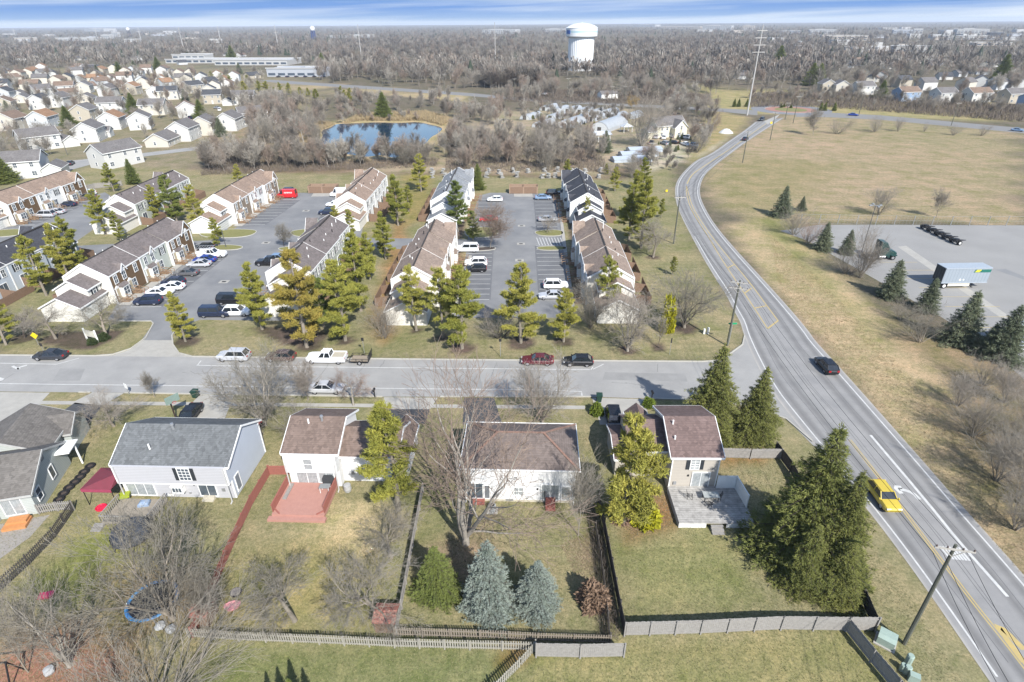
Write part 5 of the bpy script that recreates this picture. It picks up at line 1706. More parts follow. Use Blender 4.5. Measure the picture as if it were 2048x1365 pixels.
def trailer(label, loc, rz, marks=True):
    t = thing('box_trailer', label, 'trailer', (*loc, 0.02), rz, 'box trailers in the truck yard')
    q = MB()
    q.box(-4.3, -1.25, 1.15, 4.3, 1.25, 4.0)
    q.obj('body', [TRS], t)
    q = MB()
    q.box(-4.33, -1.28, 4.0, 4.33, 1.28, 4.07)
    for s in (-1, 1):
        q.bar((-4.33, s * 1.27, 3.95), (4.33, s * 1.27, 3.95), .06, .16)
        q.bar((-4.33, s * 1.27, 1.15), (4.33, s * 1.27, 1.15), .06, .16)
    q.obj('roof', [TRT], t)
    q = MB()
    q.box(-4.36, -1.2, 1.2, -4.3, -0.02, 3.95)
    q.box(-4.36, 0.02, 1.2, -4.3, 1.2, 3.95)
    for y in (-.9, -.3, .3, .9):
        q.bar((-4.38, y, 1.2), (-4.38, y, 3.9), .04, .04, 1)
    q.obj('rear_door', [mat('dark rear door', (0.05, 0.06, 0.065), 0.5), DARK], t)
    q = MB()
    q.box(-2.9, -1.2, .45, 1.2, -1.16, 1.12)
    q.box(-2.9, 1.16, .45, 1.2, 1.2, 1.12)
    q.obj('side_skirt', [mat('cream skirt', (0.62, 0.58, 0.48), 0.6)], t)
    for s in (-1, 1):
        q = MB()
        q.tube([(-3.5, s * 1.0 - .22, .52), (-3.5, s * 1.0 + .22, .52)], .52, 14)
        w_ = q.obj('wheel', [BLACK], t)
        q = MB()
        q.tube([(-3.5, s * 1.0 - .23, .52), (-3.5, s * 1.0 + .23, .52)], .3, 12)
        q.obj('rim', [TRIM], w_)
        q = MB()
        q.bar((2.0, s * .8, 0), (2.0, s * .8, 1.15), .12, .12)
        q.bar((2.0, s * .8, .05), (2.3, s * .8, .05), .3, .05)
        q.bar((2.0, s * .8, 1.1), (1.3, s * .8, .5), .06, .06)
        q.obj('landing_leg', [DARK], t)
    if marks:
        q = MB()
        q.hexa([(1.0, -1.275, 3.15), (4.2, -1.275, 3.15), (4.2, -1.255, 3.15), (1.0, -1.255, 3.15), (1.25, -1.275, 3.7), (4.25, -1.275, 3.7), (4.25, -1.255, 3.7), (1.25, -1.255, 3.7)])
        q.obj('logo_band', [LGN], t)
        q = MB()
        q.hexa([(1.25, -1.285, 3.22), (2.1, -1.285, 3.22), (2.1, -1.276, 3.22), (1.25, -1.276, 3.22), (1.55, -1.285, 3.68), (2.4, -1.285, 3.68), (2.4, -1.276, 3.68), (1.55, -1.276, 3.68)])
        lg = q.obj('logo', [LYE], t)
        txt('LW', 0.4, lg, (1.82, -1.288, 3.3), (R(90), 0, 0), LGN, 'logo_lettering', 0.004, 0.3, 1.1)
        q = MB()
        for x, r_ in ((-1.0, .19), (-.35, .15)):
            q.tube([(x, -1.27, 1.75), (x, -1.255, 1.75)], r_, 12)
        q.obj('round_decal', [TRIM], t)
    return t


tx, ty = G(1879, 577)
trailer('pale grey box trailer with a green and yellow logo band', (tx + 4.0, ty + 1.1), R(1.5))
tx, ty = G(2035, 704)
trailer('box trailer at the right edge behind the tallest verge spruce', (tx + 3.9, ty + 1.2), R(1.5), False)
t = thing('semi_tractor', 'dark green semi tractor without a trailer behind bare branches', 'truck', (*G(1758, 517), 0.02), R(-2))
q = MB()
q.box(-3.4, -.45, .75, 2.6, .45, 1.0)
q.box(-3.5, -1.0, .85, -1.2, 1.0, .95)
q.obj('chassis', [DARK], t)
q = MB()
q.loft([[(x, y * w_, z) for y, z in ((-1, z0), (-1, z1 * .96), (-.8, z1), (.8, z1), (1, z1 * .96), (1, z0))] for x, w_, z0, z1 in ((-.9, 1.18, .9, 3.9), (.2, 1.2, .9, 3.75), (.75, 1.15, .9, 2.95), (1.0, 1.1, .8, 2.1))])
q.loft([[(x, y * w_, z) for y, z in ((-1, z0), (-1, z1 * .93), (-.7, z1), (.7, z1), (1, z1 * .93), (1, z0))] for x, w_, z0, z1 in ((1.02, 1.02, .55, 2.05), (2.3, .98, .5, 1.85), (2.75, .9, .5, 1.6))])
for s in (-1, 1):
    q.box(1.55, s * 1.1 - .2, .95, 2.75, s * 1.1 + .2, 1.15)
q.obj('cab', [TRG], t)
q = MB()
q.hexa([(.98, -.95, 2.12), (1.03, -.95, 2.12), (1.03, .95, 2.12), (.98, .95, 2.12), (.72, -.95, 2.85), (.8, -.95, 2.85), (.8, .95, 2.85), (.72, .95, 2.85)])
for s in (-1, 1):
    q.box(.1, s * 1.185 - .03, 2.1, .68, s * 1.185 + .03, 2.75)
q.obj('windows', [CARGLASS], t)
for x in (2.1, -1.7, -2.75):
    for s in (-1, 1):
        q = MB()
        q.tube([(x, s * .98 - .2, .5), (x, s * .98 + .2, .5)], .5, 14)
        w_ = q.obj('wheel', [BLACK], t)
        q = MB()
        q.tube([(x, s * .98 - .21, .5), (x, s * .98 + .21, .5)], .28, 10)
        q.obj('rim', [RIM], w_)
for s in (-1, 1):
    q = MB()
    q.tube([(.4, s * 1.12, .75), (-.9, s * 1.12, .75)], .28, 10)
    q.obj('fuel_tank', [METAL], t)
dl = None
for i in range(5):
    x, y = G(1850 + i * 15, 460 + i * 7)
    lb_ = ['converter dolly nearest the fence end of the row', 'second converter dolly from the fence', 'middle converter dolly of the row', 'converter dolly next to the open yard end', 'converter dolly with a white wheel hub at the open yard end'][i]
    if dl is None:
        t = dl = thing('converter_dolly', lb_, 'dolly', (x, y, 0.02), R(8), 'converter dollies lined up in the truck yard')
        q = MB()
        q.box(-.7, -.6, .85, .6, .6, 1.05)
        q.tube([(0, 0, 1.05), (0, 0, 1.18)], .55, 12)
        q.bar((.6, -.4, .8), (2.4, 0, .7), .12, .12)
        q.bar((.6, .4, .8), (2.4, 0, .7), .12, .12)
        q.bar((-.6, -1.1, .75), (-.6, 1.1, .75), .12, .3)
        q.obj('frame', [DARK], t)
        for s in (-1, 1):
            q = MB()
            q.tube([(0, s * .95 - .24, .5), (0, s * .95 + .24, .5)], .5, 14)
            w_ = q.obj('wheel', [BLACK], t)
            q = MB()
            q.tube([(0, s * .95 - .25, .5), (0, s * .95 + .25, .5)], .27, 10)
            q.obj('rim', [TRIM], w_)
    else:
        c = copy_tree(dl)
        c.location = (x, y, 0.02)
        c['label'] = lb_
# ------------------------------------------------------------------ the five yard houses
ROOF1 = shingle('grey brown shingles', (0.15, 0.138, 0.125))
ROOF2 = shingle('slate grey shingles', (0.14, 0.147, 0.15))
ROOF3 = shingle('brown shingles', (0.178, 0.132, 0.11))
ROOF4 = shingle('taupe shingles', (0.16, 0.13, 0.116))
ROOF5 = shingle('mauve brown shingles', (0.165, 0.118, 0.107))
S1 = siding('sage grey siding', (0.40, 0.43, 0.41))
S2 = siding('pale grey siding', (0.44, 0.44, 0.455), 0.4)
S2B = siding('blue grey gable siding', (0.46, 0.50, 0.56), 0.25)
S3 = siding('bright white siding', (0.66, 0.66, 0.65), 0.4)
S5 = siding('greige siding', (0.42, 0.385, 0.335), 0.3)


def roof_vents(rf, pts):
    for x, y, z, k_ in pts:
        q = MB()
        q.tube([(x, y, z - .2), (x, y, z + .5)], .09 if k_ else .12, 8)
        if not k_:
            q.tube([(x, y, z + .5), (x, y, z + .68)], [.2, .16], 8)
        q.obj('vent_pipe', [TRIM if k_ else METAL], rf)


def slider(par, x, y, z, w, face='S', glass=None, h=2.0, nx=2):
    return win(par, x, y, z, w, h, face, nx, 1, False, glass or GLASS, 'patio_door')


def steps(par, x, y, n, w, m, zt=None):
    q = MB()
    for i in range(n):
        q.box(x - w / 2, y - .3 * (i + 1), 0, x + w / 2, y - .3 * i, 0.19 * (n - i))
    return q.obj('steps', [m], par)


YR = R(-2.2)
def downspouts(t, pts, z):
    for x, y in pts:
        q = MB()
        q.bar((x, y, .15), (x, y, z), .09, .09)
        q.bar((x, y, .15), (x, y - .35, .08), .09, .09)
        q.obj('downspout', [mat('pale downspout', (0.5, 0.5, 0.49), .5)], t)


def wall_bits(t, pts):
    for x, y, z, k_ in pts:
        q = MB()
        q.box(x - (.07, .16, .1)[k_], y - .1, z, x + (.07, .16, .1)[k_], y - .008, z + (.2, .4, .14)[k_])
        q.obj(('wall_lamp', 'meter_box', 'dryer_vent')[k_], [(DARK, METAL, METAL)[k_]], t)


# blue grey house: gable roof, rear overhang storey
t = thing('house', 'pale blue grey house with slate roof and a maroon canopy on its left', 'house', (*G(258, 992), 0), YR, 'houses along the side street')
W, Rf, T = MB(), MB(), MB()
gable(W, Rf, T, 0, 11.7, 0, 7.4, 0, 4.65, 2.05, 'x', 0.35)
W.box(0.0, -0.55, 2.35, 11.7, -0.005, 4.6)
W.obj('wall', [S2], t)
for x in (-0.035, 11.735):
    q = MB()
    q.add([(x, -.5, 2.4), (x, 7.4, .1), (x, 7.4, 4.62), (x, 3.7, 6.6), (x, -.5, 4.6), (x, 0.02, .1), (x, 0.02, 2.4)], [(0, 6, 5, 1, 2, 3, 4)])
    q.obj('gable_panel', [S2B], t)
rf = Rf.obj('roof', [ROOF2], t)
for x in (-.03, 11.73):
    for y in (-.5, 7.4):
        T.bar((x, y, 2.4 if y < 0 else .1), (x, y, 4.6), .14, .14)
    T.bar((x, .02, .1), (x, .02, 2.4), .14, .14)
T.box(-.05, -.6, 2.28, 11.75, -.01, 2.36)
T.obj('trim', [TRIM], t)
roof_vents(rf, [(5.0, 3.2, 6.6, 0), (3.3, 1.2, 5.6, 1)])
win(t, 7.4, -.56, 2.95, 1.15, 1.5, 'S', 3, 4, True)
slider(t, 1.7, -.01, .25, 2.9, 'S', CURTAIN, nx=3)
q = MB()
q.box(5.35, -.55, 1.0, 6.55, -.01, 1.1)
q.box(5.35, -.5, 1.1, 6.55, -.02, 1.85)
q.box(5.3, -.58, 1.86, 6.6, -.01, 1.93)
bw = q.obj('garden_window', [TRIM], t)
win(bw, 5.95, -.5, 1.15, .95, .6, 'S', 3, 1)
slider(t, 8.9, -.01, .35, 1.75, 'S')
win(t, 11.74, 1.0, .5, .8, 1.9, 'E', 1, 1, name='side_door', glass=mat('dark storm door', (0.2, 0.22, 0.25), 0.3))
steps(t, 8.9, -.05, 2, 1.2, mat('cream steps', (0.5, 0.46, 0.37), 0.8))
q = MB()
q.box(4.2, -.03, .12, 5.0, -.008, .38)
q.obj('crawl_vent', [WHITE], t)
downspouts(t, [(11.55, -.62), (.15, -.62)], 4.5)
wall_bits(t, [(7.6, -.01, 1.7, 0), (10.6, -.01, 1.0, 1), (6.9, -.01, .6, 2)])
# white house with red deck
t = thing('house', 'white house with brown roof and lower wing beside the red deck', 'house', (*G(585, 971), 0), YR, 'houses along the side street')
W, Rf, T = MB(), MB(), MB()
gable(W, Rf, T, 0, 5.5, 0, 7.4, 0, 4.75, 1.75, 'x', 0.3)
W.box(-.02, -0.6, 2.35, 5.52, -0.005, 4.7)
gable(W, Rf, T, 5.52, 11.6, 0.9, 6.6, 0, 3.7, 1.45, 'x', 0.3)
gable(W, Rf, T, 10.2, 12.4, 1.6, 7.6, 0, 2.7, 1.2, 'y', 0.25)
W.obj('wall', [S3], t)
rf = Rf.obj('roof', [ROOF3], t)
T.obj('trim', [TRIM], t)
roof_vents(rf, [(1.9, 2.9, 6.3, 1), (3.3, 3.2, 6.4, 0)])
win(t, 2.55, -.61, 2.9, .85, 1.35, 'S', 1, 2, glass=CURTAIN)
slider(t, 1.9, -.01, .45, 2.2, 'S', CURTAIN, nx=2)
win(t, 4.0, -.01, .55, 1.6, 1.7, 'S', 2, 1, glass=CURTAIN)
win(t, 8.2, .89, 1.3, 1.2, 1.1, 'S', 2, 2)
downspouts(t, [(5.35, -.66), (.12, -.66), (11.3, .84)], 3.6)
wall_bits(t, [(3.1, -.01, 1.9, 0), (6.6, .89, 1.0, 1), (9.6, .89, .7, 2)])
d = thing('deck', 'red stained deck with side railings and wide front steps', 'deck', (*G(585, 971), 0), YR)
q = MB()
q.box(-.3, -4.7, .12, 5.1, -.06, .5)
q.box(-.6, -5.25, 0, 5.3, -4.7, .28)
q.obj('platform', [mat('red deck boards', (0.40, 0.215, 0.175), 0.8, (0.34, 0.18, 0.145), 2, lines=(1, 0.16, 0.35))], d)
for x in (-.25, 5.05):
    q = MB()
    for i in range(16):
        y = -.3 - i * .27
        q.box(x - .03, y - .1, .5, x + .03, y + .1, 1.45)
    q.box(x - .06, -4.5, 1.46, x + .06, -.2, 1.54)
    q.obj('railing', [WOODR], d)
for x in (.5, 4.3):
    q = MB()
    q.bar((x - (.75 if x < 2 else -.75), -4.0, .56), (x, -4.65, .56), .12, .12)
    q.obj('edge_board', [WOODR], d)
t = thing('grill', 'covered dark grill on the red deck', 'grill', (*G(661, 972), 0.5), YR)
q = MB()
q.loft([[(x, y, z) for x, y in ((-w_, -.35), (w_, -.35), (w_, .35), (-w_, .35))] for w_, z in ((.62, 0), (.62, .8), (.45, 1.15))])
q.obj('cover', [mat('dark cloth cover', (0.05, 0.055, 0.06), 0.8)], t)
t = thing('side_table', 'grey table beside the covered grill', 'table', (*G(653, 990), 0.5), YR)
q = MB()
q.box(-.55, -.35, .72, .55, .35, .77)
q.obj('table_top', [mat('grey plastic', (0.23, 0.24, 0.24), 0.6)], t)
for x in (-.45, .45):
    q = MB()
    for y in (-.28, .28):
        q.bar((x, y, 0), (x, y, .72), .05, .05)
    q.obj('leg_frame', [TRIM], t)
t = thing('bench', 'grey plank lying against the left railing of the red deck', 'plank', (*G(580, 990), .5), YR)
q = MB()
q.box(-.25, -1.2, .0, .15, 1.1, .12)
q.obj('plank', [WOODG], t)
q = MB()
q.lathe([(.35, 0), (.42, .3), (.38, .85), (.0, .9)], (0, 0), 12)
o = q.obj('rain_barrel', [mat('grey barrel', (0.36, 0.36, 0.35), 0.6)], None, (*G(696, 982), 0))
tag(o, 'grey barrel against the white wing wall', 'barrel')
# middle house, hipped roof
t = thing('house', 'white house with a hipped taupe roof, in the middle of the row', 'house', (*G(931, 1001), 0), R(-2.4), 'houses along the side street')
W, Rf, T = MB(), MB(), MB()
hip(W, Rf, T, 0, 11.4, 0, 7.0, 0, 4.65, 1.75, .35)
W.obj('wall', [S3], t)
Rf.obj('roof', [ROOF4], t)
q = MB()
for a, b in (((-.35, -.35, 4.66), (3.3, 3.5, 6.41)), ((11.75, -.35, 4.66), (8.1, 3.5, 6.41)), ((11.75, 7.35, 4.66), (8.1, 3.5, 6.41)), ((-.35, 7.35, 4.66), (3.3, 3.5, 6.41)), ((3.3, 3.5, 6.41), (8.1, 3.5, 6.41))):
    q.bar(a, b, .22, .06)
q.obj('hip_cap', [shingle('rust ridge shingles', (0.25, 0.155, 0.12))], t)
q = MB()
q.box(.02, -.02, 0, 11.38, -.004, .28)
q.obj('foundation', [mat('cream base', (0.5, 0.46, 0.37), 0.9)], t)
T.obj('trim', [TRIM], t)
slider(t, 1.1, -.01, .42, 1.75, 'S')
win(t, 2.25, -.01, .42, .62, 1.75, 'S', 1, 1, glass=mat('grey screen', (0.16, 0.17, 0.18), 0.5))
win(t, 5.6, -.01, 1.0, .95, .95, 'S', 2, 2, glass=CURTAIN)
slider(t, 8.85, -.01, .42, 1.75, 'S', CURTAIN)
win(t, 10.45, -.01, .45, .75, 1.75, 'S', 1, 1, glass=CURTAIN)
steps(t, 8.9, -.05, 4, 1.0, WOODR)
steps(t, 1.4, -.05, 2, 1.3, WOODR)
q = MB()
for x in (8.32,):
    q.bar((x, -.1, .76), (x, -.1, 1.6), .05, .05)
    q.bar((x, -1.2, .2), (x, -1.2, 1.1), .05, .05)
    q.bar((x, -.1, 1.6), (x, -1.2, 1.1), .05, .05)
q.obj('handrail', [DARK], t)
q = MB()
q.box(4.25, -.04, .1, 5.05, -.006, .34)
q.obj('crawl_vent', [METAL], t)
downspouts(t, [(.1, -.06), (11.3, -.06)], 4.5)
wall_bits(t, [(7.55, -.01, 1.75, 0), (3.4, -.01, .75, 1), (6.5, -.01, .5, 2), (5.3, -.01, 3.3, 2)])
t = thing('air_conditioner', 'grey outdoor air conditioner on a pad behind the middle house', 'air conditioner', (*G(985, 1022), 0), YR)
q = MB()
q.box(-.55, -.5, 0, .55, .5, .1)
q.obj('pad', [CONC], t)
q = MB()
q.lathe([(.36, .1), (.36, .82), (.33, .86)], (0, 0), 14)
b_ = q.obj('casing', [mat('grey casing', (0.3, 0.31, 0.31), 0.5, lines=(2, 0.08, 0.5))], t)
q = MB()
q.tube([(0, 0, .86), (0, 0, .88)], .24, 12)
q.obj('fan_grille', [DARK], b_)
# tan house at the corner
t = thing('house', 'tan house with mauve brown roof and a grey deck, nearest the junction', 'house', (*G(1335, 981), 0), R(-.8), 'houses along the side street')
W, Rf, T = MB(), MB(), MB()
gable(W, Rf, T, 0, 4.95, 0, 8.6, 0, 4.75, 1.75, 'x', 0.28)
gable(W, Rf, T, -4.0, -0.02, 2.2, 8.3, 0, 3.75, 1.6, 'x', 0.25, rake=False)
gable(W, Rf, T, -5.4, -4.0, 2.2, 8.0, 0, 2.5, .9, 'x', 0.2)
gable(W, Rf, T, -3.2, -0.9, 6.5, 9.6, 0, 3.3, 1.1, 'y', .2, rake=False)
W.obj('wall', [S5], t)
rf = Rf.obj('roof', [ROOF5], t)
q = MB()
q.box(-.02, -.03, .05, .1, -.003, 4.7)
q.box(4.85, -.03, .05, 4.97, -.003, 4.7)
q.obj('corner_board', [TRIM], t)
T.obj('trim', [TRIM], t)
roof_vents(rf, [(.55, 3.4, 6.25, 1), (.45, 1.7, 5.5, 1)])
win(t, 2.4, -.01, 3.0, .85, 1.3, 'S', 2, 4, True, CURTAIN)
slider(t, 3.25, -.01, .5, 1.75, 'S', CURTAIN)
win(t, -1.6, 2.19, 1.9, .9, 1.1, 'S', 2, 2)
wall_bits(t, [(1.9, -.01, 2.05, 0), (4.4, -.01, 3.0, 2), (.6, -.01, .9, 1)])
d = thing('deck', 'weathered grey deck with white lattice skirt and white privacy panels', 'deck', (*G(1335, 981), 0), R(-.8))
q = MB()
q.box(-.1, -5.2, .55, 7.3, -.06, .66)
q.obj('platform', [mat('grey deck boards', (0.42, 0.405, 0.375), 0.85, (0.22, 0.21, 0.195), 1.6, 8, 0.35, lines=(1, 0.3, 0.55))], d)
LAT = mat('white lattice', (0.7, 0.7, 0.68), 0.6, lines=(0, 0.12, 0.5))
for x0, x1 in ((-.1, 2.6), (4.6, 7.3)):
    q = MB()
    q.box(x0, -5.22, 0, x1, -5.19, .55)
    q.obj('skirt', [LAT], d)
q = MB()
q.box(7.28, -5.2, 0, 7.31, -2.2, .55)
q.obj('skirt', [LAT], d)
q = MB()
q.box(-.12, -5.2, 0, -.1, -.1, .55)
q.obj('skirt', [LAT], d)
for a, b in (((5.0, -.3), (6.9, -.3)), ((6.95, -.3), (7.2, -3.1))):
    q = MB()
    n = 2
    q.bar((*a, 1.45), (*b, 1.45), .05, 1.6)
    q.bar((*a, 2.27), (*b, 2.27), .1, .06)
    q.bar((*a, 1.5), (*b, 1.5), .08, .06)
    for k_ in range(3):
        xx, yy = a[0] + (b[0] - a[0]) * k_ / 2, a[1] + (b[1] - a[1]) * k_ / 2
        q.bar((xx, yy, .6), (xx, yy, 2.35), .1, .1)
    q.obj('privacy_panel', [WHITE], d)
q = MB()
for i in range(3):
    q.box(3.0, -5.25 - .3 * (i + 1), 0, 4.2, -5.25 - .3 * i, .16 * (3 - i))
q.obj('steps', [WOODG], d)
t = thing('patio_table', 'glass topped garden table on the grey deck', 'table', (*G(1418, 1009), .66), R(-2))
q = MB()
q.box(-.8, -.45, .68, .8, .45, .71)
q.obj('table_top', [mat('frosted glass', (0.34, 0.36, 0.35), 0.15)], t)
q = MB()
for x in (-.7, .7):
    for y in (-.36, .36):
        q.bar((x, y, 0), (x, y, .68), .05, .05)
    q.bar((x, -.36, .66), (x, .36, .66), .05, .04)
q.obj('leg_frame', [DARK], t)
ch = None
for i, (p_, a, lb) in enumerate([((1377, 1006), 80, 'black wire garden chair left of the deck table'), ((1414, 1022), 200, 'black wire garden chair in front of the deck table'), ((1433, 1007), 260, 'black wire garden chair right of the deck table')]):
    if ch is None:
        ch = thing('garden_chair', lb, 'chair', (*G(*p_), .6), R(a), 'garden chairs on the grey deck')
        for z, r_ in ((.45, .27),):
            q = MB()
            for k_ in range(6):
                q.bar((-.25 + .1 * k_, -.25, z), (-.25 + .1 * k_, .25, z), .02, .02)
            q.bar((-.27, -.27, z), (.27, -.27, z), .04, .04)
            q.bar((-.27, .27, z), (.27, .27, z), .04, .04)
            q.obj('seat', [DARK], ch)
        q = MB()
        for k_ in range(5):
            q.bar((-.22 + .11 * k_, .26, .45), (-.2 + .1 * k_, .38, .95), .025, .025)
        q.bar((-.25, .38, .95), (.25, .38, .95), .04, .04)
        q.obj('backrest', [DARK], ch)
        for x in (-.24, .24):
            for y in (-.24, .24):
                q = MB()
                q.bar((x, y, 0), (x, y, .45), .035, .035)
                q.obj('leg', [DARK], ch)
    else:
        c = copy_tree(ch)
        c.location, c.rotation_euler = (*G(*p_), .6), (0, 0, R(a))
        c['label'] = lb
# sage house at the left edge
x0, y0 = G(80, 1027)
t = thing('house', 'sage grey house with grey brown roof cut by the left edge', 'house', (x0, y0, 0), R(14), 'houses along the side street')
W, Rf, T = MB(), MB(), MB()
gable(W, Rf, T, -9.5, 0, -.0, 8.0, 0, 2.9, 2.1, 'x', 0.35)
gable(W, Rf, T, -8.6, -1.2, 7.0, 14.0, 0, 2.9, 1.9, 'y', 0.3)
gable(W, Rf, T, -4.2, -.3, 10.5, 14.6, 0, 2.6, 1.2, 'x', .3)
gable(W, Rf, T, -9.0, -3.4, -2.6, 1.5, 0, 2.7, 1.5, 'y', .25)
W.obj('wall', [S1], t)
Rf.obj('roof', [ROOF1], t)
T.obj('trim', [mat('pale grey trim', (0.42, 0.42, 0.4), 0.6)], t)
win(t, .01, 1.2, 1.0, .8, 1.3, 'E', 1, 2)
win(t, .01, 4.4, 1.1, .75, 1.4, 'E', 1, 1)
slider(t, -1.9, -.01, .4, 1.75, 'S', CURTAIN)
q = MB()
q.box(.02, 3.7, 3.75, .04, 4.3, 4.35)
q.obj('gable_vent', [mat('grey louvre', (0.2, 0.21, 0.22), 0.6, lines=(2, 0.1, 0.5))], t)
q = MB()
q.tube([(1.3, 7.6, 0), (1.3, 7.6, 2.75)], .1, 8)
q.box(0.0, 5.9, 2.75, 1.45, 8.4, 2.87)
q.obj('porch', [TRIM], t)
t = thing('cedar_steps', 'new orange cedar step platform outside the sage house patio door', 'steps', (*G(38, 1048), 0), R(14))
q = MB()
q.box(-1.1, -.9, 0, 1.0, .6, .3)
q.box(-.9, -.3, .3, .9, .6, .55)
q.obj('platform', [WOODO], t)
sheet('paver_patio', [(-60, 1060), (100, 1030), (60, 1075), (-30, 1140), (-120, 1160)], mat('patio pavers', (0.30, 0.28, 0.25), 0.9, (0.22, 0.2, 0.18), 2, 5, coord='Position'), .02)
for i, (px_, py_) in enumerate([(181, 934), (169, 946), (161, 956), (151, 966), (139, 977), (128, 989), (119, 1001)]):
    q = MB()
    q.loft([[((.42 + .14 * math.cos(a)) * math.cos(b), (.42 + .14 * math.cos(a)) * math.sin(b), .14 + .13 * math.sin(a)) for a in [2 * math.pi * j / 8 for j in range(8)]] for b in [2 * math.pi * j / 16 for j in range(17)]], 0, False)
    q.tube([(0, 0, .01), (0, 0, .12)], .3, 10, 1)
    o = q.obj('tire_planter', [BLACK, MUL], None, (*G(px_, py_), 0))
    tag(o, ['black tire planter farthest up the sage house wall', 'black tire planter second from the porch post', 'black tire planter third from the porch post', 'black tire planter in the middle of the wall row', 'black tire planter below the middle window', 'black tire planter second from the picket gate', 'black tire planter nearest the picket gate'][i], 'planter', 'tire planters along the sage house')
# maroon canopy
MAR = mat('maroon canvas', (0.17, 0.035, 0.05), 0.8, (0.13, 0.03, 0.04), 1)
a, b = G(196, 993), G(262, 990)
t = thing('canopy', 'maroon canopy with a short valance between the sage and blue grey houses', 'canopy', (*G(225, 992), 0), YR)
q = MB()
q.hexa([(-1.6, -1.5, 2.3), (1.6, -1.5, 2.3), (1.6, 1.8, 2.3), (-1.6, 1.8, 2.3), (1.3, -.1, 3.1), (1.6, -.1, 3.1), (1.6, .1, 3.1), (1.3, .1, 3.1)])
q.obj('roof_cloth', [MAR], t)
q = MB()
q.box(-1.6, -1.53, 1.95, 1.6, -1.5, 2.3)
q.box(-1.63, -1.5, 1.95, -1.6, 1.8, 2.3)
q.obj('valance', [mat('bright maroon canvas', (0.30, 0.05, 0.09), 0.8)], t)
for x in (-1.5, 1.5):
    for y in (-1.4, 1.7):
        q = MB()
        q.bar((x, y, 0), (x, y, 2.3), .06, .06)
        q.obj('post', [DARK], t)
# old grey deck of the blue grey house with its clutter
t = thing('deck', 'old grey deck with broken railings behind the blue grey house', 'deck', (*G(268, 1028), 0), YR)
q = MB()
q.box(-2.2, -1.6, .2, 2.6, 1.7, .42)
q.obj('platform', [mat('old deck boards', (0.30, 0.265, 0.215), 0.9, (0.2, 0.175, 0.14), 1.5, 5, lines=(0, 0.15, 0.5))], t)
for a, b in (((-2.2, -1.6), (-2.2, 1.4)), ((-2.2, -1.6), (.6, -1.6)), ((2.6, -1.6), (2.6, 1.7))):
    q = MB()
    for k_ in range(13):
        x, y = a[0] + (b[0] - a[0]) * k_ / 12, a[1] + (b[1] - a[1]) * k_ / 12
        q.bar((x, y, .4), (x, y, 1.25), .06, .06)
    q.bar((*a, 1.28), (*b, 1.28), .1, .05)
    q.obj('railing', [WOODG], t)
q = MB()
for k_ in range(3):
    q.box(-2.9, -1.9 - .3 * k_, .0, -1.9, -1.6 - .3 * k_, .3 - .1 * k_)
q.obj('steps', [WOODG], t)
q = MB()
q.loft([[(x * w_, y * w_, z) for x, y in ((-.5, -.4), (.5, -.4), (.5, .4), (-.5, .4))] for w_, z in ((.8, .42), (1, .55), (1, .8), (.6, .82))])
tag(q.obj('lime_chair', [mat('lime plastic', (0.30, 0.36, 0.03), 0.5)], None, (*G(253, 1000), 0), R(20)), 'lime green seat on the old grey deck', 'chair')
q = MB()
q.loft([[(x * w_, y * w_, z) for x, y in ((-.55, -.4), (.55, -.4), (.5, .4), (-.5, .45))] for w_, z in ((1, .42), (.95, .7), (.4, .9))])
tag(q.obj('blue_tarp', [mat('blue tarp', (0.12, 0.2, 0.34), 0.5, (0.3, 0.34, 0.38), 3)], None, (*G(292, 1015), 0), R(10)), 'crumpled blue tarp on the old grey deck', 'tarp')
q = MB()
q.lathe([(.5, 0), (.55, .18), (.48, .2), (.42, .08), (0, .06)], (0, 0), 16)
tag(q.obj('saucer_sled', [mat('red plastic', (0.6, 0.02, 0.06), 0.35)], None, (*G(203, 1017), 0)), 'bright red plastic saucer on the lawn beside the old deck', 'sled')
q = MB()
q.loft([[(x * w_, y * w_, z) for x, y in ((-.6, -.35), (.6, -.35), (.6, .35), (-.6, .35))] for w_, z in ((.8, .05), (1, .3), (.7, .34))])
tag(q.obj('toy_wagon', [mat('pink plastic', (0.55, 0.05, 0.12), 0.4)], None, (*G(95, 1194), 0), R(15)), 'pink plastic toy behind the leaning bare tree', 'toy')
# trampolines
t = thing('trampoline', 'dark round trampoline with a sagging black net near the old deck', 'trampoline', (*G(268, 1080), 0))
q = MB()
q.lathe([(1.75, .62), (1.8, .68), (1.75, .72), (0, .66)], (0, 0), 24)
q.obj('mat', [mat('black mat', (0.03, 0.032, 0.036), 0.7)], t)
q = MB()
q.lathe([(1.8, .75), (1.75, 1.2), (1.55, 1.55)], (0, 0), 24)
q.obj('net', [mat('dark netting', (0.06, 0.065, 0.075), 0.8)], t)
q = MB()
for k_ in range(6):
    q.bar((1.8 * math.cos(k_ * 1.05), 1.8 * math.sin(k_ * 1.05), 0), (1.8 * math.cos(k_ * 1.05), 1.8 * math.sin(k_ * 1.05), 1.7), .05, .05)
q.obj('frame', [DARK], t)
t = thing('trampoline', 'large trampoline with a bright blue padded rim under the huge bare tree', 'trampoline', (*G(310, 1212), 0))
q = MB()
q.lathe([(1.8, .72), (1.8, .74), (0, .7)], (0, 0), 28)
q.obj('mat', [mat('black jumping mat', (0.018, 0.018, 0.022), 0.6)], t)
q = MB()
q.loft([[((1.95 + .15 * math.cos(a)) * math.cos(b), (1.95 + .15 * math.cos(a)) * math.sin(b), .74 + .07 * math.sin(a)) for a in [2 * math.pi * j / 6 for j in range(6)]] for b in [2 * math.pi * j / 28 for j in range(29)]], 0, False)
q.obj('rim_pad', [mat('blue vinyl pad', (0.06, 0.26, 0.45), 0.5, (0.05, 0.13, 0.3), 1)], t)
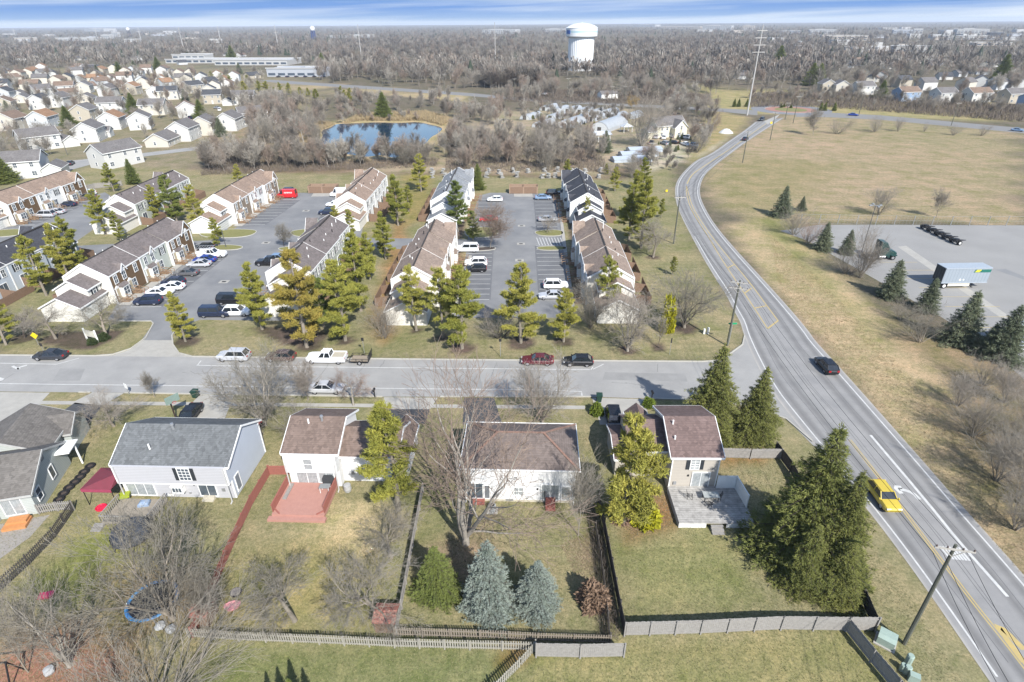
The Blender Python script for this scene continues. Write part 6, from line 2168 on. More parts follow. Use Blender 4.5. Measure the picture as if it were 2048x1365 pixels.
for k_ in range(6):
    q = MB()
    c_, s_ = math.cos(k_ * 1.05), math.sin(k_ * 1.05)
    q.bar((2.1 * c_, 2.1 * s_, 0), (2.1 * c_, 2.1 * s_, .7), .06, .06)
    q.obj('leg', [METAL], t)
# red sheds and toys in the white house yard
for p_, w_, lb in [((405, 1252), 1.1, 'small red brown playhouse beside the red fence'), ((772, 1264), 1.4, 'red roofed shed at the corner of the picket fence')]:
    t = thing('shed', lb, 'shed', (*G(*p_), 0), YR)
    W, Rf = MB(), MB()
    gable(W, Rf, None, -w_ * .6, w_ * .6, -.1, 1.5, 0, 1.35, .35, 'x', .12)
    W.obj('wall', [WOODB], t)
    Rf.obj('roof', [mat('red boards', (0.36, 0.16, 0.12), 0.8, (0.28, 0.12, 0.09), 2, lines=(0, 0.2, 0.4))], t)
q = MB()
q.tube([(0, 0, .0), (0, 0, .12)], .5, 18)
q.tube([(0, 0, .12), (0, 0, .16)], .44, 18, 1)
tag(q.obj('fire_pit_lid', [DARK, mat('mesh lid', (0.2, 0.18, 0.17), 0.7)], None, (*G(472, 1186), 0)), 'round dark mesh lid lying on the dry lawn', 'lid')
q = MB()
q.loft([[(x * w_, y * w_, z) for x, y in [(.7 * math.cos(k_ * .63) * (1 + .15 * math.sin(k_ * 1.9)), .5 * math.sin(k_ * .63)) for k_ in range(10)]] for w_, z in ((.9, 0), (1, .2), (.92, .22), (.8, .12))])
tag(q.obj('sandbox', [mat('faded pink plastic', (0.62, 0.36, 0.36), 0.5, (0.62, 0.16, 0.2), 0.8)], None, (*G(465, 1214), 0), R(15)), 'faded pink plastic sandbox on the dry lawn', 'sandbox')
t = thing('swing_set', 'dark swing frame at the bottom left corner', 'swing', (*G(8, 1362), 0), R(5))
q = MB()
q.bar((-3, 0, 2.2), (1.1, 0, 2.2), .1, .1)
q.obj('top_bar', [DARK], t)
for x in (-2.9, 1.0):
    for y in (-.8, .8):
        q = MB()
        q.bar((x, y, 0), (x, 0, 2.2), .09, .09)
        q.obj('leg', [DARK], t)
for i, (p_, lb) in enumerate([((322, 1255), 'grey boulder left of a pair under the huge bare tree'), ((343, 1262), 'smaller grey boulder right of a pair under the huge bare tree'), ((100, 1345), 'pale stone on the red soil')]):
    q = MB()
    rg = random.Random(i)
    q.lathe([(.3, 0), (.42, .2), (.33, .42), (0, .5)], (0, 0), 9)
    q.v = [(x * rg.uniform(.85, 1.2), y * rg.uniform(.85, 1.2), z) for x, y, z in q.v]
    tag(q.obj('boulder', [mat('pale stone', (0.36, 0.37, 0.37), 0.9, (0.26, 0.26, 0.26), 3)], None, (*G(*p_), 0)), lb, 'boulder', 'boulders in the yard')
t = thing('riding_mower', 'red riding mower beside the massive street tree', 'mower', (*G(516, 851), 0), R(200))
q = MB()
q.box(-.3, -.3, .3, .9, .3, .75)
q.box(-.9, -.42, .35, -.3, .42, .55)
q.box(-.85, -.28, .75, -.4, .28, .9)
q.obj('body', [C_['red']], t)
for x, r_ in ((.6, .2), (-.6, .3)):
    for s in (-1, 1):
        q = MB()
        q.tube([(x, s * .45 - .1, r_), (x, s * .45 + .1, r_)], r_, 12)
        q.obj('wheel', [BLACK], t)
# ------------------------------------------------------------------ fences
def fence(name, label, pts, h, style, m, group='yard fences', gap=2.4, world=False):
    P = pts if world else GP(pts)
    t = thing(name, label, 'fence', (*P[0], 0), 0, group)
    o = P[0]
    P = [(x - o[0], y - o[1]) for x, y in P]
    pm = MB()
    pm.box(-.055, -.055, 0, .055, .055, h + (0.05 if style != 'mesh' else .1))
    pm = pm.mesh('post', m if style != 'mesh' else METAL)
    rg = random.Random(len(label))
    for (xa, ya), (xb, yb) in zip(P, P[1:]):
        L = math.hypot(xb - xa, yb - ya)
        ux, uy = (xb - xa) / L, (yb - ya) / L
        n = max(1, round(L / gap))
        for k_ in range(n + 1):
            ob('post', pm, t, (xa + ux * L * k_ / n + uy * .06, ya + uy * L * k_ / n - ux * .06, 0))
        q = MB()
        if style in ('picket', 'board'):
            st_ = .2 if style == 'picket' else .155
            wd = .11 if style == 'picket' else .148
            for k_ in range(int(L / st_)):
                d = (k_ + .5) * st_
                hh = h + rg.uniform(-.03, .03)
                q.obox((xa + ux * d, ya + uy * d, hh / 2 + .04), (wd, .025, hh - .08), math.atan2(uy, ux))
            for z in (.3, h - .25):
                q.bar((xa + uy * .04, ya - ux * .04, z), (xb + uy * .04, yb - ux * .04, z), .04, .09)
        elif style == 'rail':
            for z in [h * (i + .6) / 5 for i in range(5)]:
                q.bar((xa, ya, z), (xb, yb, z), .035, h / 5 * .82)
        elif style == 'mesh':
            for k_ in range(int(L / .8)):
                q.bar((xa + ux * k_ * .8, ya + uy * k_ * .8, .05), (xa + ux * k_ * .8, ya + uy * k_ * .8, h), .012, .012)
            for z in (.08, h * .5, h):
                q.bar((xa, ya, z), (xb, yb, z), .03, .03)
        q.obj('fence_panel', [m], t)
    return t


fence('picket_fence', 'long pale picket fence along the bottom lawn, with a second line behind', [(380, 1275), (480, 1282), (640, 1288), (790, 1295), (940, 1299), (1070, 1302)], 1.15, 'picket', WOODP)
fence('picket_fence', 'inner picket fence line behind the three conifers', [(790, 1272), (960, 1277), (1075, 1283), (1220, 1288)], 1.1, 'picket', mat('grey brown pickets', (0.25, 0.215, 0.175), 0.85, (0.17, 0.145, 0.115), 4))
fence('picket_fence', 'picket fence running toward the bottom edge', [(1072, 1300), (1040, 1335), (990, 1385), (960, 1420)], 1.2, 'picket', WOODP)
fence('board_fence', 'short grey board fence at the bottom centre, nearest the viewer', [(1072, 1314), (1160, 1316), (1247, 1314)], 1.75, 'board', WOODG)
fence('board_fence', 'long grey board fence right of the bottom centre', [(1248, 1272), (1400, 1268), (1560, 1260), (1690, 1262), (1748, 1262)], 1.75, 'board', WOODG)
fence('board_fence', 'grey board fence seen from its shaded end, running to the bottom right', [(1690, 1262), (1740, 1325), (1790, 1385), (1820, 1425)], 1.6, 'board', WOODG)
fence('board_fence', 'dark board fence between the middle and tan house lawns', [(1248, 1272), (1238, 1225), (1222, 1140), (1207, 1060), (1195, 1005)], 1.6, 'board', WOODD)  # the fence's shaded face is painted in as dark wood
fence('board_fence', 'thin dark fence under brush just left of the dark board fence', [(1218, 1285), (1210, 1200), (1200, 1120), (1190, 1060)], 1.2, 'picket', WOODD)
fence('rail_fence', 'dark fence between the dry lawn and the middle house lawn', [(793, 1272), (812, 1170), (832, 1060), (846, 985)], 1.25, 'board', WOODG)
fence('board_fence', 'red stained fence between the blue grey and white house yards', [(588, 950), (540, 950), (505, 1010), (470, 1085), (438, 1160), (400, 1250), (388, 1275)], 1.3, 'rail', WOODR)
fence('picket_fence', 'dark weathered picket fence leaning across the left lawn', [(150, 1020), (112, 1075), (60, 1130), (0, 1185), (-60, 1240)], 1.3, 'picket', WOODD)
fence('picket_fence', 'short grey picket gate beside the sage house', [(80, 1028), (118, 1022), (150, 1020)], 1.25, 'picket', WOODG)
fence('board_fence', 'pale board fence under the pair of spruces', [(1440, 916), (1500, 918), (1560, 918)], 1.45, 'board', WOODG)
fence('board_fence', 'shaded board fence running from the spruce pair toward the corner clump', [(1550, 905), (1580, 945), (1600, 985), (1640, 1040), (1700, 1150), (1748, 1262)], 1.5, 'board', WOODD)  # shade on this run is put into the dark wood colour
fence('board_fence', 'far grey fence behind the left car park', [(150, 388), (190, 378), (245, 372)], 1.6, 'board', WOODG)
fence('chain_link_fence', 'chain link fence along the top of the truck yard', [(1600, 447), (1750, 450), (1900, 452), (2048, 452), (2250, 452)], 2.3, 'mesh', METAL, gap=4)
# bin stores
for p_, lb in [((645, 387), 'brown bin store at the top of the left car park'), ((1047, 388), 'brown bin store at the top of the middle car park')]:
    t = thing('bin_store', lb, 'shed', (*G(*p_), 0), R(-1), 'bin stores')
    q = MB()
    q.box(-4.2, 0, .05, 4.2, .1, 2.1)
    q.box(-4.2, .1, .05, -4.1, 3, 2.1)
    q.box(4.1, .1, .05, 4.2, 3, 2.1)
    q.box(-.05, .1, .05, .05, 3, 2.1)
    q.box(-4.2, 3.0, .05, 4.2, 3.1, 2.1)
    q.obj('wall', [mat('tan boards', (0.30, 0.21, 0.15), 0.85, (0.24, 0.165, 0.115), 2, lines=(0, 0.2, 0.4))], t)
    q = MB()
    for x in (-2, 2):
        q.box(x - 1.8, -.05, .12, x + 1.8, -.01, 1.95)
    q.obj('gate', [WOODB], t)
    q = MB()
    q.box(-3, .8, .05, -1, 2.2, 1.5)
    q.obj('skip_bin', [mat('dull green steel', (0.05, 0.08, 0.06), 0.6)], t)
# ------------------------------------------------------------------ poles, signs, bins, boxes
def power_pole(px, ytop, label, arms=1, rz=0, name='utility_pole'):
    h = HT(px[0], px[1], ytop)
    t = thing(name, label, 'pole', (*G(*px), 0), rz, 'utility poles')
    q = MB()
    q.tube([(0, 0, 0), (0, 0, h * .5), (0, 0, h)], [.17, .15, .11], 8)
    q.obj('shaft', [POLE], t)
    for k_ in range(arms):
        z = h - .35 - .9 * k_
        q = MB()
        q.bar((-1.3, -.13, z), (1.3, -.13, z), .1, .13)
        q.bar((-.75, -.14, z), (0, -.14, z - .7), .04, .05)
        q.bar((.75, -.14, z), (0, -.14, z - .7), .04, .05)
        a_ = q.obj('cross_arm', [mat('pale arm timber', (0.4, 0.38, 0.34), 0.8)], t)
        for x in (-1.2, -.5, .5, 1.2):
            q = MB()
            q.lathe([(.05, z + .07), (.07, z + .12), (.04, z + .24)], (x, -.13), 8)
            q.obj('insulator', [mat('brown insulator', (0.12, 0.09, 0.08), 0.3)], a_)
    return t


power_pole((1808, 1288), 1090, 'green grey utility pole with a pale cross arm at the bottom right', 1, R(-12))
power_pole((1454, 692), 561, 'utility pole at the junction corner behind the tall spruce', 2, R(-20))
power_pole((1347, 488), 392, 'utility pole on the lawn at the road bend', 1, R(10))
for px_, yt, lb in [((1485, 326), 262, 'utility pole on the field side before the roundabout'), ((1540, 281), 224, 'dark utility pole nearer the roundabout'), ((1586, 247), 192, 'tall pale utility pole beside the roundabout'), ((1570, 240), 205, 'dark pole left of the tall pale roundabout pole'),
                    ((1717, 232), 186, 'pole beside the blue car on the far road'), ((1902, 252), 205, 'leaning pole in the field by the far road'), ((889, 186), 148, 'pole on the far road verge left of the dark tree'), ((766, 175), 140, 'pole on the far road verge farther left'), ((1029, 204), 157, 'pole right of the dark tree'),
                    ((1135, 210), 156, 'pole among the bare trees past the nursery'), ((1223, 206), 172, 'pole near the small white shed'), ((1248, 205), 172, 'pole right of the small white shed'), ((1633, 228), 200, 'short pole behind the roundabout'), ((1300, 330), 285, 'pole beside the plastic roofed beds')]:
    power_pole(px_, yt, lb, 1)


def lamp(px, ytop, label, heads=1):
    h = HT(px[0], px[1], ytop)
    t = thing('lamp_post', label, 'lamp post', (*G(*px), 0), 0, 'lamp posts')
    q = MB()
    q.tube([(0, 0, 0), (0, 0, h)], [.1, .06], 8)
    q.obj('shaft', [mat('dull pole steel', (0.09, 0.095, 0.1), 0.5)], t)
    for k_ in range(heads):
        a = k_ * math.pi / 2
        q = MB()
        q.bar((0, 0, h), (.9 * math.cos(a), .9 * math.sin(a), h + .1), .06, .06)
        q.obox((1.0 * math.cos(a), 1.0 * math.sin(a), h + .1), (.6, .35, .2), a)
        q.obj('lamp_head', [METAL], t)
    return t


lamp((1723, 505), 412, 'tall yard lamp with four heads at the truck yard edge', 4)
lamp((452, 495), 460, 'lamp post on the island of the left car park')
lamp((135, 310), 262, 'pale street lamp in the left suburb')


def sign(px, ytop, label, w, h, m, posts=1, rz=0, letters=None, cat='sign', z0=None):
    hh = HT(px[0], px[1], ytop)
    t = thing('road_sign' if cat == 'sign' else cat, label, cat, (*G(*px), 0.02), rz, 'road signs' if cat == 'sign' else None)
    q = MB()
    for k_ in range(posts):
        x = 0 if posts == 1 else (-w / 2 + .1 + (w - .2) * k_)
        q.bar((x, .03, 0), (x, .03, hh - .05), .06, .05)
    q.obj('post', [METAL if posts == 1 else WHITE], t)
    q = MB()
    q.box(-w / 2, -.03, hh - h, w / 2, -.01, hh)
    b = q.obj('sign_panel', [m], t)
    if letters:
        txt(letters, h * .55, b, (0, -.035, hh - h * .72), (R(90), 0, 0), WHITE, 'lettering', .003)
    return t


SY = mat('yellow sign', (0.75, 0.55, 0.02), 0.5)
SGN = mat('green sign', (0.01, 0.3, 0.14), 0.5)
SBK = mat('sign back', (0.03, 0.03, 0.03), 0.6)
t = sign((77, 690), 671, 'yellow diamond warning sign on the left verge', .01, .01, SY)
q = MB()
q.hexa([(0, -.035, 1.05), (.6, -.035, 1.65), (.6, -.015, 1.65), (0, -.015, 1.05), (-.6, -.035, 1.65), (0, -.035, 2.25), (0, -.015, 2.25), (-.6, -.015, 1.65)])
q.obj('diamond_panel', [SY], t)
sign((88, 704), 687, 'small dark backed sign beside the charcoal sedan', .4, .55, SBK)
sign((729, 708), 676, 'small dark backed sign beyond the utility trailer', .4, .55, SBK)
sign((1001, 714), 678, 'small dark backed sign with a yellow marker on the verge', .4, .5, SBK)
sign((1339, 710), 677, 'narrow dark sign on the verge right of the young dark tree', .2, .8, SBK)
sign((1457, 690), 646, 'green street name sign by the junction pole', 1.3, .28, SGN)
sign((1541, 255), 244, 'orange diamond sign before the roundabout', .9, .9, SY)
sign((1333, 385), 380, 'yellow marker at the road bend', .6, .6, SY)
q = MB()
for k_, (x, h_, w_) in enumerate(((-.35, .9, .3), (0.25, 1.1, .35))):
    q.box(x - w_ / 2, -.15, 0, x + w_ / 2, .15, h_)
tag(q.obj('utility_pedestal', [mat('pale pedestal', (0.62, 0.62, 0.58), 0.6)], None, (*G(1412, 668), 0)), 'small white marker post on the junction lawn', 'pedestal')
t = sign((258, 790), 768, 'white estate agent sign post by the street', .65, .75, WHITE, 1, R(-30), cat='yard_sign')
t = thing('estate_sign', 'white framed estate sign behind clipped shrubs', 'sign', (*G(186, 683), 0), R(-20))
q = MB()
q.box(-1.1, -.05, .8, 1.1, .05, 1.9)
q.obj('sign_panel', [mat('cream panel', (0.6, 0.57, 0.48), 0.6)], t)
for x in (-1.2, 1.2):
    q = MB()
    q.box(x - .09, -.09, 0, x + .09, .09, 2.15)
    q.obj('post', [WHITE], t)
BIN = mat('dark green bin', (0.018, 0.05, 0.035), 0.5)
for p_, lb in [((392, 795), 'dark green wheeled bin at the kerb left of the bare street tree'), ((1198, 803), 'dark green wheeled bin beside the concrete driveway')]:
    t = thing('wheeled_bin', lb, 'bin', (*G(*p_), .02), R(-5), 'wheeled bins')
    q = MB()
    q.loft([[(x * w_, y * w_, z) for x, y in ((-.36, -.4), (.36, -.4), (.36, .4), (-.36, .4))] for w_, z in ((.75, .05), (1, 1.0))])
    q.obj('bin_body', [BIN], t)
    q = MB()
    q.box(-.4, -.45, 1.0, .4, .45, 1.1)
    q.obj('lid', [BIN], t)
    for x in (-.3, .3):
        q = MB()
        q.tube([(x - .04, .36, .14), (x + .04, .36, .14)], .14, 10)
        q.obj('wheel', [BLACK], t)
for p_, lb in [((750, 795), 'black mailbox on a post at the drive of the white house'), ((1303, 800), 'black mailbox on a post in front of the tan house')]:
    t = thing('mailbox', lb, 'mailbox', (*G(*p_), 0), 0, 'mailboxes')
    q = MB()
    q.box(-.06, -.06, 0, .06, .06, 1.1)
    q.obj('post', [DARK], t)
    q = MB()
    q.tube([(0, -.28, 1.22), (0, .28, 1.22)], .16, 10)
    q.obj('box', [DARK], t)
t = thing('basketball_hoop', 'black basketball hoop standing behind the blue grey house', 'hoop', (*G(352, 838), 0), R(-35))
q = MB()
q.bar((0, 0, 0), (0, 0, 2.4), .14, .14)
q.bar((0, 0, 2.3), (.9, 0, 3.2), .12, .12)
q.obj('pole', [mat('dark brown steel', (0.05, 0.035, 0.03), 0.6)], t)
q = MB()
q.box(.9, -.85, 2.9, .95, .85, 3.9)
bb = q.obj('backboard', [mat('smoky backboard', (0.2, 0.27, 0.24), 0.2)], t)
q = MB()
for k_ in range(10):
    a, b = k_ * .628, (k_ + 1) * .628
    q.bar((1.25 + .23 * math.cos(a), .23 * math.sin(a), 3.05), (1.25 + .23 * math.cos(b), .23 * math.sin(b), 3.05), .03, .03)
q.obj('rim', [C_['red']], bb)
TRF = mat('pale green enamel', (0.30, 0.38, 0.33), 0.5)
t = thing('transformer_box', 'pale green transformer box by the corner of the board fence', 'utility box', (*G(1770, 1286), 0), R(-40))
q = MB()
q.box(-.6, -.5, .1, .6, .5, .8)
q.hexa([(-.62, -.52, .8), (.62, -.52, .8), (.62, .52, .8), (-.62, .52, .8), (-.62, -.2, .98), (.62, -.2, .98), (.62, .52, .98), (-.62, .52, .98)])
q.obj('casing', [TRF], t)
q = MB()
q.box(-.75, -.65, 0, .75, .65, .1)
q.obj('pad', [CONC], t)
for i, (p_, w_, h_, lb) in enumerate([((1814, 1328), .26, 1.1, 'tallest pale cable pedestal of the group by the board fence'), ((1803, 1340), .22, .7, 'small pale cable pedestal left of the tallest one'), ((1812, 1346), .26, .8, 'pale cable pedestal in front of the tallest one'), ((1825, 1362), .34, .75, 'square pale cable box at the bottom of the group')]):
    q = MB()
    if i < 3:
        q.lathe([(w_, 0), (w_, h_ * .9), (w_ * .8, h_)], (0, 0), 10)
    else:
        q.box(-w_, -w_ * .7, 0, w_, w_ * .7, h_)
    tag(q.obj('cable_pedestal', [TRF], None, (*G(*p_), 0), R(-30)), lb, 'utility box', 'cable pedestals')
# ------------------------------------------------------------------ suburb houses, nursery, water towers, far town
HW = [siding('suburb white siding', (0.52, 0.515, 0.49), .2), siding('suburb cream siding', (0.50, 0.47, 0.405), .2), siding('suburb grey siding', (0.46, 0.48, 0.49), .2), siding('suburb tan siding', (0.40, 0.36, 0.29), .2), siding('suburb blue siding', (0.24, 0.32, 0.44), .2)]
HN = ['white', 'cream', 'grey', 'tan', 'blue']
HR = [shingle('suburb grey shingles', (0.16, 0.15, 0.145)), shingle('suburb brown shingles', (0.20, 0.145, 0.11)), shingle('suburb orange brown shingles', (0.29, 0.175, 0.105)), shingle('suburb charcoal shingles', (0.075, 0.078, 0.085))]
RN = ['grey', 'brown', 'orange brown', 'charcoal']
_HM = {}


def sub_house(px, w, rz, wc, rc, label, storeys=2, wing=0, fine=True, group='suburb houses', dep=None):
    """two storey gabled house, ridge along local x, optional garage wing on +x (1) or -x (-1) side"""
    k_ = (round(w), wc, rc, storeys, wing, fine)
    if k_ not in _HM:
        W, Rf, T = MB(), MB(), MB()
        w_, d_ = round(w), 9.0
        ze = 2.75 * storeys
        gable(W, Rf, T if fine else None, -w_ / 2, w_ / 2, -d_ / 2, d_ / 2, 0, ze, 2.6, 'x', .35)
        if wing:
            a, b = sorted((wing * w_ / 2, wing * (w_ / 2 + 5.6)))
            gable(W, Rf, T if fine else None, a, b, -d_ / 2 - 1.0, d_ / 2 - 2, 0, 2.8, 1.6, 'y', .3)
        g = MB()
        if wing:
            c = wing * (w_ / 2 + 2.8)
            g.box(c - 2.3, -d_ / 2 - 1.05, .05, c + 2.3, -d_ / 2 - 1.004, 2.2)
        else:
            g.box(-.5, -d_ / 2 - .05, .1, .5, -d_ / 2 - .004, 2.2)
        _HM[k_] = (W.mesh('wall', HW[wc]), Rf.mesh('roof', HR[rc]), T.mesh('trim', TRIM) if fine else None, g.mesh('garage_door' if wing else 'door', mat('off white door', (0.6, 0.6, 0.57), .6)))
    m = _HM[k_]
    t = thing('suburban_house', label, 'house', (*G(*px), 0), R(rz), group)
    w_ = round(w)
    ob('wall', m[0], t)
    ob('roof', m[1], t)
    if m[2]:
        ob('trim', m[2], t)
    ob('garage_door' if wing else 'door', m[3], t)
    if fine:
        for s_ in range(storeys):
            for x in (-.3, .3) if w_ < 11 else (-.35, 0.05, .35):
                if s_ == 0 and abs(x) < .1:
                    continue
                win(t, x * w_, -4.51, .9 + 2.75 * s_, 1.3 if s_ == 0 else 1.0, 1.3, 'S', 2, 2)
                if px[1] > 200:
                    win(t, x * w_, 4.51, .9 + 2.75 * s_, 1.0, 1.3, 'N', 2, 2)
            for s in (-1, 1):
                if wing != s and (s_ or px[1] > 200):
                    win(t, s * (w_ / 2 + .01), .6, .9 + 2.75 * s_, .8, 1.2, 'E' if s > 0 else 'W', 1, 2)
    return t


# near suburb on the left: foot centre px, width m, heading, wall, roof, storeys, wing, label
LS = [((45, 353), 15, 20, 0, 0, 2, 1, 'long white house with grey roof at the left edge, nearest of the suburb'), ((237, 330), 14, 66, 0, 0, 2, 0, 'white house with grey roof and chimney standing alone by its street'),
      ((84, 298), 13, 50, 0, 0, 2, 1, 'white house with a front garage gable behind the nearest suburb house'), ((185, 281), 12, 106, 0, 0, 2, 1, 'bright white house with grey roof beside the dark conifer'),
      ((30, 259), 11, 95, 1, 1, 2, 0, 'cream house with a brown roof near the left edge'), ((92, 255), 11, 100, 2, 2, 2, 0, 'grey house with an orange brown roof left of the dark conifer'), ((175, 240), 11, 100, 3, 0, 2, 0, 'tan house with grey roof behind the dark conifer'),
      ((230, 257), 11, 104, 0, 2, 2, 1, 'white house with an orange brown roof and porch'), ((285, 257), 11, 112, 0, 0, 2, 0, 'plain white gabled house right of the orange brown porch house'), ((85, 217), 12, 102, 0, 3, 2, 0, 'bright white house with charcoal roof in the left suburb'),
      ((229, 224), 13, 10, 0, 0, 2, 0, 'white house beside a round dark evergreen'), ((312, 229), 13, 8, 1, 0, 2, 0, 'cream house right of the round dark evergreen'), ((377, 234), 9, 115, 0, 1, 2, 0, 'narrow white gable house left of the blue conifer'),
      ((372, 279), 12, 95, 0, 0, 2, 0, 'white house with grey roof near the bare trees by the pond'), ((328, 290), 12, 95, 1, 0, 1, 0, 'low cream house in front of the pond side trees'), ((413, 268), 11, 100, 1, 0, 2, 0, 'cream gabled house at the pond side of the suburb'),
      ((463, 259), 12, 95, 0, 0, 2, 0, 'white house with grey roof near the pond, left of the last one'), ((508, 247), 13, 30, 0, 0, 2, 1, 'last white house of the street before the pond'), ((430, 207), 11, 10, 3, 3, 2, 0, 'tan house with a dark roof in a small row'),
      ((491, 209), 13, 10, 0, 0, 2, -1, 'white house with garage left of the corner house in the small row'), ((548, 211), 12, 30, 0, 0, 2, 0, 'white corner house of the small row, nearest the pond')]
for p_, w_, rz, wc, rc, sy, wg, lb in LS:
    sub_house(p_, w_, rz, wc, rc, lb, sy, wg)
rg = random.Random(9)
FR = [(388, 186), (423, 177), (314, 196), (357, 196), (268, 189), (220, 193), (176, 204), (135, 187), (125, 213), (178, 179), (88, 194), (42, 197), (15, 223), (10, 181), (8, 199), (55, 177), (122, 166), (162, 163), (196, 160), (224, 162), (253, 164), (285, 164), (291, 177), (345, 157), (383, 156), (268, 150), (86, 169),
      (437, 160), (505, 157), (320, 172), (240, 176), (205, 172), (30, 168), (330, 148), (150, 151), (105, 152), (60, 155), (20, 152), (190, 148), (230, 146), (370, 168), (405, 165), (455, 172), (470, 162)]
_t = np.array([G(*p) for p in FR] + [G(*q[0]) for q in LS])
_P = GP([(0, 215), (250, 212), (420, 200), (500, 165), (300, 148), (0, 148)])
for _ in range(3000):
    x, y = rg.uniform(-480, -150), rg.uniform(330, 660)
    if len(FR) < 74 and pip(np.array([x]), np.array([y]), _P)[0] > 0 and np.hypot(_t[:, 0] - x, _t[:, 1] - y).min() > 19:
        _t = np.vstack([_t, [x, y]])
        k_ = FPX / (y * _f[1] - CAMH * _f[2])
        FR.append((1024 + k_ * x, 682.5 - k_ * (y * UP[1] - CAMH * UP[2])))
for i, p_ in enumerate(FR):
    wc, rc = rg.choice((0, 0, 0, 1, 1, 2, 3)), rg.choice((0, 0, 0, 1, 1, 2, 3))
    row = 'front' if p_[1] > 185 else 'middle' if p_[1] > 165 else 'back'
    col_ = 'at the left edge' if p_[0] < 70 else 'toward the left' if p_[0] < 160 else 'in the middle' if p_[0] < 290 else 'toward the shops' if p_[0] < 400 else 'at its pond side'
    sub_house(p_, rg.choice((9, 10, 11, 12)), rg.choice((105, 110, 112, 98, 60, 20)), wc, rc, f'{HN[wc]} house with {RN[rc]} roof, {row} rows of left suburb {col_}', 2 if rg.random() < .85 else 1, 0, p_[1] > 185)
RS = [((1650, 184), 10, 85, 3, 0, 'tan house at the left end of the right hand suburb row'), ((1678, 186), 11, 80, 1, 0, 'cream house second in the right hand suburb row'), ((1722, 189), 12, 10, 0, 0, 'white house with a tan garage gable left of the round tree'),
      ((1808, 202), 13, 12, 4, 1, 'blue sided house facing the field'), ((1882, 204), 12, 10, 0, 0, 'pale house right of the blue sided house'), ((1948, 204), 13, 8, 0, 1, 'long white house right of centre in the right hand row'), ((2020, 206), 12, 8, 3, 0, 'taupe house near the right edge of the suburb row'),
      ((1800, 175), 10, 10, 3, 3, 'tan house behind the blue sided house'), ((1848, 180), 11, 10, 0, 0, 'white house behind the pale house'), ((1928, 180), 10, 30, 1, 0, 'cream house in the second row behind the long white house'), ((1958, 175), 11, 60, 0, 0, 'white gabled house in the second row'), ((1990, 179), 10, 15, 2, 0, 'grey house in the second row at right'),
      ((2030, 180), 9, 70, 0, 3, 'white house with charcoal roof in the second row at the right edge'), ((1430, 148), 12, 5, 0, 3, 'low white house among woods left of the red barn'), ((1486, 158), 14, 3, 0, 0, 'low house beside the red barn in the woods'), ((2056, 214), 10, 30, 4, 3, 'blue house at the right edge by the field')]
for p_, w_, rz, wc, rc, lb in RS:
    sub_house(p_, w_, rz, wc, rc, lb, 1 if p_[0] < 1500 else 2, 1 if 'garage' in lb else 0, p_[1] > 183)
for i in range(42):
    x, y = (rg.uniform(0, 560), rg.uniform(92, 140)) if i < 20 else (rg.uniform(1640, 2048), rg.uniform(120, 168))
    wc, rc = rg.choice((0, 0, 1, 2)), rg.choice((0, 1, 3))
    sub_house((x, y), rg.choice((10, 12, 14)), rg.uniform(-30, 80), wc, rc, f'distant {HN[wc]} house with {RN[rc]} roof among bare trees on the {"left" if i < 20 else "right"}', 1, 0, False, 'distant houses among trees')
t = thing('barn', 'red barn among the woods right of the roundabout road', 'barn', (*G(1496, 157), 0), R(3))
W, Rf = MB(), MB()
gable(W, Rf, None, -6, 7, -4, 4, 0, 4, 2.2, 'x', .3)
W.obj('wall', [mat('barn red', (0.32, 0.04, 0.04), .7)], t)
Rf.obj('roof', [METAL], t)
# nursery: polythene tunnels, farmhouse, sheds, plastic roofed beds
POLY = mat('white polythene', (0.36, 0.375, 0.385), 0.35, (0.28, 0.295, 0.305), .6, lines=(1, 1.2, .3))


def tunnel(px, L, w, h, rz, label):
    t = thing('polytunnel', label, 'greenhouse', (*G(*px), 0), R(rz), 'polytunnels at the nursery')
    q = MB()
    ring = lambda y, f=1: [(w / 2 * f * math.cos(a), y, h * f * math.sin(a)) for a in [math.pi * k_ / 10 for k_ in range(11)]]
    q.loft([ring(L * k_ / 4) for k_ in range(5)], 0, False)
    q.obj('cover', [POLY], t)
    q = MB()
    q.add(ring(.08, .97), [tuple(range(11))])
    e = q.obj('end_wall', [mat('polythene end', (0.6, 0.62, 0.62), .4)], t)
    q = MB()
    q.box(-.9, -.02, .05, .9, .06, 2.0)
    q.obj('door', [mat('dark doorway', (0.1, 0.09, 0.08), .8)], e)


TL = ['long white polytunnel left of a pair in front', 'largest white polytunnel, right of a pair in front']
tunnel((1128, 256), 26, 8, 3.4, -28, TL[0])
tunnel((1198, 264), 26, 9, 4.2, -30, TL[1])
for i, (p_, lb) in enumerate([((1049, 240), 'polytunnel at the left end of the nursery'), ((1087, 222), 'polytunnel at the back left of the nursery'), ((1074, 256), 'small polytunnel in front of the nursery, left'), ((1110, 226), 'polytunnel second from left in the back'), ((1134, 226), 'polytunnel in the middle of the back row'),
                              ((1158, 228), 'polytunnel right of the middle of the back row'), ((1182, 232), 'polytunnel with a dark end near the right'), ((1209, 231), 'polytunnel at the right of the back row'), ((1226, 240), 'polytunnel behind the largest one'), ((1100, 240), 'polytunnel behind the long front one'), ((1180, 243), 'low polytunnel left of the largest one'), ((1257, 238), 'polytunnel half hidden by the dead tree')]):
    tunnel(p_, 15, 6, 2.6, -30, lb)
t = thing('farmhouse', 'cream farmhouse with cross gables at the nursery', 'house', (*G(1330, 272), 0), R(20))
W, Rf, T = MB(), MB(), MB()
gable(W, Rf, T, -7, 7, -4, 4, 0, 5, 3, 'x', .4)
gable(W, Rf, T, 0, 6, -7, 4, 0, 4.4, 2.7, 'y', .4)
gable(W, Rf, T, -11, -7, -4, 2, 0, 2.8, 1.6, 'x', .3)
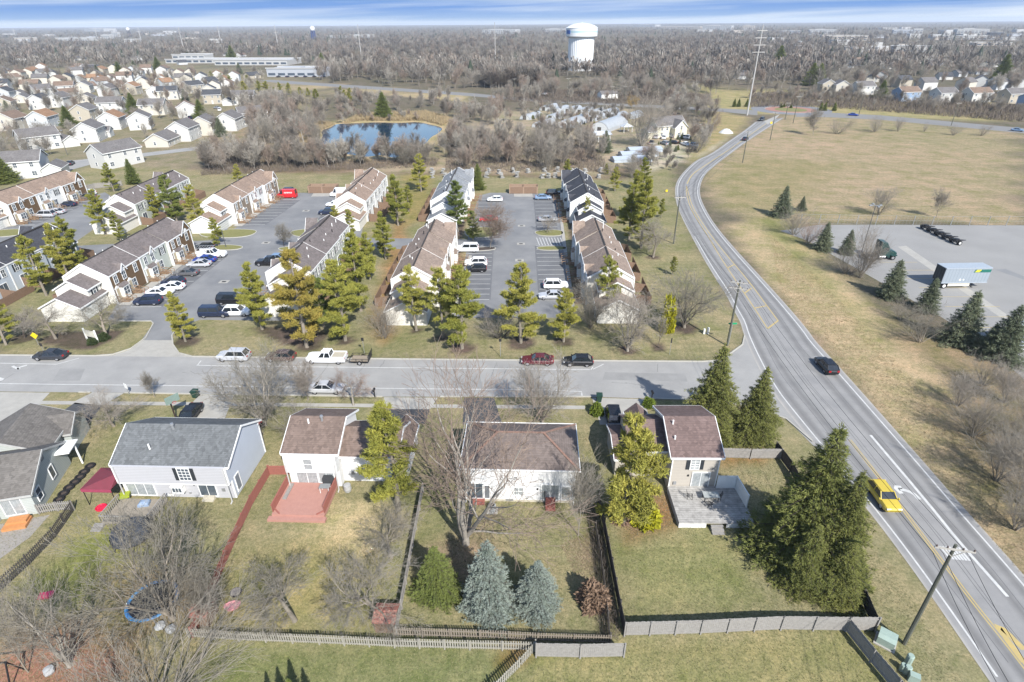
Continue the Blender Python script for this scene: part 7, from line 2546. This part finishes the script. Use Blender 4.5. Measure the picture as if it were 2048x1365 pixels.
W.obj('wall', [mat('farmhouse cream', (0.68, 0.64, 0.5), .6)], t)
Rf.obj('roof', [HR[0]], t)
T.obj('trim', [TRIM], t)
for x, y, z in ((-4.5, -4.01, 3), (-2, -4.01, 3), (-4.5, -4.01, .9), (2, -7.01, .9), (4, -7.01, .9), (3, -7.01, 3.6)):
    win(t, x, y, z, .9, 1.3)
t = thing('gazebo', 'small white gazebo with a hipped roof at the nursery', 'gazebo', (*G(1252, 264), 0), R(15))
for x in (-2, 2):
    for y in (-2, 2):
        q = MB()
        q.bar((x, y, 0), (x, y, 2.4), .2, .2)
        q.obj('post', [WHITE], t)
q = MB()
q.hexa([(-2.5, -2.5, 2.4), (2.5, -2.5, 2.4), (2.5, 2.5, 2.4), (-2.5, 2.5, 2.4), (-.1, -.1, 3.8), (.1, -.1, 3.8), (.1, .1, 3.8), (-.1, .1, 3.8)])
q.obj('roof', [mat('pale roof sheet', (0.5, 0.52, 0.54), .5)], t)
t = thing('open_shed', 'open sided white framed shed in front of the largest polytunnel', 'shed', (*G(1192, 282), 0), R(12))
q = MB()
for x in (-5, 0, 5):
    for y in (-3, 3):
        q.bar((x, y, 0), (x, y, 2.8), .2, .2)
q.obj('frame', [WHITE], t)
W, Rf = MB(), MB()
gable(W, Rf, None, -5.5, 5.5, -3.5, 3.5, 2.75, 2.8, 1.0, 'x', .2)
Rf.obj('roof', [mat('pale roof sheet', (0.5, 0.52, 0.54), .5)], t)
for i, (p_, L, lb) in enumerate([((1262, 322), 14, 'plastic roofed bed nearest the road, front one'), ((1276, 312), 14, 'plastic roofed bed second from the front'), ((1288, 303), 13, 'plastic roofed bed third from the front')]):
    t = thing('cold_frame', lb, 'greenhouse', (*G(*p_), 0), R(8), 'plastic roofed beds at the nursery')
    q = MB()
    gable(q, q, None, -L / 2, L / 2, -2.6, 2.6, 0, 1.0, .7, 'x', .1)
    q.obj('cover', [mat('blue white plastic', (0.40, 0.45, 0.50), .3, (0.32, 0.36, 0.41), .5)], t)
q = MB()
W, Rf = MB(), MB()
t = thing('garden_shed', 'small white shed beside the far road', 'shed', (*G(1215, 197), 0), R(20))
gable(W, Rf, None, -6, 6, -3, 3, 0, 3, 1.6, 'x', .3)
W.obj('wall', [WHITE], t)
Rf.obj('roof', [HR[0]], t)
q = MB()
q.lathe([(3.2, 0), (2.4, .7), (1.2, 1.5), (0, 1.8)], (0, 0), 12)
tag(q.obj('gravel_pile', [mat('white gravel', (0.6, 0.6, 0.57), .95)], None, (*G(1452, 266), 0), 0), 'white gravel pile beside the road to the roundabout', 'gravel pile')
# stone pallets behind the estate
pal = None
for i in range(26):
    x, y = 862 + (i % 13) * 28 + rg.uniform(-4, 4), 356 - (i // 13) * 10 + rg.uniform(-2, 2)
    if 1040 < x < 1075 and y > 350:
        x += 40
    q = MB()
    s = rg.uniform(1.0, 1.7)
    q.box(-.7, -.6, 0, .7, .6, .14, 1)
    for k_ in range(6):
        q.obox((rg.uniform(-.35, .35), rg.uniform(-.3, .3), .3 + .17 * k_ * s), (rg.uniform(.7, 1.3), rg.uniform(.6, 1.1), .16), rg.uniform(-.2, .2))
    tag(q.obj('stone_pallet', [mat('quarry stone', (0.40, 0.39, 0.36), .9, (0.28, 0.275, 0.26), 1.5), WOODG], None, (*G(x, y), 0), rg.uniform(0, 3)), 'pallet stacked with grey stone slabs behind the townhouses, ' + ('left of the middle bin store' if x < 1045 else 'right of the middle bin store'), 'pallet', 'stone pallets')
# water towers
TW = mat('white tank paint', (0.72, 0.74, 0.74), .45)
t = thing('water_tower', 'large white fluted water tower with a pale blue band', 'water tower', (*G(1160, 141), 0))
q = MB()
n = 72
prof = []
for z in (0, 30.5):
    prof.append([((12.5 + (.28 if j % 2 else 0)) * math.cos(2 * math.pi * j / n), (12.5 + (.28 if j % 2 else 0)) * math.sin(2 * math.pi * j / n), z) for j in range(n)])
q.loft(prof)
q.obj('stem', [TW], t)
q = MB()
q.lathe([(11.9, 29.0), (15.6, 31.0), (15.7, 34.2)], (0, 0), 56)
q.lathe([(15.72, 34.2), (15.72, 35.8)], (0, 0), 56, 1)
q.lathe([(15.7, 35.8), (15.75, 38.2), (16, 38.3), (15.2, 38.8), (11.8, 40.6), (7.5, 41.8), (2.4, 42.5), (.6, 42.6), (.6, 43), (0, 43.1)], (0, 0), 56)
q.obj('tank', [TW, mat('pale blue band', (0.42, 0.58, 0.62), .45)], t, smooth=False)
q = MB()
for k_ in range(3):
    a = math.pi + .25 + k_ * .14
    q.hexa([(r_ * math.cos(a + d_), r_ * math.sin(a + d_), z) for z in (33.2, 36.4) for r_, d_ in ((15.6, 0), (15.95, 0), (15.95, .14), (15.6, .14))])
q.obj('blue_emblem', [mat('blue emblem', (0.03, 0.12, 0.4), .5)], t)
q = MB()
q.box(-8.6, -10.4, 0, -6.2, -8.0, 5)
q.obj('door', [mat('black doorway', (0.03, 0.03, 0.03), .8)], t)
for (px_, yt, hr, lg, lb) in [((628, 80), 52, 5.5, (0.03, 0.06, 0.2), 'small water tower with a white tank on blue legs near the skyline'), ((260, 74), 55, 5.5, (0.06, 0.06, 0.08), 'small water tower with a white tank on dark legs near the left skyline')]:
    h = HT(px_[0], px_[1], yt)
    h = min(max(h, 28), 44)
    t = thing('water_tower', lb, 'water tower', (*G(*px_), 0))
    q = MB()
    for k_ in range(6):
        a = k_ * math.pi / 3
        q.bar((hr * 1.25 * math.cos(a), hr * 1.25 * math.sin(a), 0), (hr * .95 * math.cos(a), hr * .95 * math.sin(a), h * .68), 1.5, 1.5)
    q.tube([(0, 0, 0), (0, 0, h * .7)], 1.6, 8)
    q.obj('leg_frame', [mat('leg paint ' + lb[-12:], lg, .5)], t)
    q = MB()
    q.lathe([(1.5, h * .6), (hr * 1.1, h * .68), (hr * 1.3, h * .8), (hr * 1.1, h * .92), (0, h)], (0, 0), 20)
    q.obj('tank', [TW], t)
# transmission poles
STL = mat('weathered pylon steel', (0.42, 0.41, 0.39), .6)
for px_, yt, lb, arm in [((1494, 231), 50, 'tall pale transmission pole beside the road to the roundabout', 4), ((991, 141), 45, 'transmission pole left of the white water tower', 1), ((723, 118), 49, 'transmission pole in the woods left of centre', 1), ((557, 98), 50, 'transmission pole right of the long white shed', 1), ((442, 86), 52, 'transmission pole above the long white shed', 1),
                         ((370, 109), 55, 'leaning looking transmission pole over the left woods', 1), ((282, 80), 56, 'small transmission pole near the left skyline', 1), ((194, 73), 56, 'faint transmission pole near the left skyline, second', 1), ((31, 72), 57, 'faint transmission pole at the far left skyline', 1), ((230, 70), 57, 'faint transmission pole beside the dark legged water tower', 1)]:
    h = HT(px_[0], px_[1], yt)
    t = thing('transmission_pole', lb, 'pylon', (*G(*px_), 0), 0, 'transmission poles')
    q = MB()
    r_ = max(.35, SC(px_[1]) * .7)
    q.tube([(0, 0, 0), (0, 0, h)], [r_ * 1.25, r_ * .6], 8)
    q.obj('shaft', [STL], t)
    q = MB()
    for k_ in range(arm):
        z = h - 2.5 - 3.2 * k_ if arm > 1 else h * .68
        wd = 2.6 + k_ * .2 if arm > 1 else SC(px_[1]) * 5
        q.bar((-wd, 0, z), (wd, 0, z), r_ * .8, r_ * .8)
    q.obj('cross_arm', [STL], t)
# far commercial buildings: px left, right, foot row, top row
WB = [mat('far white cladding', (0.42, 0.42, 0.41), .7), mat('far tan cladding', (0.42, 0.38, 0.33), .7), mat('far grey cladding', (0.36, 0.38, 0.41), .7), mat('far dark glazing', (0.07, 0.09, 0.12), .3)]
FB = [(332, 440, 127, 120, 0, 'long white warehouse left part with a brown stripe'), (430, 575, 131, 121, 0, 'long white warehouse right part'), (535, 652, 154, 138, 2, 'low shop row with parked cars in front'), (345, 410, 118, 110, 0, 'white sheds behind the long warehouse'),
      (1618, 1672, 70, 60, 0, 'white block on the right skyline'), (1912, 1976, 71, 59, 0, 'large pale hospital like block near the right skyline'), (1976, 2006, 74, 65, 3, 'dark glazed block beside the large pale one'), (1826, 1844, 69, 58, 0, 'small white tower block right of centre skyline'), (1786, 1826, 68, 60, 2, 'grey block beside the small white tower'),
      (1404, 1462, 60, 52, 0, 'long white building on the skyline right of the water tower'), (1484, 1508, 62, 52, 1, 'tan block on the skyline by the tall transmission pole'), (1656, 1734, 82, 72, 1, 'tan low block in the right distance'), (1790, 1862, 105, 93, 0, 'long white low block in the right distance'), (1700, 1792, 101, 95, 0, 'thin white low roofs in the right distance'),
      (1952, 2022, 92, 86, 1, 'pale low block in the right distance near the edge'), (1895, 1990, 80, 73, 0, 'long low white block below the large pale block'), (1266, 1310, 54, 50, 0, 'white block on the skyline past the water tower'), (965, 1030, 68, 60, 0, 'white complex left of the water tower'), (1090, 1130, 64, 58, 0, 'small white complex on the skyline left of the tower'),
      (168, 208, 64, 58, 0, 'pale long roof on the left skyline'), (224, 236, 74, 65, 0, 'white cube building on the left skyline'), (112, 175, 82, 76, 0, 'white low buildings in the left distance'), (203, 220, 78, 70, 0, 'small white building in the left distance'), (650, 690, 76, 72, 0, 'white building right of the blue legged tower'), (30, 60, 82, 76, 1, 'tan low building at the far left'), (700, 740, 76, 70, 0, 'white low building behind the woods'), (1560, 1600, 68, 62, 2, 'grey block right of the tall transmission pole'), (1300, 1400, 58, 54, 1, 'pale low blocks on the skyline')]
for a, b, yb, yt, m, lb in FB:
    xa, ya = G(a, yb)
    xb, yb2 = G(b, yb)
    w_ = math.hypot(xb - xa, yb2 - ya)
    h = min(HT((a + b) / 2, yb, yt), 34)
    t = thing('commercial_building', lb, 'building', ((xa + xb) / 2, (ya + yb2) / 2, 0), math.atan2(yb2 - ya, xb - xa), 'far commercial buildings')
    q = MB()
    q.box(-w_ / 2, 0, 0, w_ / 2, w_ * .45, h)
    if w_ > 30:
        q.box(-w_ * .3, w_ * .1, h, w_ * .05, w_ * .3, h * 1.16)
    q.obj('wall', [WB[m]], t)
    q = MB()
    q.box(-w_ / 2 - .5, -.5, h, w_ / 2 + .5, -.02, h + 1)
    q.box(-w_ / 2 - .5, w_ * .45 + .02, h, w_ / 2 + .5, w_ * .45 + .5, h + 1)
    q.obj('parapet', [WB[0]], t)
    q = MB()
    nb = max(3, int(w_ / 9))
    for r0 in range(max(1, int(h / 4.5))):
        for k_ in range(nb):
            x = -w_ / 2 + w_ * (k_ + .5) / nb
            q.box(x - w_ / nb * .36, -.12, r0 * 4.5 + 1.2, x + w_ / nb * .36, -.02, r0 * 4.5 + 3.2)
    q.obj('window_band', [WB[3]], t)
for i in range(46):
    lf = i % 3 == 0
    x, y = (rg.uniform(0, 720), rg.uniform(66, 92)) if lf else (rg.uniform(1380, 2048), rg.uniform(58, 112))
    w_ = SC(y) * rg.uniform(10, 34)
    h = rg.uniform(5, 10)
    mm = rg.choice((0, 0, 0, 1, 2))
    q = MB()
    q.box(-w_ / 2, 0, 0, w_ / 2, w_ * .5, h)
    q.box(-w_ / 2, .01, h, w_ / 2, w_ * .5 - .01, h + .4)
    tag(q.obj('commercial_building', [WB[mm]], None, (*G(x, y), 0), rg.uniform(-.3, .3)), f'tiny {["white", "tan", "grey"][mm]} low building far off toward the {"left" if lf else "right"} skyline', 'building', 'tiny far buildings')
# ------------------------------------------------------------------ woods and garden trees
rg = random.Random(21)
KEYS = [('round', 0), ('round', 1), ('tall', 0), ('tall', 1), ('tall-p', 0), ('multi', 0), ('round', 2), ('bush', 0), ('tall-p', 2), ('round-r', 1)]


def in_px(poly, n, keys, h0, h1, label, cat='tree', group=None, name='bare_tree', wide=(0.85, 1.2)):
    xs_, ys_ = [p[0] for p in poly], [p[1] for p in poly]
    P = GP(poly)
    bx, by = [p[0] for p in P], [p[1] for p in P]
    k_ = 0
    while k_ < n:
        x, y = rg.uniform(min(bx), max(bx)), rg.uniform(min(by), max(by))
        if pip(np.array([x]), np.array([y]), P)[0] < 0:
            continue
        plant(name, rg.choice(keys), (x, y), rg.uniform(h0, h1), label, cat, group or label, wide=rg.uniform(*wide))
        k_ += 1


in_px([(400, 345), (620, 338), (860, 330), (870, 318), (640, 325), (420, 320)], 20, KEYS, 6, 10, 'bare tree in the thicket between the townhouses and the pond')
in_px([(470, 330), (640, 300), (650, 250), (600, 215), (480, 215), (500, 290)], 26, KEYS, 6, 12, 'bare tree in the wood between the suburb and the pond')
in_px([(890, 340), (1130, 345), (1210, 325), (1180, 285), (1000, 268), (900, 285)], 28, KEYS, 6, 11, 'bare tree in the wood between the nursery and the townhouses')
in_px([(880, 262), (1020, 250), (1000, 222), (880, 235)], 8, KEYS, 5, 9, 'bare tree at the right end of the pond')
in_px([(640, 235), (880, 215), (900, 205), (640, 205)], 10, KEYS, 5, 8, 'bare tree in the belt beyond the pond')
in_px([(1350, 215), (1440, 225), (1430, 285), (1390, 310), (1340, 240)], 12, KEYS, 6, 12, 'bare tree at the roadside edge of the nursery')
in_px([(1010, 200), (1250, 205), (1420, 200), (1250, 180), (1010, 180)], 20, KEYS, 8, 14, 'bare tree along the far road near the water tower')
in_px([(640, 165), (980, 180), (980, 155), (640, 140)], 20, KEYS, 9, 16, 'bare tree on the front edge of the left woods')
in_px([(1500, 205), (1640, 205), (1750, 215), (2048, 235), (2048, 215), (1640, 185), (1500, 190)], 26, KEYS, 5, 10, 'bare tree in the scrub before the right hand suburb')
in_px([(0, 340), (150, 300), (420, 290), (560, 215), (400, 160), (0, 165)], 50, KEYS, 6, 11, 'bare garden tree among the left suburb houses')
in_px([(1640, 180), (2048, 200), (2048, 150), (1660, 150)], 18, KEYS, 8, 15, 'bare tree among the right hand suburb houses')
in_px([(1215, 352), (1300, 360), (1340, 330), (1300, 312), (1230, 330)], 10, KEYS, 4, 8, 'bare tree beside the nursery track')
EV = [('dpine', 0), ('mspruce', 0), ('mspruce', 1)]
for b_, h, k_, lb in [((141, 256), 10, 0, 'dark conifer in the middle of the left suburb, tallest there'), ((270, 228), 11, 0, 'round dark evergreen between two white houses'), ((15, 366), 9, 0, 'dark conifer at the left edge before the nearest suburb house'), ((443, 273), 8, 1, 'blue green conifer by the pond side houses'), ((404, 240), 10, 0, 'dark conifer right of the narrow gable house'),
                      ((372, 205), 8, 1, 'conifer among houses left of the small row'), ((317, 140), 13, 0, 'dark conifer before the shops, left'), ((272, 147), 12, 2, 'dark conifer behind the suburb, middle of three'), ((240, 150), 12, 0, 'dark conifer behind the suburb, second of three'), ((197, 152), 10, 1, 'dark conifer behind the suburb, leftmost of three'), ((465, 120), 18, 0, 'dark evergreen beside the long warehouse'),
                      ((20, 232), 8, 1, 'blue green conifer in the left gardens'), ((768, 238), 13, 0, 'green conifer on the far bank of the pond'), ((1620, 172), 16, 0, 'dark evergreen left of the right hand suburb'), ((1635, 170), 15, 0, 'evergreen right next to the dark one by the suburb'), ((1760, 199), 11, 0, 'round dark evergreen left of the blue sided house'), ((1998, 165), 20, 0, 'dark evergreen among the trees at far right'), ((1555, 140), 22, 0, 'single green conifer in the right woods'),
                      ((480, 148), 10, 2, 'dark conifer beside the shops'), ((645, 132), 14, 0, 'dark conifer at the edge of the left woods'), ((1210, 305), 8, 1, 'dark conifer by the nursery sheds')]:
    plant('conifer', EV[k_], G(*b_), h, lb, 'conifer', 'evergreens far off', wide=1.35)
in_px([(540, 200), (640, 200), (730, 222), (720, 200), (600, 185), (500, 180)], 12, [('pine', 40)], 5, 8, 'yellow green pine in the row beyond the suburb', 'pine tree', None, 'pine_tree', (1.1, 1.5))
in_px([(390, 175), (540, 190), (500, 165), (410, 160)], 7, [('pine', 40)], 6, 10, 'yellow green pine beside the shops', 'pine tree', None, 'pine_tree', (1.2, 1.7))
in_px([(1040, 250), (1240, 262), (1250, 225), (1060, 220)], 18, [('mspruce', 1), ('pine', 40)], 1.5, 3.5, 'nursery evergreen among the polytunnels', 'shrub', None, 'nursery_tree', (1, 1.6))
in_px([(1270, 300), (1380, 310), (1400, 280), (1300, 275)], 16, [('mspruce', 1), ('dpine', 0)], 1.2, 2.6, 'potted evergreen in the nursery sales yard', 'shrub', None, 'nursery_tree', (1, 1.6))
in_px([(1555, 217), (1595, 217), (1590, 212), (1560, 212)], 5, [('dpine', 0)], 1.2, 2.0, 'low evergreen on the roundabout island', 'shrub', None, 'island_shrub', (1.3, 2))
for i, x in enumerate((1468, 1477, 1493, 1641, 1649, 1668)):
    plant('conifer', ('dpine', 0), G(x, 214 if i < 3 else 222), 4.5, 'young conifer on the verge ' + ('left' if i < 3 else 'right') + ' of the roundabout', 'conifer', 'young conifers by the roundabout')


# the far woods, too many to count: one mesh of small bare crowns spread over the plain
def far_wood(name, n, pts_fn, nb, seed, h, mats):
    g = np.random.RandomState(seed)
    c = pts_fn(g, n)
    n = len(c)
    hh = h[0] + (h[1] - h[0]) * g.rand(n)
    hh *= np.clip(1.0 - (np.hypot(c[:, 0], c[:, 1]) - 2500) / 14000, .75, 1)
    T = []
    a, el_ = g.uniform(0, 6.283, (n, nb)), g.uniform(.25, 1.45, (n, nb))
    L = hh[:, None] * g.uniform(.35, .62, (n, nb))
    st_ = np.stack([c[:, 0, None] + 0 * a, c[:, 1, None] + 0 * a, hh[:, None] * g.uniform(.18, .5, (n, nb))], -1)
    d = np.stack([np.cos(a) * np.cos(el_), np.sin(a) * np.cos(el_), np.sin(el_)], -1)
    tip = st_ + d * L[..., None]
    tip[..., 2] = np.minimum(tip[..., 2], hh[:, None])
    side = np.stack([-np.sin(a), np.cos(a), np.zeros_like(a)], -1) + g.normal(0, .4, (n, nb, 3))
    wd = (.22 / nb ** .7 * (.6 + .8 * g.rand(n, nb)))[..., None] * hh[:, None, None]
    T.append(np.stack([st_ - side * wd * .5, tip + side * wd, tip - side * wd], 2).reshape(-1, 3, 3))
    tr = np.stack([np.c_[c, np.zeros(n)] + [-.25, 0, 0], np.c_[c, np.zeros(n)] + [.25, 0, 0], np.c_[c, hh * .6]], 1)
    T.append(tr)
    T = np.concatenate(T)
    me = np_mesh(name, T.reshape(-1, 3), np.arange(len(T) * 3).reshape(-1, 3), mats, mi=np.concatenate([np.repeat(g.randint(0, len(mats), n), nb), np.zeros(n, int)]))
    return tag(ob(name, me), kind='stuff')


FWM = [mat('far wood grey', (0.20, 0.18, 0.155), .95), mat('far wood brown', (0.21, 0.17, 0.138), .95), mat('far wood pale', (0.265, 0.24, 0.205), .95), mat('far wood dark', (0.11, 0.10, 0.088), .95)]
W1 = [GP(p) for p in ([(640, 165), (980, 178), (1100, 170), (1120, 100), (900, 80), (620, 90), (590, 130)], [(1200, 150), (1250, 190), (1420, 205), (1640, 182), (1700, 150), (1640, 100), (1400, 80), (1190, 90)], [(960, 150), (1080, 160), (1090, 172), (980, 178)])]


def pts_near(g, n):
    o = []
    for P in W1:
        bx, by = [p[0] for p in P], [p[1] for p in P]
        q = np.c_[g.uniform(min(bx), max(bx), n), g.uniform(min(by), max(by), n)]
        o.append(q[pip(q[:, 0], q[:, 1], P) > 0])
    return np.concatenate(o)


def pts_suburb(g, n):
    o = []
    for p in ([(0, 300), (250, 290), (560, 215), (480, 150), (0, 140)], [(1640, 200), (2100, 215), (2100, 140), (1660, 140)]):
        P = GP(p)
        bx, by = [p[0] for p in P], [p[1] for p in P]
        q = np.c_[g.uniform(min(bx), max(bx), n), g.uniform(min(by), max(by), n)]
        o.append(q[pip(q[:, 0], q[:, 1], P) > 0])
    return np.concatenate(o)


def pts_far(g, n):
    r_ = np.exp(g.uniform(math.log(560), math.log(8200), n))
    a = g.uniform(R(38), R(142), n)
    q = np.c_[r_ * np.cos(a), r_ * np.sin(a)]
    keep = g.rand(n) < np.clip(.62 + .5 * wav(q[:, 0], q[:, 1], 170, 5), .06, 1)
    keep &= np.hypot(q[:, 0] - G(1160, 141)[0], q[:, 1] - G(1160, 141)[1]) > 22
    keep &= ~((q[:, 1] < 950) & (np.abs(q[:, 0]) < 40 + 0 * q[:, 0]) & (q[:, 1] < 560))
    lo = pip(q[:, 0], q[:, 1], GP([(0, 145), (300, 142), (330, 115), (580, 115), (660, 150), (640, 170), (0, 400)]))
    keep &= lo < 0
    lo = pip(q[:, 0], q[:, 1], GP([(1640, 215), (1660, 150), (2300, 160), (2300, 260)]))
    keep &= lo < 0
    return q[keep]


THM = [mat('thicket grey', (0.32, 0.285, 0.24), .95), mat('thicket brown', (0.33, 0.265, 0.215), .95), mat('thicket pale', (0.40, 0.365, 0.31), .95), mat('thicket dark', (0.22, 0.195, 0.165), .95)]
LT = [light_tree(60 + i) for i in range(5)]


def merged(name, areas, seed):
    """a wood that reads as one mass: full branching trees joined into a single mesh"""
    g = np.random.RandomState(seed)
    V, F, M, o = [], [], [], 0
    for poly, n, h0, h1 in areas:
        P = GP(poly)
        bx, by = [p[0] for p in P], [p[1] for p in P]
        q = np.c_[g.uniform(min(bx), max(bx), n * 4), g.uniform(min(by), max(by), n * 4)]
        for x, y in q[pip(q[:, 0], q[:, 1], P) > 0][:n]:
            v, f = LT[g.randint(5)]
            h, a = g.uniform(h0, h1) / 10, g.uniform(0, 6.28)
            w_ = h * g.uniform(.75, 1.15)
            c, s_ = math.cos(a) * w_, math.sin(a) * w_
            V.append(np.stack([v[:, 0] * c - v[:, 1] * s_ + x, v[:, 0] * s_ + v[:, 1] * c + y, v[:, 2] * h], 1))
            F.append(f + o)
            M.append(np.full(len(f), g.randint(4)))
            o += len(v)
    tag(ob(name, np_mesh(name, np.concatenate(V), np.concatenate(F), THM, mi=np.concatenate(M))), kind='stuff')


merged('thicket', [([(470, 330), (640, 300), (650, 250), (600, 215), (480, 215), (500, 290)], 75, 7, 13), ([(400, 345), (620, 338), (860, 332), (870, 316), (640, 322), (420, 318)], 60, 6, 11),
                   ([(890, 340), (1130, 345), (1210, 325), (1180, 285), (1000, 268), (900, 285)], 60, 6, 12), ([(880, 262), (1040, 250), (1000, 215), (880, 225)], 30, 6, 11), ([(640, 240), (880, 222), (900, 200), (640, 200)], 45, 5, 10),
                   ([(1330, 215), (1440, 222), (1430, 285), (1390, 312), (1330, 250)], 25, 5, 11), ([(1030, 262), (1260, 272), (1270, 235), (1240, 222), (1040, 218)], 70, 3, 7), ([(1220, 350), (1345, 345), (1390, 315), (1290, 318)], 14, 3, 6), ([(640, 262), (660, 247), (880, 243), (905, 262), (880, 240), (840, 232), (700, 232), (640, 245)], 24, 2.5, 6), ([(640, 300), (700, 318), (860, 320), (870, 300), (900, 280), (930, 300), (900, 330), (640, 330)], 14, 5, 9)], 31)
merged('woods', [([(0, 335), (150, 300), (420, 290), (560, 215), (520, 150), (300, 150), (0, 145)], 130, 6, 12), ([(1640, 182), (2100, 205), (2100, 140), (1660, 140)], 60, 8, 15), ([(1010, 205), (1250, 208), (1420, 204), (1420, 180), (1010, 172)], 70, 7, 13),
                 ([(630, 168), (980, 182), (980, 145), (630, 135)], 90, 9, 16), ([(1500, 205), (1640, 210), (2100, 240), (2100, 212), (1640, 185), (1500, 188)], 60, 4, 9), ([(1330, 165), (1640, 180), (1640, 145), (1330, 140)], 70, 9, 16)], 32)
far_wood('woods', 1500, pts_near, 150, 3, (9, 16), FWM)
far_wood('woods', 26000, pts_far, 34, 4, (9, 17), FWM)


def pts_ev(g, n):
    q = pts_far(g, n)
    return q


g_ = np.random.RandomState(8)
q = pts_far(g_, 900)
hh = g_.uniform(8, 16, len(q))
an = np.arange(6) * 1.047
base = np.stack([q[:, None, 0] + np.cos(an) * hh[:, None] * .28, q[:, None, 1] + np.sin(an) * hh[:, None] * .28, np.full((len(q), 6), 1.0)], -1)
nx_ = np.roll(base, -1, 1)
tip = np.stack([np.repeat(q[:, 0, None], 6, 1), np.repeat(q[:, 1, None], 6, 1), np.repeat(hh[:, None], 6, 1)], -1)
T = np.stack([base, nx_, tip], 2).reshape(-1, 3, 3)
tag(ob('far_evergreens', soup('far_evergreens', T, mat('far evergreen', (0.035, 0.05, 0.03), .9))), kind='stuff')
# brushwood and reeds on the ground
def tufts(name, px, n, h, m, seed, w=.02):
    g = np.random.RandomState(seed)
    P = GP(px)
    bx, by = [p[0] for p in P], [p[1] for p in P]
    q = np.c_[g.uniform(min(bx), max(bx), n), g.uniform(min(by), max(by), n)]
    q = q[pip(q[:, 0], q[:, 1], P) > 0]
    c = np.c_[q, np.zeros(len(q))]
    T = blades(g, c, np.tile([0, 0, 1.0], (len(c), 1)), 4, h, w, .45)
    T[..., 2] = np.maximum(T[..., 2], 0)
    tag(ob(name, soup(name, T, m)), kind='stuff')


REED = mat('dry reeds', (0.33, 0.26, 0.15), .9, (0.25, 0.19, 0.11), .3)
BRUSH = mat('grey brown brush', (0.16, 0.13, 0.105), .95, (0.12, 0.1, 0.08), .3)
tufts('reeds', [(690, 247), (720, 242), (850, 242), (885, 252), (900, 240), (850, 226), (720, 232)], 16000, 1.6, REED, 2, .12)
tufts('reeds', [(600, 300), (632, 285), (640, 262), (668, 250), (640, 245), (600, 270)], 6000, 1.3, REED, 3, .1)
tufts('brushwood', [(400, 352), (870, 335), (880, 318), (640, 325), (480, 300), (420, 325)], 9000, 1.3, BRUSH, 4, .05)
tufts('brushwood', [(890, 345), (1220, 345), (1210, 325), (1180, 285), (1000, 268), (900, 285)], 9000, 1.3, BRUSH, 5, .05)
tufts('brushwood', [(1500, 215), (1640, 215), (2048, 245), (2048, 215), (1640, 185), (1500, 190)], 14000, 2.4, BRUSH, 6, .1)
tufts('brushwood', [(1010, 205), (1420, 212), (1420, 190), (1010, 178)], 9000, 2.0, BRUSH, 7, .1)
tufts('brushwood', [(1200, 1285), (1240, 1280), (1215, 1100), (1195, 1010), (1170, 990), (1190, 1120)], 900, 1.0, BRUSH, 8, .014)
tufts('dry_grass', [(1540, 470), (1640, 560), (1760, 690), (2048, 1010), (2048, 1160), (1900, 980), (1660, 710), (1560, 590)], 16000, .22, REED, 9, .015)
YARD = [(0, 870), (250, 860), (900, 860), (1420, 870), (1600, 920), (1760, 1100), (1960, 1420), (-100, 1420), (-100, 880)]
tufts('grass_blades', YARD, 70000, .11, mat('straw grass', (0.33, 0.29, 0.165), .9, (0.25, 0.225, 0.12), .4), 11, .011)
tufts('grass_blades', YARD, 60000, .10, mat('green grass', (0.135, 0.15, 0.055), .9, (0.09, 0.11, 0.04), .4), 12, .011)
LITTER = mat('fallen leaves', (0.22, 0.15, 0.10), .9, (0.3, 0.24, 0.17), 3)
for i, p_ in enumerate([[(860, 1090), (960, 1060), (1000, 1100), (930, 1180), (850, 1180)], [(1120, 1090), (1190, 1060), (1195, 1200), (1150, 1150)], [(200, 1150), (380, 1130), (400, 1240), (150, 1330), (60, 1330)], [(1230, 1000), (1345, 985), (1350, 1050), (1260, 1080)]]):
    tufts('leaf_litter', p_, 3500, .05, LITTER, 20 + i, .03)
# sagging wires between the roadside poles
for a_, ha, b_, hb, lb in [((2075, 1900), 10.8, (1808, 1288), 10.6, 'overhead wires leaving the bottom right pole toward the viewer'), ((1808, 1288), 10.6, (1454, 692), 10.4, 'overhead wires between the bottom right pole and the junction pole'), ((1454, 692), 10.4, (1347, 488), 10.3, 'overhead wires between the junction pole and the bend pole'), ((1347, 488), 10.3, (1485, 326), 10, 'overhead wires crossing the road bend')]:
    A, B = G(*a_), G(*b_)
    t = thing('power_line', lb, 'wires', (*A, 0), 0, 'overhead wires')
    dx, dy = B[0] - A[0], B[1] - A[1]
    L = math.hypot(dx, dy)
    for s_ in (-1.2, .5, 1.2):
        q = MB()
        ox, oy = -dy / L * s_, dx / L * s_
        q.tube([(ox + dx * u, oy + dy * u, ha - .2 + (hb - ha) * u - 4 * .9 * u * (1 - u)) for u in [k_ / 14 for k_ in range(15)]], .02, 3)
        q.obj('wire', [DARK], t)
# ------------------------------------------------------------------ the air
hz = MB()
hz.box(-9500, -700, -1.0, 9500, 12500, 56)
hm = bpy.data.materials.new('haze')
hm.use_nodes = True
t = hm.node_tree
t.nodes.remove(t.nodes['Principled BSDF'])
pv = nn(t, 'ShaderNodeVolumePrincipled')
pv.inputs['Color'].default_value = (0.78, 0.86, 1.0, 1)
pv.inputs['Density'].default_value = 9.5e-5
t.links.new(pv.outputs[0], t.nodes['Material Output'].inputs['Volume'])
tag(hz.obj('haze', [hm]), kind='stuff')
